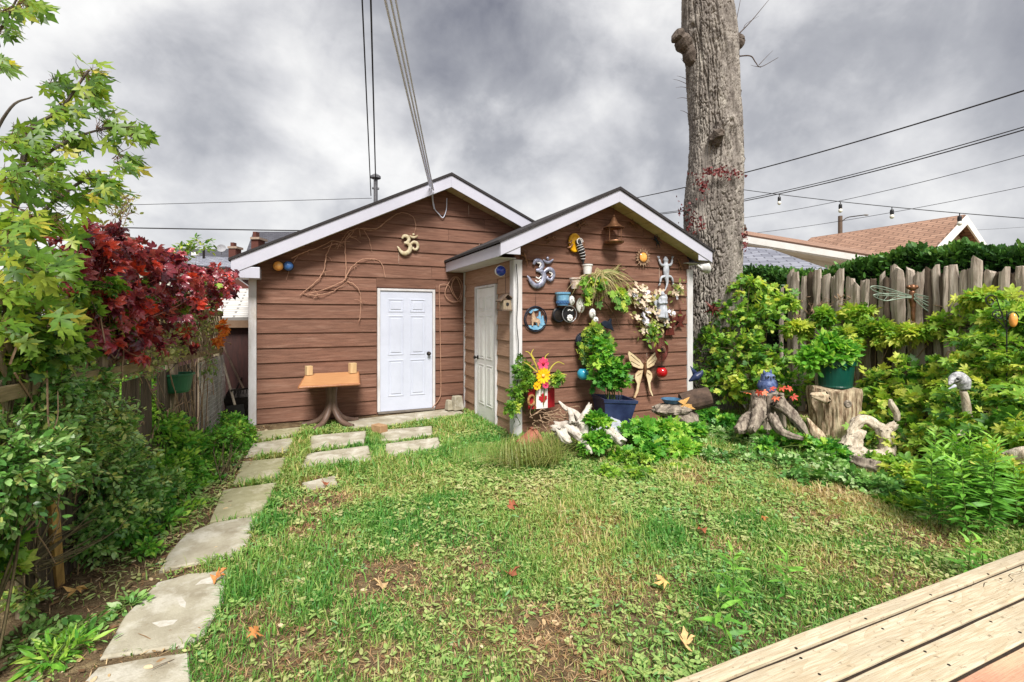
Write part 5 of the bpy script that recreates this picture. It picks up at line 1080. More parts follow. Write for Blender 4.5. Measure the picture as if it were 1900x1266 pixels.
cl = [E(400, 815, 5.6, .25, .25, .2), E(435, 800, 6.0, .22, .25, .18), E(440, 840, 5.8, .22, .22, .18), E(395, 865, 5.3, .2, .22, .16), E(370, 830, 5.4, .2), E(455, 815, 6.1, .18, .2, .2), E(420, 870, 5.5, .18, .2, .14), E(360, 880, 5.0, .2, .2, .16), E(430, 785, 6.2, .18)]
plant('box_bush', 'dense bright bush of tiny leaves crowding the far end of the path', 'bush', cl, 95, 12, .042, OVAL, lm_bright, stem_m, base=P(410, 900, z=0), tmean=.6, lift=.8)
cl = [E(275, 1015, 3.3, .09, .1, .05), E(240, 1130, 2.7, .09, .1, .05)]
plant('low_weed', 'yellow green low weed in the bed left of the third slab', 'weed', cl[:1], 26, 6, .05, OVAL, lm_bright, stem_g, 'low weeds in the left bed', base=P(275, 1030, z=0), tmean=.6)
plant('low_weed', 'grey green low weed beside the left edge of the rough slab', 'weed', cl[1:], 26, 6, .05, OVAL, lm_clov, stem_g, 'low weeds in the left bed', base=P(240, 1145, z=0), tmean=.5)
plant('low_weed', 'rosette of long blades at the bottom left by the nearest slab', 'weed', [E(110, 1215, 2.3, .13, .13, .06)], 40, 5, .09, LANCE, lm_bright, stem_g, 'low weeds in the left bed', base=P(110, 1240, z=0), tmean=.5)
plant('low_weed', 'mat of grey leaves at the bottom left corner below the stakes', 'weed', [E(50, 1200, 2.4, .2, .2, .05), E(150, 1195, 2.5, .15, .15, .05)], 50, 5, .045, OVAL, lm_clov, stem_g, 'low weeds in the left bed', base=P(60, 1220, z=0), tmean=.4)
plant('thin_shrub', 'thin pale twiggy shrub sticking up above the red creeper', 'shrub', [E(215, 405, 4.0, .14, .14, .2), E(240, 375, 4.0, .12, .12, .12), E(190, 430, 4.0, .12)], 16, 6, .04, OVAL, lm_fern, dry_m, base=(-1.7, 4.2, 0), lift=1.2, droop=.05)
plant('far_shrub', 'thin shrub silhouetted against the distant terrace', 'shrub', [E(345, 465, 12, .35, .35, .2), E(370, 455, 12, .3), E(330, 480, 12, .3, .3, .3)], 16, 6, .12, OVAL, lm_hop, dry_m, base=P(350, 560, t=12)*np.array([1, 1, 0]), lift=1)

# hedge behind the picket fence
hx = thing('clipped_hedge', 'dark green clipped hedge rising behind the picket fence', 'hedge', (9.3, 4, 0))
def hz(y): return 2.52+.03*(5-y)*(y < 5)+.14*fbm(y*1.3, y*0+3, 5, 3)+.10*np.sin(y*1.9)
n_ = 26000; y = rng.uniform(-.5, 7.3, n_); face = rng.random(n_); x = np.where(face < .55, 8.75+rng.normal(0, .05, n_)+.18*fbm(y*2.2, face*9, 8, 3), rng.uniform(8.75, 9.7, n_)); zt_ = hz(y)+.10*(fbm(x*4, y*4, 14, 3)-.5)*2
z = np.where(face < .55, 1.2+(zt_-1.2)*rng.random(n_)**.7, zt_-np.abs(rng.normal(0, .05, n_)))
pos = np.stack([x, y, z], 1); pos += rng.normal(0, .03, (n_, 3)); out = np.where(face[:, None] < .55, np.array([[-1., 0, .35]]), np.array([[-.2, 0, 1.]]))
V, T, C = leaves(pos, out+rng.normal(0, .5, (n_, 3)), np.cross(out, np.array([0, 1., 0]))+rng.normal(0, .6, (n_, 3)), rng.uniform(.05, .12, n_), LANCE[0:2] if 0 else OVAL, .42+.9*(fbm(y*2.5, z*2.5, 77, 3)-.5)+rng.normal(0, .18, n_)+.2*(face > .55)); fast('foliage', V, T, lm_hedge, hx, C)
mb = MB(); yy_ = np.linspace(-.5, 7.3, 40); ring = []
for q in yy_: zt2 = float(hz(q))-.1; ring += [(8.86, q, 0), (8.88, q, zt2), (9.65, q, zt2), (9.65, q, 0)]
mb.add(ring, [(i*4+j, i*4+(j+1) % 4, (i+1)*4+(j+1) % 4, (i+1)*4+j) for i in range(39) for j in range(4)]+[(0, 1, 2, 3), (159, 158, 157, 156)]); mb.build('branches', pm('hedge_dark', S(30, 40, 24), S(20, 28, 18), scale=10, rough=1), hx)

# climbers and shrubs along the right fence
cl = [E(1390, 530, 8.3, .33, .33, .2), E(1350, 590, 8.2, .33), E(1410, 590, 7.9, .35), E(1370, 650, 7.7, .4), E(1330, 690, 7.9, .3, .3, .3), E(1430, 560, 8.2, .25), E(1430, 665, 7.4, .28), E(1400, 700, 7.3, .35), E(1320, 640, 8.2, .3), E(1470, 720, 7.1, .24), E(1350, 720, 7.6, .35, .3, .25)]
plant('hop_vine', 'mound of yellow green climbing leaves between the bare tree and the picket fence', 'vine', cl, 40, 7, .095, HOP, lm_yg, stem_m, base=P(1390, 780, z=0), tmean=.45, tsig=.42, spread=1.15)
cl = [E(1335, 560, 8.7, .25, .25, .5), E(1345, 690, 8.2, .35, .3, .5), E(1420, 720, 7.9, .4, .3, .4)]
plant('dark_ivy', 'dark shaded leaves low against the foot of the bare tree', 'vine', cl, 60, 7, .09, OVAL, lm_euon, stem_m, base=P(1330, 760, z=0), tmean=.3)
cl = [E(1590, 580, 7.4, .25, .25, .1), E(1625, 610, 7.1, .25, .25, .12), E(1480, 610, 7.7, .2, .2, .15), E(1570, 630, 7.2, .22), E(1525, 590, 7.5, .16), E(1655, 625, 6.9, .18), E(1750, 605, 6.4, .17), E(1800, 560, 6.1, .14), E(1465, 560, 7.9, .13), E(1700, 620, 6.6, .14)]
plant('yellow_creeper', 'yellowing creeper sprays on the middle of the picket fence', 'creeper', cl, 30, 6, .11, CREEP, lm_yg, dry_m, base=rfp(1590)*np.array([1, 1, 0]), tmean=.62, tsig=.3)
cl = [E(1640, 712, 6.8, .26), E(1690, 690, 6.5, .24), E(1720, 725, 6.2, .3), E(1660, 760, 6.4, .3), E(1720, 780, 5.8, .32), E(1640, 805, 6.0, .28), E(1760, 690, 6.2, .24), E(1605, 775, 6.8, .24), E(1700, 830, 5.3, .28), E(1615, 725, 7, .16)]
plant('grape_creeper', 'bank of yellow green creeper below the dragonfly ornament', 'creeper', cl, 36, 7, .10, HOP, lm_yg, stem_m, base=P(1690, 850, z=0), tmean=.56, tsig=.42, droop=.25, spread=1.15)
cl = [E(1840, 555, 5.9, .22, .2, .1), E(1880, 590, 5.5, .3), E(1850, 650, 5.4, .34), E(1900, 680, 5.0, .36), E(1810, 700, 5.4, .3), E(1860, 740, 5.0, .36), E(1800, 770, 5.1, .32), E(1900, 770, 4.6, .34), E(1770, 820, 4.9, .3), E(1850, 830, 4.5, .32), E(1920, 600, 5.2, .3), E(1930, 830, 4.2, .3), E(1780, 740, 5.4, .25)]
plant('hop_bank', 'tall bank of yellow green climbing leaves at the right edge', 'vine', cl, 46, 7, .095, CREEP, lm_yg, stem_m, base=P(1860, 900, z=0), tmean=.57, tsig=.42, droop=.25, spread=1.12)
cl = [E(1690, 890, 4.7, .25, .25, .18), E(1640, 870, 5.1, .22, .25, .16), E(1740, 930, 4.2, .25, .25, .2), E(1700, 950, 4.1, .2, .2, .12), E(1880, 900, 3.9, .25, .25, .25), E(1790, 870, 4.4, .25), E(1850, 870, 4.2, .2)]
plant('bramble_patch', 'sprawling lower bramble leaves in front of the right hand bank', 'bramble', cl, 46, 8, .10, CREEP, lm_yg, stem_m, base=P(1720, 960, z=0), tmean=.55, tsig=.3)
# low leafy cover in front of stumps
cl = [E(x, y+8, 877*1.6/(y+8-590), .22, .24, rng.uniform(.06, .13)) for x, y in ((1300, 790), (1350, 800), (1400, 840), (1460, 850), (1520, 850), (1560, 870), (1600, 890), (1330, 840), (1280, 820), (1640, 900), (1500, 880), (1420, 815))]
plant('strawberry_patch', 'low mat of green and greyish leaves in front of the two stumps', 'ground cover', cl, 34, 5, .062, TRI, lm_clov, stem_g, base=P(1450, 880, z=0), tmean=.45, tsig=.45, lift=1.2, droop=.1)
cl = [E(x, y, t, r, r, r*.7) for x, y, t, r in ((1106, 785, 5.6, .15), (1100, 825, 5.45, .15), (1122, 815, 5.5, .14))]
plant('nettle_clump', 'bright clump of serrated leaves under the dark blue planter', 'plant', cl, 44, 6, .08, TRI, lm_bright, stem_g, base=P(1105, 850, z=0), tmean=.55, lift=1.1)
cl = [E(x, y, t, r, r, r*.6) for x, y, t, r in ((1190, 800, 5.9, .24), (1240, 800, 6.0, .24), (1210, 840, 5.5, .22), (1160, 850, 5.4, .18), (1270, 835, 5.6, .2))]
plant('hosta_clump', 'low spread of light green leaves right of the dark blue planter', 'plant', cl, 54, 6, .09, HOP, lm_bright, stem_g, base=P(1210, 860, z=0), tmean=.6, lift=1.1)
cl = [E(x, y, t, .16, .16, .07) for x, y, t in ((1190, 880, 4.9), (1130, 880, 4.9), (1260, 875, 5.1), (1180, 850, 5.2))]
plant('clover_patch', 'yellowish low leaves edging the lawn below the spread of light leaves', 'ground cover', cl, 34, 6, .05, TRI, lm_yg, stem_g, base=P(1190, 900, z=0), tmean=.5, lift=1.1)
cl = [E(x, y, 877*1.5/(y-590), r, r, r*.7) for x, y, r in ((1390, 800, .16), (1450, 812, .15), (1490, 822, .13), (1530, 832, .14), (1310, 772, .2), (1350, 785, .18), (1290, 800, .15), (1560, 842, .12), (1420, 828, .12))]
plant('undergrowth_plant', 'mid green leafy undergrowth crowding round the feet of the two stumps', 'plant', cl, 36, 6, .075, HOP, lm_bright, stem_g, base=P(1430, 840, z=0), tmean=.42, tsig=.4, lift=1.0)
# spiky ornamental grass at the shed corner
def tuft(name, label, u, v, n_, h, spread, lm, w=.006, base_r=.14, tm=.4, elong=1.0):
    c = P(u, v, z=0); root = thing(name, label, 'grass tuft', c); a = rng.uniform(0, 2*np.pi, n_); L_ = h*rng.uniform(.5, 1.1, n_); le = rng.uniform(.1, 1, n_)*spread; r0_ = base_r*np.sqrt(rng.random(n_))
    D = np.stack([np.cos(a), np.sin(a), 0*a], 1); Wd = np.stack([-np.sin(a), np.cos(a), 0*a], 1); b = c+np.stack([np.cos(a*3)*r0_*elong, np.sin(a*3)*r0_, 0*a], 1); rows = []
    for s in (0, .35, .7, 1): 
        q = b+D*(L_*le*s**1.5)[:, None]+np.array([0, 0, 1.])*(L_*(s-.55*le*s**2.4))[:, None]; wd = w*(1-s*.9)*.5; rows += [q-Wd*wd, q+Wd*wd]
    V = np.stack(rows, 1).reshape(-1, 3); V[:, 2] = np.maximum(V[:, 2], .0); o = (np.arange(n_)*8)[:, None]; T = np.concatenate([o+np.array([[2*i, 2*i+1, 2*i+3]]) for i in range(3)]+[o+np.array([[2*i, 2*i+3, 2*i+2]]) for i in range(3)])
    fast('blades', V, T, lm, root, np.repeat(tm+rng.normal(0, .2, n_), 8)); return root
lm_tuft = leafmat('tuft_blade', [S(178, 162, 116), S(152, 152, 92), S(122, 142, 72), S(138, 164, 80)], transl=.35)
tuft('grass_tuft', 'big shaggy olive grass tuft by the white shed corner post', 985, 862, 650, .44, 1.35, lm_tuft, .015, .26, .5, 1.5)
tuft('grass_tuft', 'green grass tuft left of the shaggy one, against the shed side wall', 905, 850, 1300, .20, .9, grass_l, .006, .32, .6, 1.4)
tuft('grass_tuft', 'thin strip of long grass between table foot and doorstep', 700, 822, 500, .14, .9, grass_l, .006, .2, .6, .6)
tuft('grass_tuft', 'line of weeds and long grass between the path and the slabs before the table', 556, 840, 900, .13, .9, grass_l, .006, .3, .55, .5)
# tall lance leaved plants (goldenrod)
def spire(label, u, v, h, n_=1, lf=.11, lm=lm_lance, spread=.08):
    c = P(u, v, z=0); root = thing('goldenrod_plant', label, 'plant', c, 'lance leaved plants by the deck and right bank'); L_ = []; st = []
    for k in range(n_):
        b = c+np.array([rng.normal(0, spread), rng.normal(0, spread), 0]); hh_ = h*rng.uniform(.75, 1.1); top = b+np.array([rng.normal(0, .05), rng.normal(0, .05), hh_]); m = int(hh_/.013)
        s = np.linspace(.12, 1, m); a = np.arange(m)*2.4; pos = b+(top-b)*s[:, None]; D = np.stack([np.cos(a), np.sin(a), .25+1.1*np.clip(s-.7, 0, 1)*2.5], 1)
        L_.append(leaves(pos, D, np.array([0, 0, 1.])+.4*rng.normal(size=(m, 3))-.0*D, lf*(.55+.6*np.sin(np.pi*np.clip(s*.95, 0, 1)))*rng.uniform(.8, 1.15, m), LANCE, .25+.6*s+rng.normal(0, .1, m))); st.append(np.linspace(b, top, 5))
    V, T, C = cat(L_); fast('foliage', V, T, lm, root, C); sV, sT = tri_tubes(np.array(st), .005, .002); fast('stems', sV, sT, stem_g, root)
spire('lance leaved plant nearest the deck edge, left of its two companions', 1362, 1205, .34)
spire('lance leaved plant by the deck, the tallest middle one of three', 1418, 1170, .34)
spire('lance leaved plant by the deck, right of the other two', 1487, 1162, .26)
spire('clump of tall lance leaved stems in the bank on the right', 1795, 1000, .72, 14, .13, spread=.16)
spire('clump of lance leaved stems leaning out low at the right edge', 1880, 985, .5, 9, .13, spread=.14)
spire('short bright lance leaved pair just above the deck corner, left one', 1790, 1085, .27, 1, .11, spread=.03)
spire('short bright lance leaved pair just above the deck corner, right one', 1838, 1075, .26, 1, .11, spread=.03)
mb = MB()
for k in range(60):
    p0 = fp(random.uniform(1.0, 6.0), random.uniform(.5, 1.75), random.uniform(.04, .12)); pts = [p0]
    for j in range(4): pts.append(pts[-1]+FD*random.gauss(0, .09)+FN*random.gauss(.005, .02)+np.array([0, 0, random.gauss(-.03, .10)]))
    p = spline(pts, 4); mb.tube(p, list(np.linspace(.006, .002, len(p))), 4)
tag(mb.build('dead_vine', dry_m), 'bare tangled vine stems over the left lattice fence', 'vine')
# dead tangle on the picket fence
mb = MB()
for k in range(46):
    u = random.uniform(1470, 1560); v = random.uniform(545, 640); p0 = rfp(u, v)-FW*random.uniform(.05, .2); pts = [p0]
    for j in range(4): pts.append(pts[-1]+np.array([random.gauss(0, .05), random.gauss(0, .09), random.gauss(0, .08)]))
    p = spline(pts, 4); mb.tube(p, list(np.linspace(.008, .003, len(p))), 5)
for k in range(22):
    u = random.uniform(1580, 1860); v = random.uniform(560, 720); p0 = rfp(u, v)-FW*random.uniform(.05, .2); pts = [p0]
    for j in range(4): pts.append(pts[-1]+np.array([random.gauss(0, .06), random.gauss(0, .12), random.gauss(-.02, .08)]))
    p = spline(pts, 4); mb.tube(p, list(np.linspace(.008, .003, len(p))), 5)
tag(mb.build('dead_vine', dry_m), 'tangle of bare dead vine stems on the picket fence', 'vine')
# ------------------------------------------------------------------ ornaments
WY = SY0-.022
def onw(u, v, off=.02): return P(u, v, Y=WY-off)
def px(u, v=590): return np.dot(P(u, v, Y=WY), FW)/FPX          # metres per photo pixel on the shed wall
EX = np.array([1., 0, 0]); EZ = np.array([0, 0, 1.]); EY = np.array([0, 1., 0])
basket_dark = pm('basket_inside', S(60, 42, 30)); gold = pm('old_gold', S(204, 194, 166), S(160, 142, 106), scale=18, rough=.65, metal=0, bump=.15); silver = pm('blue_silver', S(170, 172, 190), S(104, 106, 126), scale=18, rough=.4, metal=.45, bump=.15)
bronze = pm('bronze', S(140, 100, 72), S(92, 64, 46), scale=14, rough=.4, metal=.6, bump=.1); rust = pm('copper_rust', S(110, 52, 44), S(76, 36, 32), scale=14, rough=.5, metal=.4)
white_ce = pm('white_ceramic', S(226, 224, 222), S(196, 194, 192), scale=10, rough=.4, bump=.06); grey_st = pm('grey_stone', S(186, 190, 198), S(140, 144, 152), scale=12, rough=.7, bump=.25)
blue_ce = pm('blue_ceramic', S(132, 176, 200), S(92, 142, 178), scale=12, rough=.3, bump=.05); cyan_gl = pm('cyan_glass', S(40, 140, 176), S(70, 180, 204), scale=9, rough=.12, bump=0, spec=.7)
red_gl = pm('red_glass', S(186, 22, 30), S(140, 12, 20), scale=9, rough=.12, bump=0, spec=.7); cobalt = pm('cobalt_glass', S(34, 66, 178), S(24, 44, 140), scale=9, rough=.12, bump=0, spec=.7)
amber = pm('amber_glass', S(214, 130, 50), S(236, 178, 96), scale=9, rough=.15, bump=0, spec=.6); yel = pm('yellow_enamel', S(222, 170, 24), S(196, 140, 12), scale=9, rough=.35, bump=.03)
yel2 = pm('bright_yellow', S(244, 196, 30), S(230, 160, 10), scale=20, rough=.5); pink = pm('pink_petal', S(224, 86, 122), S(196, 54, 96), scale=20, rough=.5)
red_p = pm('flag_red', S(168, 26, 36), S(146, 18, 28), scale=8, rough=.6); white_p = pm('flag_white', S(232, 226, 222), S(214, 206, 202), scale=8, rough=.7)
navy = pm('navy_glaze', S(48, 60, 92), S(34, 42, 70), scale=6, rough=.35, bump=.05); dkblue = pm('dark_blue_iron', S(38, 46, 62), S(24, 30, 42), scale=8, rough=.4, metal=.3)
drift = pm('driftwood', S(214, 203, 184), S(160, 144, 124), scale=8, rough=.95, bump=1, stretch=(3, 3, 1), bscale=34, c3=S(96, 82, 70), s3=6, detail=10)
stumpw = pm('stump_wood', S(204, 188, 160), S(128, 100, 76), scale=5, rough=.95, bump=.9, stretch=(5, 5, .8), bscale=20, c3=S(96, 76, 60), s3=5, detail=10)
stumpd = pm('rotten_stump', S(172, 160, 144), S(84, 72, 64), scale=4, rough=.95, bump=1, stretch=(5, 5, .8), bscale=20, c3=S(48, 40, 36), s3=5, detail=10)
bfly = pm('butterfly_cream', S(216, 198, 164), S(190, 168, 130), scale=8, rough=.5, bump=.1)
def strokes(mb, lst, o, sx, sz, flat=.55, n=8):
    for pts, rs in lst:
        p, r = spline([np.array(o)+EX*x*sx+EZ*z*sz for x, z in pts], 6, rs); mb.tube(p, [q*sx for q in r], n, flat=(EY, flat))
def om(name, label, u, v, size, mat_, y=None, thick=1.0):
    o = P(u, v, Y=y) if y else onw(u, v, .03); t = thing(name, label, 'wall ornament', o); mb = MB(); c = o-EX*.5*size-EZ*.52*size
    strokes(mb, [([(.16, .78), (.26, .92), (.44, .9), (.52, .74), (.42, .6), (.27, .57)], [.05, .085, .1, .1, .085, .05]), ([(.27, .57), (.46, .55), (.6, .38), (.52, .13), (.3, .0), (.1, .1), (-.02, .28), (-.1, .36)], [.05, .09, .115, .12, .115, .09, .05, .02]),
                 ([(.54, .46), (.66, .56), (.8, .64), (.96, .58), (1.0, .4), (.9, .25), (.76, .28), (.76, .38)], [.05, .07, .085, .09, .08, .07, .06, .03]), ([(.56, .98), (.68, .9), (.84, .9), (1.0, 1.02)], [.03, .06, .06, .025])], c, size, size)
    p = c+EX*.76*size+EZ*1.04*size; mb.ball(p, .065*size, 10, 6, 1, .6, 1); mb.build('om_symbol', mat_, t, smooth=True); return t, c
om('om_plaque', 'cream and gold om symbol high on the garage gable', 758, 453, 35*8.0/877, gold, GY0-.06)
t, c = om('om_plaque', 'silver blue om symbol on the shed wall above the round wolf plaque', 1005, 505, 50*px(1005), silver)
s_ = 50*px(1005)
for st_ in [([(.28, .84), (.42, .82), (.36, .68)], [.02, .03, .02]), ([(.2, .2), (.32, .14), (.42, .24)], [.02, .025, .02]), ([(.22, .32), (.34, .27), (.44, .36)], [.02, .025, .02]), ([(.78, .52), (.9, .46), (.84, .36)], [.02, .03, .02])]:
    mb = MB(); strokes(mb, [st_], c-EY*.03, s_, s_); mb.build('relief_scroll', white_ce, t, smooth=True)
# hanging bird feeder
ft = P(1139, 392, Y=SYF+.16); fb = P(1139, 452, Y=SYF+.16); k = np.dot(ft, FW)/FPX
t = thing('bird_feeder', 'bronze pagoda roofed bird feeder hanging under the shed gable peak', 'bird feeder', fb); R_ = 19*k; z0 = fb[2]; zr = P(1139, 423, Y=SYF+.16)[2]; za = P(1139, 404, Y=SYF+.16)[2]
mb = MB(); mb.lathe([(R_*1.05, 0), (R_*1.0, -.008), (R_*.7, .03), (R_*.4, .07), (R_*.18, za-zr), (.0, za-zr+.02)], (fb[0], fb[1], zr), 24); mb.ball((fb[0], fb[1], za+.025), .018); mb.build('roof', bronze, t, smooth=True)
mb = MB(); mb.lathe([(0, 0), (R_*.75, .0), (R_*.95, .02), (R_, .045), (R_*.96, .045), (R_*.7, .02), (0, .018)], (fb[0], fb[1], z0-.01), 24); mb.build('tray', bronze, t, smooth=True)
mb = MB(); mb.lathe([(R_*.62, .02), (R_*.62, zr-z0-.004)], (fb[0], fb[1], z0), 20, cap=False); mb.build('glass', pm('feeder_glass', S(150, 140, 120), S(120, 110, 96), rough=.2), t, smooth=True) if 0 else None
mb = MB()
for a in (.4, 1.97, 3.54, 5.1): mb.tube([(fb[0]+R_*.8*math.cos(a), fb[1]+R_*.8*math.sin(a), z0+.02), (fb[0]+R_*.8*math.cos(a), fb[1]+R_*.8*math.sin(a), zr+.006)], .006, 6)
mb.build('posts', bronze, t)
mb = MB(); mb.tube([(fb[0], fb[1], za+.02), (fb[0], fb[1], sroof(fb[0])-.19)], .003, 5); mb.build('wire', dark_metal, t)
# yellow disc with spiral and striped lizard
o = onw(1067, 452); k = px(1067); t = thing('lizard_ornament', 'yellow round wall ornament with a spiral and a striped tailed lizard', 'wall ornament', o)
mb = MB(); mb.lathe([(0, .02), (.8, .02), (.95, .035), (1, .0), (0, 0)], (0, 0, 0), 26, Matrix.Rotation(math.pi/2, 3, 'X')); mb.v = [(o[0]-2*k+x*13*k, o[1]+y*.9, o[2]+1*k+z*18*k) for x, y, z in mb.v]; mb.build('disc', yel, t, smooth=True)
mb = MB(); pts = [o+np.array([6*k, -.05, -6*k]), o+np.array([9*k, -.06, -14*k]), o+np.array([13*k, -.05, -24*k]), o+np.array([15*k, -.03, -36*k])]; p, r = spline([o+np.array([2*k, -.045, 6*k])]+pts, 6, [5*k, 6*k, 6*k, 5*k, 2*k]); mb.tube(p, r, 10); body = mb.build('body', black, t, smooth=True)
mb = MB()
for i in range(5, 22, 3): d_ = nrm(p[min(i+1, len(p)-1)]-p[i-1]); x_, y_, _ = frame(d_); mb.ring(p[i], r[i]*1.02, .004, x_, y_, 14, 5)
mb.build('stripes', white_ce, body)
mb = MB(); sp_ = [o+np.array([4*k+7*k*(1-i/40)*math.cos(i*.42), -.075, 2*k+7*k*(1-i/40)*math.sin(i*.42)]) for i in range(36)]; mb.tube(sp_, .007, 6); mb.build('spiral', white_ce, t)
mb = MB()
for sx, sz, ex, ez in ((-8, -2, -20, -10), (-10, 4, -18, 0), (12, -8, 18, 2), (13, -16, 20, -22)): mb.tube(spline([o+np.array([sx*k, -.04, sz*k]), o+np.array([(sx+ex)/2*k, -.05, (sz+ez)/2*k-2*k]), o+np.array([ex*k, -.03, ez*k])], 4), [1.6*k]*8+[.8*k], 6)
mb.build('legs', bronze, t)
# metal sun
o = onw(1192, 478); k = px(1192); t = thing('sun_ornament', 'metal sun with wavy rays and amber centre on the shed wall', 'wall ornament', o)
mb = MB()
for i in range(16):
    a = 2*math.pi*i/16; ln = 24*k if i % 2 == 0 else 18*k; d_ = EX*math.cos(a)+EZ*math.sin(a); n_ = EX*-math.sin(a)+EZ*math.cos(a)
    ol = [(8*k, -3*k), (12*k, -2.6*k), (16*k, -.8*k+(1.5*k if i % 2 == 0 else 0)), (ln, 0), (15*k, 1.6*k), (11*k, 3*k), (8*k, 3*k)]; mb.plate(ol, o-EY*.012, d_, n_, .008)
mb.build('rays', pm('sun_metal', S(190, 160, 130), S(120, 86, 66), scale=20, rough=.35, metal=.5), t)
mb = MB(); mb.ball(o-EY*.02, 9*k, 18, 9, 1, .35, 1); mb.build('centre', amber, t, smooth=True); mb = MB(); mb.ring(o-EY*.02, 9*k, 1.1*k); mb.build('rim', bronze, t)
# lizards
def lizard(label, u, v, L_, ang, mat_, w=1.0):
    o = onw(u, v, .03); t = thing('gecko_ornament', label, 'wall ornament', o, 'lizard figures on the shed wall'); ca, sa = math.cos(ang), math.sin(ang); A = EX*ca+EZ*sa; B = EX*-sa+EZ*ca; mb = MB()
    p, r = spline([o-A*L_*.62+B*L_*.08, o-A*L_*.4-B*L_*.02, o-A*L_*.2, o, o+A*L_*.18, o+A*L_*.26, o+A*L_*.34, o+A*L_*.44], 5, [x*w for x in (.012*L_, .035*L_, .075*L_, .10*L_, .085*L_, .06*L_, .085*L_, .03*L_)]); mb.tube(p, r, 10, flat=(EY, .6))
    for s0, sg in ((.16, 1), (.16, -1), (-.16, 1), (-.16, -1)):
        fwd = 1 if s0 > 0 else -1; kn = o+A*L_*(s0+.04*fwd)+B*sg*L_*.2; ft_ = o+A*L_*(s0+.2*fwd)+B*sg*L_*.26; mb.tube(spline([o+A*L_*s0, kn, ft_], 4), [.04*L_*w]*4+[.03*L_*w]*4+[.02*L_*w], 7)
        for f in (-.5, 0, .5): mb.tube([ft_, ft_+(A*fwd*math.cos(f)+B*sg*math.sin(f)*.9+B*sg*.3)*L_*.1], .011*L_, 5)
    mb.build('body', mat_, t, smooth=True); return t
lizard('pale grey lizard climbing the shed wall beside the right corner post', 1236, 503, .52, math.pi/2+.05, grey_st, 1.15)
lizard('dark small lizard under the right soffit by the corner post', 1262, 490, .22, math.pi/2+.5, bronze, .9)
lizard('small dark lizard under the left soffit near the yellow ornament', 1022, 442, .2, .3, bronze)
lizard('small dark lizard left of the bird feeder below the soffit', 1079, 416, .22, .6, bronze)
lizard('small dark lizard right of the bird feeder below the soffit', 1176, 416, .2, 2.6, bronze)
lizard('small dark lizard beside the sun ornament under the right soffit', 1219, 447, .2, 2.2, dkblue)
lizard('small dark lizard on the wall beside the white left corner post', 975, 478, .2, 1.9, bronze)
# angel statue
o = onw(1229, 566, .10); k = px(1229); t = thing('angel_figure', 'grey stone angel figure among the pale flowers on the shed wall', 'figurine', o)
mb = MB(); p, r = spline([o+EZ*y_*k+EX*x_*k for x_, y_ in ((-1, -24), (0, -14), (0, -2), (0, 8), (0, 13), (0, 16), (0, 20), (0, 25))], 5, [a*k for a in (11, 9.5, 7, 7, 7.5, 3, 4.6, 1.5)]); mb.tube(p, r, 14)
for sg in (1, -1): mb.tube(spline([o+EX*sg*6*k+EZ*11*k, o+EX*sg*8*k+EZ*3*k-EY*.02, o+EX*sg*1*k+EZ*4*k-EY*.08], 4), [2.6*k]*4+[1.8*k]*5, 8)
for i in range(7): a = i/7*math.pi*2; mb.tube([o+EX*6*k*math.cos(a)+EY*6*k*math.sin(a), o+EX*10*k*math.cos(a)+EY*10*k*math.sin(a)-EZ*23*k], 1.3*k, 5)
mb.build('body', grey_st, t, smooth=True)
for sg in (1, -1):
    mb = MB(); mb.plate([(0, 0), (6, 9), (14, 12), (17, 6), (15, -4), (11, -12), (6, -14), (3, -6)], o+EZ*8*k+EY*.05, EX*sg*k, EZ*k, .02); mb.build('wing', grey_st, t, bevel=.004)
# wolf plaque
o = onw(994, 592, .02); k = px(994); t = thing('wolf_plaque', 'round metal plaque with howling wolf and blue pines on the shed wall', 'wall ornament', o)
mb = MB(); mb.ring(o, 23*k, 1.2*k, n=40); mb.ring(o, 20*k, .7*k, n=40); mb.build('ring', dkblue, t, smooth=True)
mb = MB(); mb.plate([(-16, -12), (16, -12), (12, -17), (5, -20), (-5, -20), (-12, -17)], o, EX*k, EZ*k, .012)
for cx_, b_, h_, w_ in ((8, -12, 26, 7), (14, -12, 18, 5.5), (3, -10, 14, 4)):
    ol = [(cx_-w_*.15, b_)]+[q for i in range(4) for q in ((cx_-w_*(1-i*.24), b_+2+h_*i*.24), (cx_-w_*(.5-i*.1), b_+2+h_*(i*.24+.17)))]+[(cx_, b_+h_)]; ol = ol+[(2*cx_-x, z) for x, z in ol[::-1][1:]]; mb.plate(ol[::-1], o-EY*.003*cx_/8, EX*k, EZ*k, .01)
mb.plate([(-14, 12), (-8, 17), (0, 19), (6, 17), (0, 15), (-6, 14), (-10, 10)][::-1], o, EX*k, EZ*k, .01); mb.build('pine_trees', blue_ce, t)
mb = MB(); mb.plate([(-9, -13), (-6.5, -13), (-6, -6), (-3, -6), (2, -7), (3, -13), (6, -13), (6.5, -5), (7, -9), (8.5, -8), (7, -1), (3, 1), (-1, 2), (-3, 6), (-4, 11), (-6.5, 16), (-7, 11.5), (-9, 8), (-9.5, 2), (-10, -4)], o-EY*.014, EX*k, EZ*k, .014); mb.build('wolf', pm('wolf_brown', S(196, 170, 144), S(130, 100, 80), scale=30, rough=.5), t, bevel=.002)
mb = MB(); mb.tube([o+EZ*23*k, o+EZ*46*k], .002, 4); mb.build('wire', dark_metal, t)
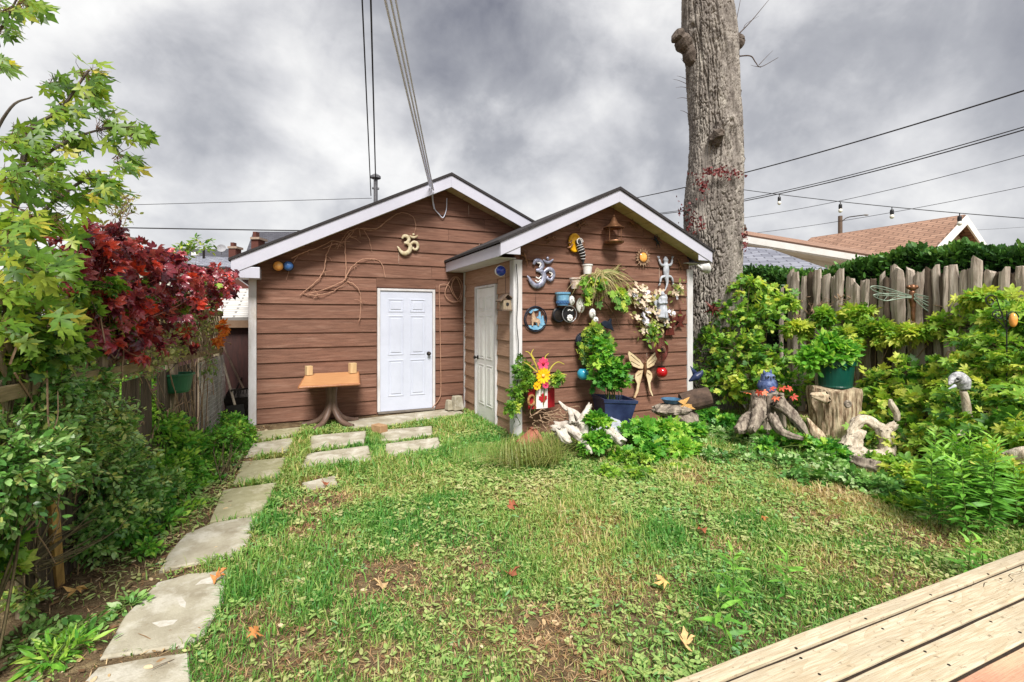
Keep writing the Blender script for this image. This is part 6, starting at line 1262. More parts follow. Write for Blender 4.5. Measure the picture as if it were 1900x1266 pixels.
# wall pots
def pot(name, label, u, v, rt, rb, h, mat_, off=.12, group=None, rim=True, catg='pot'):
    o = onw(u, v, off); t = thing(name, label, catg, o-EZ*h/2, group); mb = MB(); mb.lathe([(0, 0), (rb, 0), (rb+(rt-rb)*.85, h*.85), (rt*1.08, h*.86), (rt*1.1, h), (rt*.95, h), (rt*.9, h*.8), (0, h*.78)], o-EZ*h/2, 24); mb.build('body', mat_, t, smooth=False); return t, o
k = px(1044); t, o = pot('wall_pot', 'pale blue glazed pot with darker patterned band mounted on the shed wall', 1044, 555, 13*k, 10*k, 24*k, blue_ce, .11)
mb = MB(); mb.lathe([(10.4*k, 0), (11.8*k, 8*k)], o-EZ*11*k, 24, cap=False); 
for i in range(14): a = i/14*2*math.pi; mb.ring(o-EZ*6*k+np.array([math.cos(a), math.sin(a), 0])*11.4*k, 2*k, .5*k, np.array([-math.sin(a), math.cos(a), 0]), EZ, 10, 4)
mb.build('pattern_band', pm('mid_blue', S(70, 110, 160), S(60, 96, 140), rough=.35), t)
k = px(1067); t, o = pot('wall_pot', 'small cream pot with brown mottling above the pale blue one', 1067, 526, 10*k, 7*k, 20*k, pm('mottled_pot', S(214, 202, 190), S(160, 130, 116), scale=30, rough=.5), .11)
t, o = pot('wall_pot', 'small white bird shaped pot at the top of the hanging greenery', 1090, 500, 9*k, 7*k, 18*k, white_ce, .12)
def mask(label, u, v, w, h, mat_):
    o = onw(u, v, .10); k = px(u); t = thing('face_mask', label, 'wall ornament', o, 'white face masks on the shed wall'); mb = MB(); mb.ball(o, k, 18, 12, w, 4.5, h); 
    mb.tube(spline([o+EZ*h*.35*k-EY*4.3*k, o-EY*6.3*k-EZ*.05*h*k, o-EY*6*k-EZ*.15*h*k], 4), [1.0*k]*5+[1.6*k]*4, 8)
    mb.build('face', mat_, t, smooth=True); mb = MB()
    for sg in (1, -1): mb.ball(o-EY*4.0*k+EX*sg*w*.4*k+EZ*.15*h*k, 1.4*k, 8, 6, 1.3, .5, .7)
    mb.tube(spline([o-EY*4.0*k-EX*w*.3*k-EZ*.48*h*k, o-EY*4.4*k-EZ*.52*h*k, o-EY*4.0*k+EX*w*.3*k-EZ*.48*h*k], 4), .7*k, 5); mb.build('features', pm('mask_feature_paint', S(150, 140, 134)), t)  # eyes and mouth line in plain grey
mask('white face mask right of the pale blue pot', 1077, 567, 9, 14, white_ce); mask('small white mask between the pale blue pot and the larger mask', 1061, 558, 6, 9, white_ce); mask('white mask hanging at the right end of the dark branch', 1099, 582, 7, 9, white_ce); mask('little round white mask below the one on the dark branch', 1105, 594, 6, 6, white_ce)
o = onw(1056, 583, .09); k = px(1056); t = thing('round_dish', 'dark round dish rimmed in bright metal with a white rosette, leaning on the shed wall', 'wall ornament', o)
mb = MB(); mb.ball(o+EY*.02, 14*k, 24, 8, 1, .2, 1); mb.build('dish', black, t, smooth=True); mb = MB(); mb.ring(o-EY*.01, 15*k, .9*k); mb.build('rim', pm('bright_metal', S(170, 170, 174), rough=.3, metal=.6), t, smooth=True)
mb = MB(); 
for i in range(8): a = i*math.pi/4; mb.ball(o-EY*.035+EX*(-1+4*math.cos(a))*k+EZ*(-7+4*math.sin(a))*k, 2.6*k, 8, 6, 1, .5, 1)
mb.ball(o-EY*.045+EX*-1*k-EZ*7*k, 2.6*k, 8, 6); mb.build('rosette', white_ce, t, smooth=True)
mb = MB(); mb.tube(spline([o-EY*.04+np.array([x*k, 0, z*k]) for x, z in ((-6, 6), (-2, 8), (2, 6), (5, 8))], 5), .8*k, 5); mb.build('scroll', white_ce, t)
o = onw(1036, 585, .05); t = thing('oval_dish', 'plain dark oval dish behind the rimmed one on the shed wall', 'wall ornament', o); mb = MB(); mb.ball(o, 14*k, 24, 8, 1, .25, 1.05); mb.build('dish', dark_metal, t, smooth=True); mb = MB(); mb.ring(o-EY*.03, 11.5*k, .6*k); mb.build('rim', dkblue, t)
o = onw(1080, 632, .06); t = thing('flower_dish', 'dark blue iron flower disc on the shed wall above the hanging blue ball', 'wall ornament', o); mb = MB(); mb.ball(o, 15*k, 24, 8, 1, .25, 1); mb.build('disc', dkblue, t, smooth=True); mb = MB()
for i in range(7): a = i*2*math.pi/7; mb.ball(o-EY*.045+EX*(6+4.5*math.cos(a))*k+EZ*(1+4.5*math.sin(a))*k, 3*k, 8, 6, 1, .45, 1)
mb.build('petals', pm('steel_blue', S(90, 104, 124), S(60, 72, 92), rough=.4), t, smooth=True)
mb = MB(); mb.ring(o-EY*.02, 14*k, .7*k); mb.build('rim', dark_metal, t)
# branch perch with hanging grasses and leaves
def hang(name, label, u, v, n_, L_, lm, templ=None, wid=.5, down=1.0, side=.5, sz=.1):
    o = onw(u, v, .12); t = thing(name, label, 'hanging plant', o); st = []
    for i in range(n_):
        d = np.array([rng.normal(.15, side), -abs(rng.normal(.1, .25)), rng.uniform(.0, .7)]); l_ = L_*rng.uniform(.5, 1.1); q = np.linspace(0, 1, 7)[:, None]; p = o+rng.normal(0, .03, 3)+d*l_*q+np.array([0, 0, -down*l_])*q**2.2; p[:, 1] = np.minimum(p[:, 1], WY-.015); st.append(p)
    st = np.array(st); sV, sT = tri_tubes(st, .004, .001); fast('stems', sV, sT, dry_m if templ is None else stem_g, t)
    if templ is None:
        V = []; wv = .012; cr = nrm(np.cross(np.gradient(st, axis=1), np.array([0, -1., .3]))); w = wv*np.linspace(1, .1, 7)[None, :, None]; V = np.stack([st-cr*w, st+cr*w], 2).reshape(-1, 3); o_ = (np.arange(len(st))*14)[:, None]; T = np.concatenate([o_+np.array([[2*i, 2*i+1, 2*i+3]]) for i in range(6)]+[o_+np.array([[2*i, 2*i+3, 2*i+2]]) for i in range(6)]); C = np.repeat(rng.random(len(st)), 14); fast('foliage', V, T, lm, t, C)
    else:
        m = 7; i0 = rng.integers(1, 7, (n_, m)); pos = st[np.arange(n_)[:, None], i0].reshape(-1, 3); k_ = len(pos); V, T, C = leaves(pos, rng.normal(0, .6, (k_, 3))+np.array([0, -.2, -.5]), np.array([0, -.8, .5])+rng.normal(0, .4, (k_, 3)), sz*rng.uniform(.6, 1.2, k_), templ, rng.random(k_)); fast('foliage', V, T, lm, t, C)
    return t
hang('hanging_grass', 'fountain of dry yellow grass blades hanging from the top pot', 1112, 512, 120, .5, lm_fern, None, down=1.0, side=.55)
hang('hanging_ivy', 'bright green lobed vine draped from the top pots down the shed wall', 1096, 525, 14, .3, lm_yg, HOP, down=1.0, side=.6, sz=.13)
hang('hanging_ivy', 'green vine leaves trailing between the masks and the blue ball', 1100, 610, 26, .30, lm_hop, HOP, down=1.2, side=.5, sz=.12)
hang('hanging_ivy', 'few green leaves hanging above the cyan ball', 1082, 650, 10, .2, lm_hop, HOP, down=1.3, side=.25, sz=.10)
hang('hanging_ivy', 'green leaves at the right end of the grass fountain', 1146, 545, 10, .26, lm_yg, HOP, down=1.0, side=.3, sz=.12)
o = onw(1137, 470, .05); tuft_t = hang('green_bird_ornament', 'tuft of gold green feather shapes under the bird feeder', 1138, 505, 14, .22, lm_fern, None, down=.1, side=.3)
mb = MB(); 
for pts, r in (([(1098, 530), (1125, 512), (1150, 502), (1165, 508)], .016), ([(1095, 545), (1120, 560), (1140, 585), (1150, 612)], .012), ([(1140, 505), (1155, 495), (1163, 497)], .009), ([(1084, 552), (1074, 590), (1058, 612)], .008)):
    p = spline([onw(u, v, .14) for u, v in pts], 5); mb.tube(p, list(np.linspace(r, r*.4, len(p))), 7)
tag(mb.build('branch_perch', pm('perch_wood', S(92, 66, 48), S(64, 46, 36), scale=12, rough=.9, bump=.4)), 'dark gnarled branch fixed across the shed wall among the pots', 'branch')
o = onw(1127, 603, .1); t = thing('bird_silhouette', 'dark slate bird shape on the wall right of the white masks', 'wall ornament', o); k = px(1127); mb = MB(); mb.plate([(-14, 4), (-6, 8), (2, 6), (6, 12), (9, 10), (8, 3), (14, -12), (6, -8), (-4, -6), (-12, -1)][::-1], o, EX*k, EZ*k, .03); mb.build('bird', dkblue, t, bevel=.006)
# glass balls
def ballorn(label, u, v, r_px, mat_, dz, off=.16):
    o = onw(u, v, off); k = px(u); t = thing('glass_ball', label, 'glass ball', o, 'hanging glass balls'); mb = MB(); mb.ball(o, r_px*k, 24, 14); mb.build('ball', mat_, t, smooth=True); mb = MB(); mb.lathe([(0, .0), (r_px*.55*k, 0), (r_px*.55*k, 2.4*k), (0, 3*k)], o+EZ*r_px*.9*k, 14); mb.build('cap', dark_metal, t); mb = MB(); mb.tube([o+EZ*r_px*k, o+EZ*(r_px+dz)*k], .003, 4); mb.build('hook', dark_metal, t)
ballorn('cyan blue glass ball hanging left of the tall leafy planter', 1082, 694, 11, cyan_gl, 22); ballorn('red glass ball hanging below the copper spinner', 1228, 691, 10, red_gl, 20)
# copper wind spinner
o = onw(1228, 649, .14); k = px(1228); t = thing('wind_spinner', 'dark copper wind spinner of nested rings on the right of the shed wall', 'wind spinner', o); mb = MB()
for i in range(6): a = .30-.05*i; mb.ring(o+EX*i*.6*k, (21-2.6*i)*k, .9*k, EX*math.cos(a)+EY*math.sin(a), EZ, 32, 6)
mb.build('rings', rust, t, smooth=True); mb = MB(); mb.tube([o+EZ*42*k, o+EZ*3*k, o+EZ*2.5*k, o-EZ*2.5*k, o-EZ*3*k, o-EZ*32*k], [.003, .003, 2.6*k, 2.6*k, .003, .003], 8); mb.build('spindle', dark_metal, t)
# dark red angel cloth and bird
o = onw(1243, 602, .05); k = px(1243); t = thing('red_angel', 'dark red flat angel silhouette above the copper spinner', 'wall ornament', o); mb = MB(); mb.plate([(-4, 14), (0, 17), (4, 14), (5, 8), (14, 14), (17, 6), (10, -2), (7, -4), (11, -20), (-11, -20), (-7, -4), (-10, 0), (-14, 4), (-12, 10), (-5, 8)][::-1], o, EX*k, EZ*k, .02); mb.build('body', rust, t, bevel=.004)
o = onw(1262, 592, .05); t = thing('red_leaf_ornament', 'reddish maple leaf ornament by the right corner post', 'wall ornament', o); V_, T_ = MAPLE; mb = MB(); ol = [(x, y) for x, y, _ in V_[1:]]; mb.plate([((y)*26, (x-.4)*34) for x, y in ol][::-1], o, EX*k, EZ*k, .012); mb.build('leaf', rust, t, bevel=.002)
# flower garland
def flowers(mb, o, r, n_=5, tilt=None):
    ax = nrm(np.array([rng.normal(0, .4), -1, rng.normal(.3, .3)])); x_, y_, z_ = frame(ax)
    for i in range(n_):
        a = 2*math.pi*i/n_+rng.random(); d_ = x_*math.cos(a)+y_*math.sin(a); e_ = np.cross(ax, d_); mb.plate([(0, 0), (.45*r, -.32*r), (.9*r, -.26*r), (r, 0), (.9*r, .26*r), (.45*r, .32*r)], o, d_*1.0+ax*.25, e_, .004)
t = thing('flower_garland', 'garland of cream silk flowers and leaves down the right of the shed wall', 'garland', onw(1205, 570, .06)); mb = MB(); mb2 = MB()
gp_ = [(1170, 542, 9), (1180, 535, 9), (1190, 545, 10), (1200, 540, 10), (1185, 560, 10), (1200, 558, 11), (1212, 550, 9), (1195, 575, 10), (1208, 580, 10), (1190, 590, 9), (1200, 600, 9), (1218, 590, 10), (1215, 606, 9), (1235, 588, 10), (1250, 580, 9), (1240, 600, 8), (1190, 612, 7), (1206, 618, 7), (1175, 555, 7), (1250, 545, 7), (1262, 535, 6)]
for u, v, r in gp_:
    for _ in range(3):
        mb = MB(); flowers(mb, onw(u+rng.normal(0, 5), v+rng.normal(0, 5), rng.uniform(.04, .14)), r*.85*px(u), 5)
        mb.build('flower', pm('silk_cream', S(206, 190, 170), S(186, 164, 140), scale=20, rough=.7) if rng.random() < .75 else pm('silk_white', S(206, 204, 212), S(184, 182, 194), scale=20, rough=.6), t)
n_ = 150; pos = np.array([onw(*(np.array(gp_[rng.integers(len(gp_))][:2])+rng.normal(0, 9, 2)), rng.uniform(.03, .1)) for _ in range(n_)]); V, T, C = leaves(pos, rng.normal(0, .6, (n_, 3))+np.array([0, -.1, -.4]), np.array([0, -1., .3])+rng.normal(0, .4, (n_, 3)), rng.uniform(.05, .11, n_), OVAL, rng.random(n_)); fast('leaves', V, T, lm_fern, t, C)
hang('garland_leaves', 'trailing green leaves below the cream silk flowers', 1205, 608, 16, .24, lm_hop, OVAL, down=1.2, side=.3, sz=.08); hang('palm_sprig', 'yellow green blades beside the grey angel', 1256, 535, 20, .26, lm_yg, None, down=.5, side=.4)
# big butterfly
o = onw(1195, 682, .06); k = px(1195)*1.2; t = thing('butterfly_ornament', 'large cream butterfly ornament with long tails low on the shed wall', 'wall ornament', o)
for sg, nm_ in ((-1, 0), (1, 1)):
    mb = MB(); up_ = [(1, 4), (8, 12), (20, 20), (32, 27), (34, 22), (31, 12), (24, 3), (12, -1), (3, -2)]; lo_ = [(2, -3), (12, -4), (19, -9), (20, -16), (15, -24), (17, -34), (22, -44), (19, -45), (12, -36), (9, -25), (5, -14)]
    kx = k*(1 if sg < 0 else .72)
    for ol in (up_, lo_): mb.plate(ol if sg > 0 else ol[::-1], o, EX*sg*kx-EY*.1*k, EZ*k, .012)
    w_ = mb.build('wing', bfly, t, bevel=.003); mb = MB()
    for ol in (up_, lo_): mb.tube([o+(EX*sg*kx-EY*.1*k)*x+EZ*z*k-EY*.006 for x, z in ol+[ol[0]]], .0045, 5)
    for a in ((10, 8, 28, 20), (10, 3, 27, 11), (7, -8, 15, -12)): mb.tube([o+(EX*sg*kx)*a[0]+EZ*a[1]*k-EY*.016, o+(EX*sg*kx-EY*.1*k)*a[2]+EZ*a[3]*k-EY*.008], .004, 5)
    mb.build('veins', bronze, w_)
mb = MB(); p, r = spline([o+EZ*z*k-EY*.03 for z in (8, 4, -2, -8, -14)], 5, [2.2*k, 2*k, 2.6*k, 2*k, .8*k]); mb.tube(p, r, 10)
for sg in (1, -1): mb.tube(spline([o+EZ*9*k-EY*.03, o+EZ*14*k+EX*sg*3*k-EY*.03, o+EZ*17*k+EX*sg*7*k-EY*.03], 4), .004, 5)
mb.build('body', bronze, t, smooth=True)
# dark blue planter with leafy plant
pc = P(1136, 792, Y=5.42); pc[2] = .14; t = thing('square_planter', 'dark blue square tapered planter standing on stones by the shed wall', 'planter', pc)
Mz = Matrix.Rotation(math.radians(-14), 3, 'Z')@Matrix.Rotation(math.radians(4), 3, 'Y'); w0, w1, hh_ = .36, .48, .40
def ringsq(w, z): return [Mz@Vector((sx*w/2, sy*w/2, z)) for sx, sy in ((-1, -1), (1, -1), (1, 1), (-1, 1))]
mb = MB(); rows = [ringsq(w0, 0), ringsq(w0*1.02, .04), ringsq(w0*.98, .045), ringsq(w1*.96, hh_-.05), ringsq(w1*1.02, hh_-.045), ringsq(w1*1.04, hh_), ringsq(w1*.92, hh_), ringsq(w1*.88, hh_-.06)]; vs = [tuple(pc[i]+q[i] for i in range(3)) for r in rows for q in r]
mb.add(vs, [(i*4+j, i*4+(j+1) % 4, (i+1)*4+(j+1) % 4, (i+1)*4+j) for i in range(7) for j in range(4)]+[(3, 2, 1, 0), (28, 29, 30, 31)]); mb.build('box', navy, t, bevel=.004)
cl = [E(1125, 702, 6.5, .2, .14, .16), E(1118, 672, 6.5, .14, .14, .17), E(1142, 685, 6.5, .14, .14, .15), E(1112, 645, 6.55, .10, .1, .14), E(1155, 710, 6.45, .11, .1, .09), E(1125, 655, 6.5, .1, .1, .1)]
plant('tomato_plant', 'tall bushy green plant growing in the dark blue planter', 'plant', cl, 34, 7, .085, HOP, lm_bright, stem_g, base=pc+EZ*.32, tmean=.4, tsig=.36, lift=.8, droop=.3, spread=1.15)
def rock(label, u, v, t_, r, mat_, sx=1, sz=.6):
    c = P(u, v, t=t_); c[2] = max(c[2], r*sz*.5) if v > 700 else c[2]; mb = MB(); mb.ball(c, r, 22, 14, sx, 1, sz); vv = np.array(mb.v); dd = np.stack([fbm(vv[:, 0]*9+i*3, vv[:, 1]*9+vv[:, 2]*7, 5+i, 3)-.5 for i in range(3)], 1); mb.v = [tuple(x) for x in vv+dd*r*.8]; return tag(mb.build('rock', mat_, smooth=True), label, 'rock')
rock('pale stone under the dark blue planter', 1135, 800, 6.25, .24, grey_st, 1.2, .5)
# garden flag and pot with artificial flowers
fc = P(1003, 740, Y=5.62); k = np.dot(fc, FW)/FPX; t = thing('flag_planter', 'red and white flag planter with a red maple leaf beside the shed corner', 'planter', fc-EZ*.14)
def curved(mb, x0, x1, z0, z1, bow=.05, n_=8):
    vs = []; 
    for i in range(n_+1):
        x = x0+(x1-x0)*i/n_; y_ = -bow*math.cos(x/(30*k)*math.pi/2); vs += [(fc[0]+x, fc[1]+y_, fc[2]+z0), (fc[0]+x, fc[1]+y_, fc[2]+z1), (fc[0]+x, fc[1]+y_+.012, fc[2]+z1), (fc[0]+x, fc[1]+y_+.012, fc[2]+z0)]
    mb.add(vs, [(i*4+j, i*4+(j+1) % 4, (i+1)*4+(j+1) % 4, (i+1)*4+j) for i in range(n_) for j in range(4)]+[(0, 1, 2, 3), tuple(n_*4+j for j in (3, 2, 1, 0))]); return mb
curved(MB(), -26*k, -12.2*k, -17*k, 19*k).build('red_band', red_p, t); curved(MB(), 12.2*k, 30*k, -17*k, 19*k).build('red_band', red_p, t); curved(MB(), -12*k, 12*k, -17*k, 19*k).build('white_band', white_p, t)
leaf = [(0, -1), (.06, -.45), (.5, -.52), (.44, -.36), (.95, .05), (.82, .12), (.9, .45), (.62, .38), (.55, .52), (.28, .2), (.38, .78), (.2, .68), (0, 1)]; leaf = leaf+[(-x, z) for x, z in leaf[::-1][1:-1]]
mb = MB(); mb.plate([(x*9.5, z*12) for x, z in leaf], fc+EX*1*k-EY*.056+EZ*1*k, EX*k, EZ*k, .006); mb.build('maple_leaf_emblem', red_p, t)
o = P(986, 743, Y=5.56); mb = MB(); mb.ring(o, 9*k, 2.2*k, EX*.9+EY*.4, EZ, 22, 7); tag(mb.build('basket_rim', pm('wicker', S(176, 132, 82), S(130, 92, 56), scale=30, bump=.5)), 'tan round basket opening beside the red flag planter', 'basket')
def bigflower(label, u, v, r, pm_, cm, n_=12):
    o = P(u, v, Y=5.52); t = thing('artificial_flower', label, 'artificial flower', o); mb = MB()
    for i in range(n_):
        a = 2*math.pi*i/n_; d_ = EX*math.cos(a)+EZ*math.sin(a); e_ = -EX*math.sin(a)+EZ*math.cos(a); w_ = 2.2/n_; mb.plate([(.1*r, -.05*r), (.6*r, -w_*r), (.92*r, -w_*.8*r), (r, 0), (.92*r, w_*.8*r), (.6*r, w_*r), (.1*r, .05*r)], o-EY*.005*(i % 2), d_-EY*.18, e_, .006)
    mb.build('petals', pm_, t); mb = MB(); mb.ball(o-EY*.02, .24*r, 12, 8, 1, .6, 1); mb.build('centre', cm, t, smooth=True); mb = MB(); mb.tube(spline([o+EY*.01, o+EY*.03-EZ*.15, o+EY*.06-EZ*.34], 5), .006, 6); mb.build('stem', stem_g, t)
bigflower('large yellow artificial daisy above the maple leaf flag', 1007, 697, 15*k, yel2, amber, 13); bigflower('pink artificial flower above the yellow daisy', 1007, 675, 12*k, pink, red_p, 8); bigflower('small yellow artificial bloom just above the flag', 996, 716, 8*k, yel2, yel, 8); bigflower('small pink bloom under the yellow daisy', 1012, 714, 7*k, pink, red_p, 7)
mb = MB()
for pts in ([(1000, 690), (990, 668), (982, 655), (975, 652)], [(996, 690), (982, 678), (972, 672)], [(1018, 690), (1026, 678), (1036, 672), (1047, 676)], [(1022, 708), (1032, 698), (1042, 694), (1052, 696)], [(1012, 670), (1012, 662), (1018, 656)], [(992, 668), (986, 657), (990, 648)]):
    p = spline([P(u, v, Y=5.54) for u, v in pts], 5); mb.tube(p, list(np.linspace(.012, .004, len(p))), 7, flat=(EY, .4))
tag(mb.build('curly_stems', pm('curl_yellow', S(196, 178, 70), S(160, 150, 60), scale=10)), 'curling yellow green artificial stems around the pink flower', 'artificial stems')
cl = [E(970, 690, 6.3, .16, .12, .2), E(960, 730, 6.25, .14, .14, .16), E(950, 760, 6.1, .1, .1, .12), E(1032, 705, 6.3, .10, .1, .14), E(985, 710, 6.3, .14, .1, .1)]
plant('climbing_plant', 'thin yellow green climber on the white shed corner post', 'climber', cl, 26, 7, .055, CREEP, lm_yg, stem_g, base=P(965, 800, z=0), tmean=.45, lift=.8)
# driftwood, stumps
def drifter(name, label, catg, lst, mat_, wob=.22, n=18):
    t = thing(name, label, catg, np.array(lst[0][0][0])*np.array([1, 1, 0])); 
    for j, (pts, rs) in enumerate(lst): gnarl(pts, rs, 24, 14, .32, .38, j+len(label)).build('limb' if j else 'trunk', mat_, t, smooth=True)
    return t
q = lambda u, v, t: P(u, v, t=t)
whit = pm('bleached_wood', S(206, 200, 190), S(164, 154, 142), scale=9, rough=.9, bump=.9, bscale=40, c3=S(112, 100, 88), s3=7, detail=10)
drifter('driftwood_root', 'forked bleached white driftwood root leaning beside the flag planter', 'driftwood', [([q(1028, 792, 5.75), q(1052, 796, 5.68), q(1076, 812, 5.5), q(1090, 828, 5.35), q(1098, 842, 5.3)], [.07, .085, .05, .03, .012]), ([q(1040, 800, 5.6), q(1050, 815, 5.5), q(1058, 822, 5.45)], [.07, .05, .02]), ([q(1085, 820, 5.5), q(1082, 790, 5.6), q(1068, 768, 5.8), q(1050, 758, 5.9), q(1037, 745, 6)], [.035, .05, .04, .028, .008]), ([q(1075, 790, 5.6), q(1085, 770, 5.7), q(1094, 752, 5.8)], [.05, .045, .035]), ([q(1062, 785, 5.6), q(1058, 765, 5.75), q(1053, 757, 5.8)], [.035, .03, .012])], whit)
drifter('driftwood_log', 'short pale log end lying below the light green leaves by the planter', 'driftwood', [([q(1130, 800, 5.5), q(1146, 815, 5.35), q(1154, 822, 5.3)], [.06, .06, .05])], whit)
mb = MB()
for i in range(26):
    a = q(random.uniform(985, 1040), random.uniform(760, 800), 5.8); p = [a]
    for j in range(3): p.append(p[-1]+np.array([random.gauss(.06, .06), random.gauss(0, .05), random.gauss(-.01, .05)]))
    mb.tube(spline(p, 4), list(np.linspace(.007, .003, 13)), 5)
tag(mb.build('twig_pile', dry_m), 'heap of grey twigs below the flag planter', 'twigs')
tp_ = q(980, 800, 5.85); tp_[2] = .1; mb = MB(); Rm = Matrix.Rotation(1.2, 3, 'Y'); mb.lathe([(0, -.13), (.09, -.13), (.14, .1), (.155, .1), (.155, .14), (.135, .14), (.08, -.1), (0, -.1)], tp_, 22, Rm); tag(mb.build('clay_pot', pm('terracotta', S(168, 104, 84), S(136, 78, 62), scale=9, bump=.2)), 'reddish clay pot lying on its side behind the shaggy grass tuft', 'pot')
def stump(name, label, u, v, profile, mat_, seed, roots=(), n=80, tilt=0):
    c = P(u, v, z=0); k = np.dot(c, FW)/FPX; t = thing(name, label, 'tree stump', c); mb = MB(); H_ = 40; zs_ = np.linspace(0, 1, H_); pz = [a for a, _ in profile]; pr = [b for _, b in profile]; hgt = pz[-1]*k; vs = []
    for i in range(H_):
        z = zs_[i]*pz[-1]; r = np.interp(z, pz, pr)*k
        for j in range(n):
            a = 2*math.pi*j/n; f = 1+.42*(float(fbm(np.array(math.cos(a)*2.2+seed), np.array(math.sin(a)*2.2+z*.02), seed, 3))-.5)+.22*(float(fbm(np.array(math.cos(a)*7.), np.array(math.sin(a)*7+z*.015), seed+3, 3))-.5)+.10*(float(vnoise(np.array(a*14.), np.array(z*.05), seed+3))-.5); vs.append((c[0]+r*f*math.cos(a)+tilt*z*k, c[1]+r*f*math.sin(a), z*k+(.0 if i < H_-1 else .02*math.sin(a*3))))
    mb.add(vs, [(i*n+j, i*n+(j+1) % n, (i+1)*n+(j+1) % n, (i+1)*n+j) for i in range(H_-1) for j in range(n)]+[tuple((H_-1)*n+j for j in range(n))]); mb.build('trunk', mat_, t, smooth=False)
    for j, (pts, rs) in enumerate(roots): gnarl(pts, [x*.85 for x in rs], 24, 14, .4, .35, seed+j).build('root', mat_, t, smooth=True)
    return t, c, k, hgt
s1, c1, k1, h1 = stump('rotten_stump', 'grey rotten stump with spreading roots carrying a blue owl', 1424, 818, [(0, 50), (14, 40), (30, 30), (60, 26), (80, 25), (90, 25)], stumpd, 4, [([q(1440, 745, 6.1), q(1465, 765, 6.0), q(1485, 790, 5.85), q(1500, 812, 5.8)], [.10, .08, .06, .03]), ([q(1405, 770, 6.1), q(1385, 788, 6.0), q(1368, 800, 5.9)], [.12, .10, .05]), ([q(1435, 775, 5.95), q(1450, 800, 5.75), q(1490, 815, 5.6)], [.08, .05, .025]), ([q(1410, 740, 6.1), q(1408, 765, 6.0), q(1395, 800, 5.8)], [.08, .1, .06])])
s2, c2, k2, h2_ = stump('log_stump', 'thick upright tan log stump with a knot carrying the green pot', 1550, 812, [(0, 36), (20, 36), (45, 37), (70, 40), (88, 42), (93, 41)], stumpw, 9, [([q(1530, 738, 6.15), q(1512, 734, 6.1), q(1505, 733, 6.08)], [.08, .05, .025])])
_kc = q(1573, 750, 5.98); mb = MB(); mb.ring(_kc, .035, .016, RT, EZ, 18, 7); mb.ball(_kc+FW*.02, .034, 12, 8); mb.build('knot', stumpd, s2, smooth=True)
# blue owl
oc = np.array([c1[0], c1[1], h1]); k = k1; t = thing('owl_statue', 'dark blue ceramic owl sitting on the rotten stump', 'statue', oc); mb = MB()
p, r = spline([oc+EZ*z*k for z in (0, 5, 14, 22, 27, 33, 37)], 5, [a*k for a in (11, 14, 15, 12.5, 12, 11, 3)]); mb.tube(p, r, 18)
for sg in (1, -1): mb.tube([oc+EX*sg*8*k+EZ*34*k, oc+EX*sg*10*k+EZ*42*k], [3.4*k, .5*k], 8)
mb.build('body', pm('owl_blue', S(52, 66, 110), S(104, 120, 160), scale=26, rough=.3, bump=.3), t, smooth=True)
vdir = -FW
for sg in (1, -1):
    ec = oc+EZ*30*k+vdir*9.0*k+RT*sg*5*k; mb = MB(); mb.ball(ec, 4*k, 14, 8); e_ = mb.build('eye', pm('owl_face', S(120, 134, 164), S(90, 104, 140), scale=30, rough=.4), t, smooth=True); mb = MB(); mb.ball(ec+vdir*2.2*k, 2.4*k, 10, 6); mb.build('pupil', black, e_, smooth=True)
    mb = MB(); p, r = spline([oc+RT*sg*13*k+EZ*22*k, oc+RT*sg*15*k+EZ*12*k, oc+RT*sg*12*k+EZ*2*k], 4, [3*k, 4.5*k, 1.5*k]); mb.tube(p, r, 8); mb.build('wing', navy, t, smooth=True)
mb = MB(); mb.tube([oc+EZ*29*k+vdir*11*k, oc+EZ*25*k+vdir*15*k], [2*k, .4*k], 8); mb.build('beak', navy, t)
vr = [(x, y) for x, y in ((1390, 728), (1404, 724), (1416, 722), (1432, 728), (1448, 722), (1460, 726), (1470, 736), (1440, 734))]; n_ = len(vr)*1; pos = np.array([q(u+rng.normal(0, 4), v+rng.normal(0, 4), np.dot(c1, FW)-.32) for u, v in vr for _ in range(1)])
V, T, C = leaves(pos, rng.normal(0, .5, (n_, 3))+np.array([0, -.4, -.5]), np.array([-.3, -.6, .7])+rng.normal(0, .3, (n_, 3)), .075, CREEP, rng.random(n_)); st = np.array([np.linspace(pos[0]+EY*.1, p_, 4) for p_ in pos[::2]]); t = thing('red_leaf_sprig', 'sprig of red orange creeper leaves trailing over the owl stump', 'vine', c1+EZ*h1); fast('foliage', V, T, leafmat('sprig_red', [S(188, 66, 50), S(216, 96, 72), S(230, 140, 90)], transl=.25), t, C)
sV, sT = tri_tubes(st, .003, .002); fast('stems', sV, sT, stem_m, t)
# green pot with plant
oc = np.array([c2[0], c2[1], h2_+.005]); k = k2; t = thing('green_pot', 'dark green plastic flower pot standing on the tan log stump', 'pot', oc); mb = MB(); mb.lathe([(0, 0), (26*k, 0), (27*k, 3*k), (26.5*k, 4*k), (30*k, 42*k), (32*k, 42*k), (32*k, 50*k), (29*k, 50*k), (27*k, 40*k), (0, 40*k)], oc, 32); mb.build('pot', pm('dark_green_plastic', S(14, 74, 62), S(10, 60, 50), scale=4, rough=.35, bump=.03), t)
b_ = oc+EZ*40*k; dp_ = np.dot(oc, FW); cl = [E(1535, 660, dp_, .20, .2, .16), E(1510, 665, dp_, .17), E(1560, 655, dp_-.05, .18), E(1545, 668, dp_-.1, .14, .14, .08), E(1498, 672, dp_-.05, .10, .1, .1), E(1540, 640, dp_, .14)]
plant('potted_herb', 'lush bright green herb spilling from the dark green pot', 'plant', cl, 50, 8, .11, OVAL, lm_bright, stem_g, base=b_, tmean=.65, lift=.9, droop=.25)
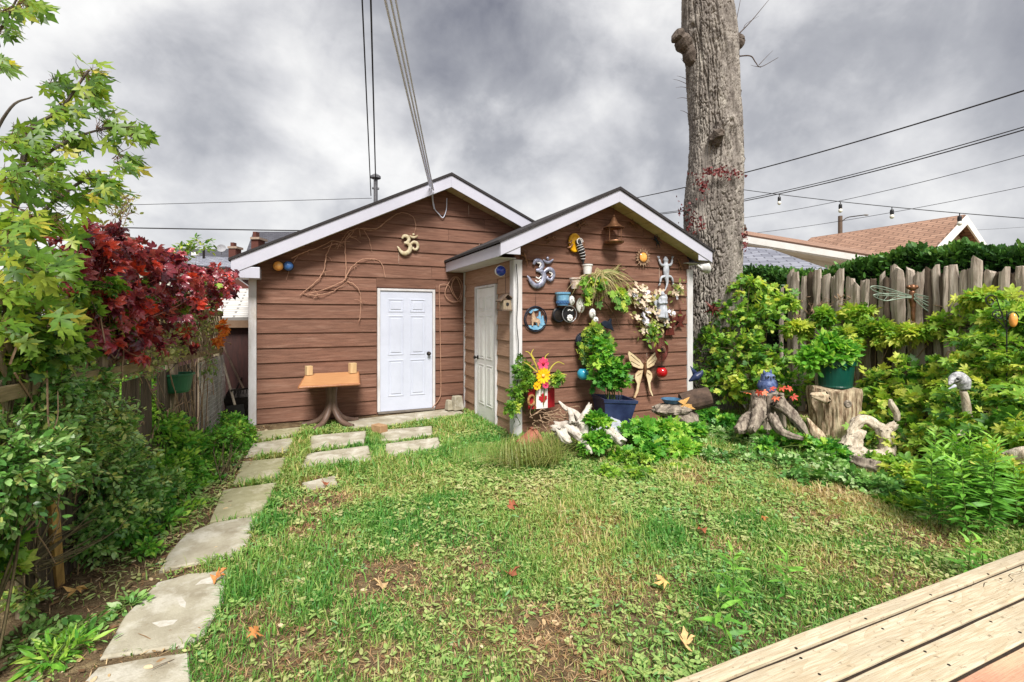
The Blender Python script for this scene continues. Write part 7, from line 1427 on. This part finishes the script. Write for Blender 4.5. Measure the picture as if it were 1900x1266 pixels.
# driftwood arch and log
drifter('driftwood_arch', 'bleached driftwood arch and root plate in front of the creeper bank', 'driftwood', [([q(1565, 838, 5.45), q(1590, 846, 5.35), q(1630, 852, 5.25), q(1664, 862, 5.2)], [.05, .08, .085, .05]), ([q(1575, 835, 5.45), q(1588, 812, 5.5), q(1600, 803, 5.55)], [.11, .10, .04]), ([q(1575, 806, 5.5), q(1592, 784, 5.55), q(1608, 780, 5.55), q(1628, 792, 5.5), q(1645, 798, 5.45), q(1660, 788, 5.45)], [.03, .06, .055, .055, .06, .045]), ([q(1640, 798, 5.45), q(1645, 825, 5.4), q(1648, 850, 5.3)], [.07, .065, .06])], drift)
drifter('split_log', 'weathered split log lying just below the driftwood arch', 'log', [([q(1560, 846, 5.2), q(1600, 862, 5.05), q(1650, 880, 4.85), q(1690, 886, 4.7)], [.03, .07, .08, .04])], stumpd)
drifter('split_log', 'weathered log end at the right edge of the photo in the bank', 'log', [([q(1866, 852, 4.0), q(1900, 846, 3.9), q(1960, 838, 3.8)], [.05, .07, .07])], drift)
drifter('pointed_log', 'pointed slanting splinter of wood between the two stumps', 'driftwood', [([q(1525, 815, 6.0), q(1512, 800, 6.05), q(1498, 776, 6.1)], [.06, .06, .012])], stumpw)
# animal headed cane
oc = q(1778, 715, 4.9); b_ = q(1798, 765, 4.9); t = thing('bird_head_post', 'pale carved bird head on top of a slanting post in the creeper bank', 'garden ornament', (b_[0], b_[1], 0)); mb = MB(); k = 4.9/FPX; bt = q(1740, 905, 4.9)
ps = [q(1795, 768, 4.9), q(1792, 745, 4.9), q(1787, 725, 4.9)]; p, r = spline([q(1800, 800, 4.9)]+ps, 6, [.042, .04, .036, .03]); mb.tube(p, r, 12); mb.build('post', drift, t, smooth=True)
mb = MB(); p, r = spline([q(1789, 722, 4.9), q(1786, 708, 4.9), q(1778, 700, 4.9), q(1768, 704, 4.9), q(1761, 714, 4.86)], 6, [.05, .068, .06, .04, .008]); mb.tube(p, r, 14); mb.build('head', pm('grey_white', S(196, 196, 198), S(100, 100, 104), scale=40, rough=.6, bump=.3), t, smooth=True)
mb = MB(); mb.ball(q(1777, 703, 4.84), .014); mb.build('eye', black, t, smooth=True); mb = MB(); mb.tube([q(1772, 716, 4.86), q(1760, 722, 4.84)], [.018, .004], 8); mb.build('beak', grey_st, t)
mb = MB(); p, r = spline([q(1765, 832, 4.55), q(1775, 815, 4.6), q(1788, 800, 4.7)], 5, [.03, .03, .025]); mb.tube(p, r, 10); tag(mb.build('leaning_stick', drift, smooth=True), 'short pale stick poking out of the creeper below the bird head post', 'stick')
# curled pale pipe-like driftwood by the arch
drifter('driftwood_hook', 'small hooked piece of pale driftwood standing behind the arch', 'driftwood', [([q(1665, 780, 5.5), q(1663, 766, 5.5), q(1655, 752, 5.5), q(1652, 742, 5.5)], [.03, .035, .03, .018])], drift)
# dragonfly
oc = rfp(1695, 545)-FW*.12; dk = np.dot(oc, FW); k = dk/FPX; t = thing('dragonfly_ornament', 'large wire winged dragonfly ornament on the picket fence', 'wall ornament', oc)
Q = lambda u, v, o=0: P(u, v, t=dk+o); mb = MB(); p, r = spline([Q(1692, 540), Q(1693, 556), Q(1694, 572), Q(1694, 590), Q(1697, 604)], 5, [.035, .045, .03, .025, .012]); mb.tube(p, r, 10); mb.ball(Q(1693, 534), .05)
for sg in (1, -1): mb.ball(Q(1693+sg*7, 533), .03)
mb.build('body', bronze, t, smooth=True); wingm = pm('wing_mesh', S(150, 168, 150), S(110, 130, 116), scale=50, rough=.4, metal=.2)
for ol in ([(1690, 549), (1665, 541), (1635, 532), (1616, 532), (1622, 540), (1650, 548), (1688, 553)], [(1690, 551), (1660, 556), (1640, 558), (1620, 548), (1650, 545), (1688, 549)], [(1697, 545), (1725, 552), (1750, 562), (1765, 570), (1760, 576), (1735, 566), (1700, 552)], [(1698, 553), (1720, 566), (1740, 580), (1748, 584), (1730, 582), (1712, 570), (1697, 556)]):
    pts = spline([Q(u, v, -.05) for u, v in ol+[ol[0]]], 4); mb = MB(); mb.tube(pts, .007, 5); mid = (Q(*ol[0], -.05), Q(*ol[3], -.05)); mb.tube([mid[0], mid[1]], .004, 5)
    m_ = len(pts)
    for f in (.2, .35, .5, .65, .8): i = int(f*m_*.5); mb.tube([pts[i], pts[m_-1-i]], .003, 4)
    w_ = mb.build('wing_frame', pm('wing_wire', S(150, 166, 150), S(116, 130, 116), rough=.4, metal=.3), t)
# scroll stake ornament at the right
oc = q(1868, 595, 5.0); t = thing('scroll_stake', 'black scrolled iron stake with an orange drop near the right edge', 'garden ornament', oc*np.array([1, 1, 0])); mb = MB(); k = 5.0/FPX
mb.tube([oc*np.array([1, 1, 0]), oc+EZ*.1], .006, 6)
for du, dv, s_, sg in ((-30, -36, 13, 1), (-16, -10, 11, -1), (10, -6, 12, 1)):
    o2 = q(1868+du, 595+dv, 5.0); mb.tube([o2+RT*sg*s_*k*(1-i/26)*math.cos(i*.4)+EZ*s_*k*(1-i/26)*math.sin(i*.4) for i in range(24)], .006, 5); mb.tube([o2+RT*sg*s_*k, oc-EZ*.1], .005, 5)
mb.build('scrolls', black, t); mb = MB(); mb.ball(q(1880, 594, 4.96), .05, 14, 10, .7, .7, 1.5); mb.build('drop', amber, t, smooth=True)
# corner of shed: birdbath dish, logs, lamp housing
oc = q(1246, 748, 6.7); t = thing('bird_bath', 'shallow blue bowl on a pile of rough stones at the right foot of the shed', 'bird bath', oc*np.array([1, 1, 0])); mb = MB(); mb.lathe([(0, 0), (.10, 0), (.15, .06), (.14, .06), (.09, .015), (0, .012)], oc, 24); mb.build('bowl', pm('bowl_blue', S(70, 110, 140), S(44, 76, 104), rough=.3), t)
mb = MB(); mb.ball(oc-EZ*.09, .27, 26, 10, 1.15, .8, .33, wob=.18); mb.ball((oc[0]+.12, oc[1], oc[2]*.45), .24, 22, 10, 1.3, .9, .8, wob=.2); mb.build('stand', stumpd, t)
V, T, C = leaves(q(1268, 742, 6.6)[None], np.array([[.2, -.1, -1.]]), np.array([[-.2, -1., .2]]), .26, MAPLE, np.array([.5])); tag(fast('dead_leaf', V, T, fallen, None, C), 'big curled tan dead leaf hanging by the blue bowl', 'leaf')
mb = MB(); c = q(1290, 742, 6.75); mb.lathe([(0, -.2), (.13, -.2), (.15, 0), (.14, .2), (0, .2)], c, 16, Matrix.Rotation(1.3, 3, 'Y')@Matrix.Rotation(.5, 3, 'X')); tag(mb.build('log', pm('dark_log', S(96, 78, 66), S(60, 48, 42), scale=8, bump=.6, rough=.95)), 'dark log round at the right foot of the shed', 'log')
oc = P(1305, 498, Y=6.05); t = thing('flood_light', 'white round flood light under the right eave of the shed', 'lamp', oc); mb = MB(); Rf = Matrix.Rotation(math.radians(70), 3, 'Y'); mb.lathe([(0, -.05), (.05, -.04), (.10, .03), (.115, .06), (.10, .06), (0, .04)], oc, 20, Rf); mb.build('shade', white_ce, t, smooth=True); mb = MB(); mb.tube(spline([oc-EX*.05, oc-EX*.14+EZ*.05, oc-EX*.2+EZ*.1], 4), .018, 8); mb.build('bracket', white_ce, t)
o = P(1297, 568, Y=6.0); t = thing('dark_star_ornament', 'dark red spiked star ornament at the foot of the bare tree', 'garden ornament', q(1322, 573, 8.1)); o = q(1322, 573, 7.9); mb = MB()
for i in range(22):
    d_ = nrm(rng.normal(size=3)); mb.tube([o, o+d_*.17], [.02, .003], 5)
mb.ball(o, .06); mb.build('spikes', rust, t)
bo = q(1291, 700, 6.9); t = thing('blue_bird_ornament', 'small dark blue bird ornament beside the white right corner post', 'garden ornament', bo); mb = MB(); p, r = spline([bo-RT*.1-EZ*.06, bo, bo+RT*.07+EZ*.05, bo+RT*.1+EZ*.1], 5, [.01, .06, .04, .012]); mb.tube(p, r, 10); mb.tube([bo+EZ*.04, bo-RT*.08+EZ*.16], [.05, .004], 6, flat=(FW, .2)); mb.build('body', navy, t, smooth=True)
# lamps under the garage eave and on the shed corner
def orb(label, p, r, mat_, cap=dark_metal):
    t = thing('orb_lamp', label, 'lamp', p, 'glass orb lamps'); mb = MB(); mb.ball(p, r, 20, 12); mb.build('globe', mat_, t, smooth=True); mb = MB(); mb.lathe([(0, -.02), (r*.8, -.02), (r*.9, .02), (r*.5, .05), (0, .055)], p+EX*.0+EY*r*.6, 14, Matrix.Rotation(-math.pi/2, 3, 'X')); mb.ring(p, r*1.02, .006); mb.build('holder', cap, t)
orb('amber orb lamp at the left end of the garage eave', P(516, 494, Y=GY0-.14), .072, amber); orb('blue orb lamp right of the amber one under the garage eave', P(535, 494, Y=GY0-.12), .07, pm('blue_lamp', S(50, 90, 160), S(80, 130, 196), rough=.2, spec=.6)); orb('cobalt and white orb lamp on the shed corner beneath the eave', P(929, 503, Y=6.02), .072, cobalt, white_ce)
# bird house on the shed side wall
oc = P(938, 566, X=SX0-.10); k = np.dot(oc, FW)/FPX; t = thing('bird_house', 'tiny rustic bird house hanging by the white shed corner', 'bird house', oc); mb = MB(); mb.box(oc, (.13, .13, .13), taper=.9); mb.build('body', grey_wood, t)
mb = MB()
for sg in (1, -1): mb.hull8([oc+np.array([0, -.09, .14]), oc+np.array([sg*.11, -.09, .04]), oc+np.array([sg*.11, .09, .04]), oc+np.array([0, .09, .14])], [oc+np.array([0, -.09, .155]), oc+np.array([sg*.115, -.09, .055]), oc+np.array([sg*.115, .09, .055]), oc+np.array([0, .09, .155])])
mb.build('roof', wood_dk, t); mb = MB(); mb.lathe([(0, 0), (.022, 0), (.022, .01), (0, .01)], oc-EY*.062+EZ*.01, 12, Matrix.Rotation(math.pi/2, 3, 'X')); mb.build('hole', black, t); mb = MB(); mb.box(oc-EZ*.075, (.18, .18, .015)); mb.build('floor', wood_dk, t); mb = MB(); mb.tube([oc+EZ*.15, oc+EZ*.5], .003, 4); mb.build('cord', dark_metal, t)
# latch hardware on the shed corner
# small table with tilted top
tb = thing('pedestal_table', 'pedestal table with tilted orange wood top against the garage wall', 'table', P(615, 786, z=.05)); TLt = 6.0
c4 = [np.array([.07, 7.2, .70]), np.array([.87, 7.2, .70]), np.array([.95, 7.97, .785]), np.array([.18, 7.97, .785])]; dn_ = np.array([0, .0, -1.])
topm = pm('orange_laminate', S(194, 146, 102), S(174, 124, 82), scale=5, rough=.4, bump=.05, stretch=(1, 8, 8)); mb = MB(); mb.hull8([p+dn_*.035 for p in c4], c4); mb.build('tabletop', topm, tb, bevel=.006)
cc = sum(c4)/4; mb = MB()
ped = pm('brown_metal', S(110, 88, 76), S(84, 66, 58), scale=6, rough=.5); eb = [c4[0], c4[1], c4[2], c4[3], c4[0]]; mb.tube([p+dn_*.018 for p in eb], .021, 8, flat=(EZ, .9)); mb.build('edge_band', pm('edge_brown', S(168, 112, 72), S(140, 90, 58), scale=8, rough=.4), tb)
pb = P(614, 786, z=.05); pb[1] = 7.62; pb[0] = .53
for i, a in enumerate((math.radians(-50), math.radians(-130), math.radians(20), math.radians(165))):
    d_ = np.array([math.cos(a), math.sin(a), 0]); R3 = .30 if i < 2 else .30; mb = MB(); p, r = spline([np.array([cc[0], cc[1], cc[2]-.05])+d_*.05, np.array([cc[0], cc[1], .45])+d_*.035, np.array([cc[0], cc[1], .28])+d_*.06, np.array([cc[0], cc[1], .13])+d_*.17, np.array([cc[0], cc[1], .07])+d_*.34, np.array([cc[0], cc[1], .065])+d_*.42], 6, [.052, .044, .044, .042, .038, .034]); mb.tube(p, r, 10); mb.build('leg', ped, tb, smooth=True)
mb = MB(); mb.tube([np.array([cc[0], cc[1], .3]), np.array([cc[0], cc[1], cc[2]-.04])], .06, 14); mb.beam(np.array([cc[0]-.25, cc[1], cc[2]-.055]), np.array([cc[0]+.25, cc[1], cc[2]-.055]), .05, .03); mb.build('column', ped, tb)
blockm = pm('cut_wood', S(206, 180, 138), S(184, 154, 112), scale=4, rough=.75, bump=.2, stretch=(5, 5, 1))
for u, v, w_, h_, lab in ((573, 688, .09, .14, 'short wood block with a dark side at the left back of the table'), (654, 680, .10, .16, 'taller pale wood block at the right back of the table')):
    p = P(u, v, Y=7.86); p[2] = .776+h_/2; mb = MB(); mb.box(p, (w_, .09, h_), .3); tag(mb.build('wood_block', blockm, bevel=.004), lab, 'wood block', 'wood blocks on the table')
p = P(704, 800, z=.06); mb = MB(); mb.box(p+EZ*.04, (.13, .2, .1), .5); tag(mb.build('brick', pm('tan_brick', S(176, 142, 106), S(146, 112, 82), scale=8, bump=.3), bevel=.006), 'single tan brick lying in the weeds before the doorstep', 'brick')
p = P(848, 755, Y=7.78); p[2] = .19; mb = MB(); mb.box(p, (.2, .16, .24), .3, taper=.7); mb.box(p+np.array([-.14, .02, -.03]), (.1, .14, .17), .2, taper=.7); tag(mb.build('concrete_block', concrete, bevel=.012), 'grey concrete pier block in the corner right of the garage door', 'concrete block')
# dry vine on the garage wall, cables
mb = MB(); gw = lambda u, v, o=.03: P(u, v, Y=GY0-.022-o)
for pts, r in (([(540, 480), (565, 468), (590, 460), (615, 448), (640, 448), (660, 425)], .009), ([(615, 450), (606, 475), (600, 505), (585, 525), (566, 540), (556, 548)], .009), ([(640, 448), (641, 480), (641, 515), (630, 525), (600, 538), (570, 545)], .009), ([(641, 516), (655, 495), (672, 482), (690, 481), (708, 488), (715, 515)], .008), ([(644, 522), (660, 530), (669, 550), (668, 585), (666, 597)], .008), ([(560, 545), (590, 548), (620, 540), (645, 522)], .007),
                  ([(640, 445), (652, 430), (664, 424), (668, 440)], .008), ([(676, 428), (684, 445), (690, 468)], .006), ([(600, 462), (625, 452), (650, 448)], .007), ([(672, 424), (700, 424), (720, 408), (745, 395), (765, 402), (771, 420), (768, 438)], .007), ([(556, 470), (540, 495), (530, 520)], .006), ([(660, 425), (645, 432), (625, 462)], .006), ([(668, 424), (690, 428), (705, 420), (735, 398)], .006)):
    pts2 = [gw(u+rng.normal(0, .5), v, rng.uniform(.01, .06)) for u, v in pts]; p = spline(pts2, 6); p = p+(rng.normal(size=p.shape)*.003); mb.tube(p, list(np.linspace(r, r*.6, len(p))), 6)
for _ in range(40):
    u, v = random.choice([(606, 475), (600, 505), (641, 480), (641, 515), (655, 495), (690, 481), (669, 560), (590, 548), (630, 455), (570, 466), (720, 408), (650, 440)]); a = gw(u, v, .03); e = a+np.array([random.gauss(0, .06), -.01, random.gauss(-.02, .06)]); mb.tube([a, (a+e)/2+np.array([.01, 0, .01]), e], [.004, .003, .002], 4)
tag(mb.build('dry_vine', pm('dry_vine_light', S(184, 146, 122), S(156, 116, 96), scale=20, rough=.9)), 'bare dry vine stems crawling over the brown garage wall', 'vine')
mb = MB(); p = spline([gw(*q_, .03) for q_ in ((802, 365), (805, 385), (815, 398), (822, 404), (828, 390), (829, 368))], 6); mb.tube(p, .008, 6); mb.tube(spline([hook, gw(803, 372, .05), gw(806, 388, .03)], 5), .014, 6); tag(mb.build('loose_cable', wire_w), 'pale loose cable looping down from the garage gable peak', 'cable')
mb = MB(); pts = [(816, 755), (806, 757)]; 
p = spline([gw(*q_, .03) for q_ in ((802, 757), (815, 740), (818, 720), (817, 640), (816, 580), (815, 535), (820, 528), (832, 530), (840, 545), (850, 555), (856, 540), (850, 520), (842, 514), (830, 530), (826, 548), (838, 560), (852, 558), (858, 545))], 6); mb.tube(p, .008, 6); p = spline([gw(*q_, .045) for q_ in ((845, 515), (838, 530), (845, 550), (855, 560), (858, 530), (848, 514), (838, 522))], 6); mb.tube(p, .007, 6)
tag(mb.build('coiled_cable', pm('tan_cable', S(176, 138, 116), S(150, 112, 92), scale=9, rough=.6)), 'coiled tan cable hanging right of the blue white door and running to the ground', 'cable')
# cord down the shed's right post, hinges on the shed door
mb = MB(); p = [P(958+du, v, Y=WY-.075) for du, v in ((0, 490), (3, 540), (1, 600), (4, 640), (2, 700), (4, 760))]; mb.tube(spline(p, 5), .006, 5); tag(mb.build('extension_cord', wire_m), 'thin dark cord running down the white left corner post of the shed', 'cord')
for v_ in (545, 595): 
    pass
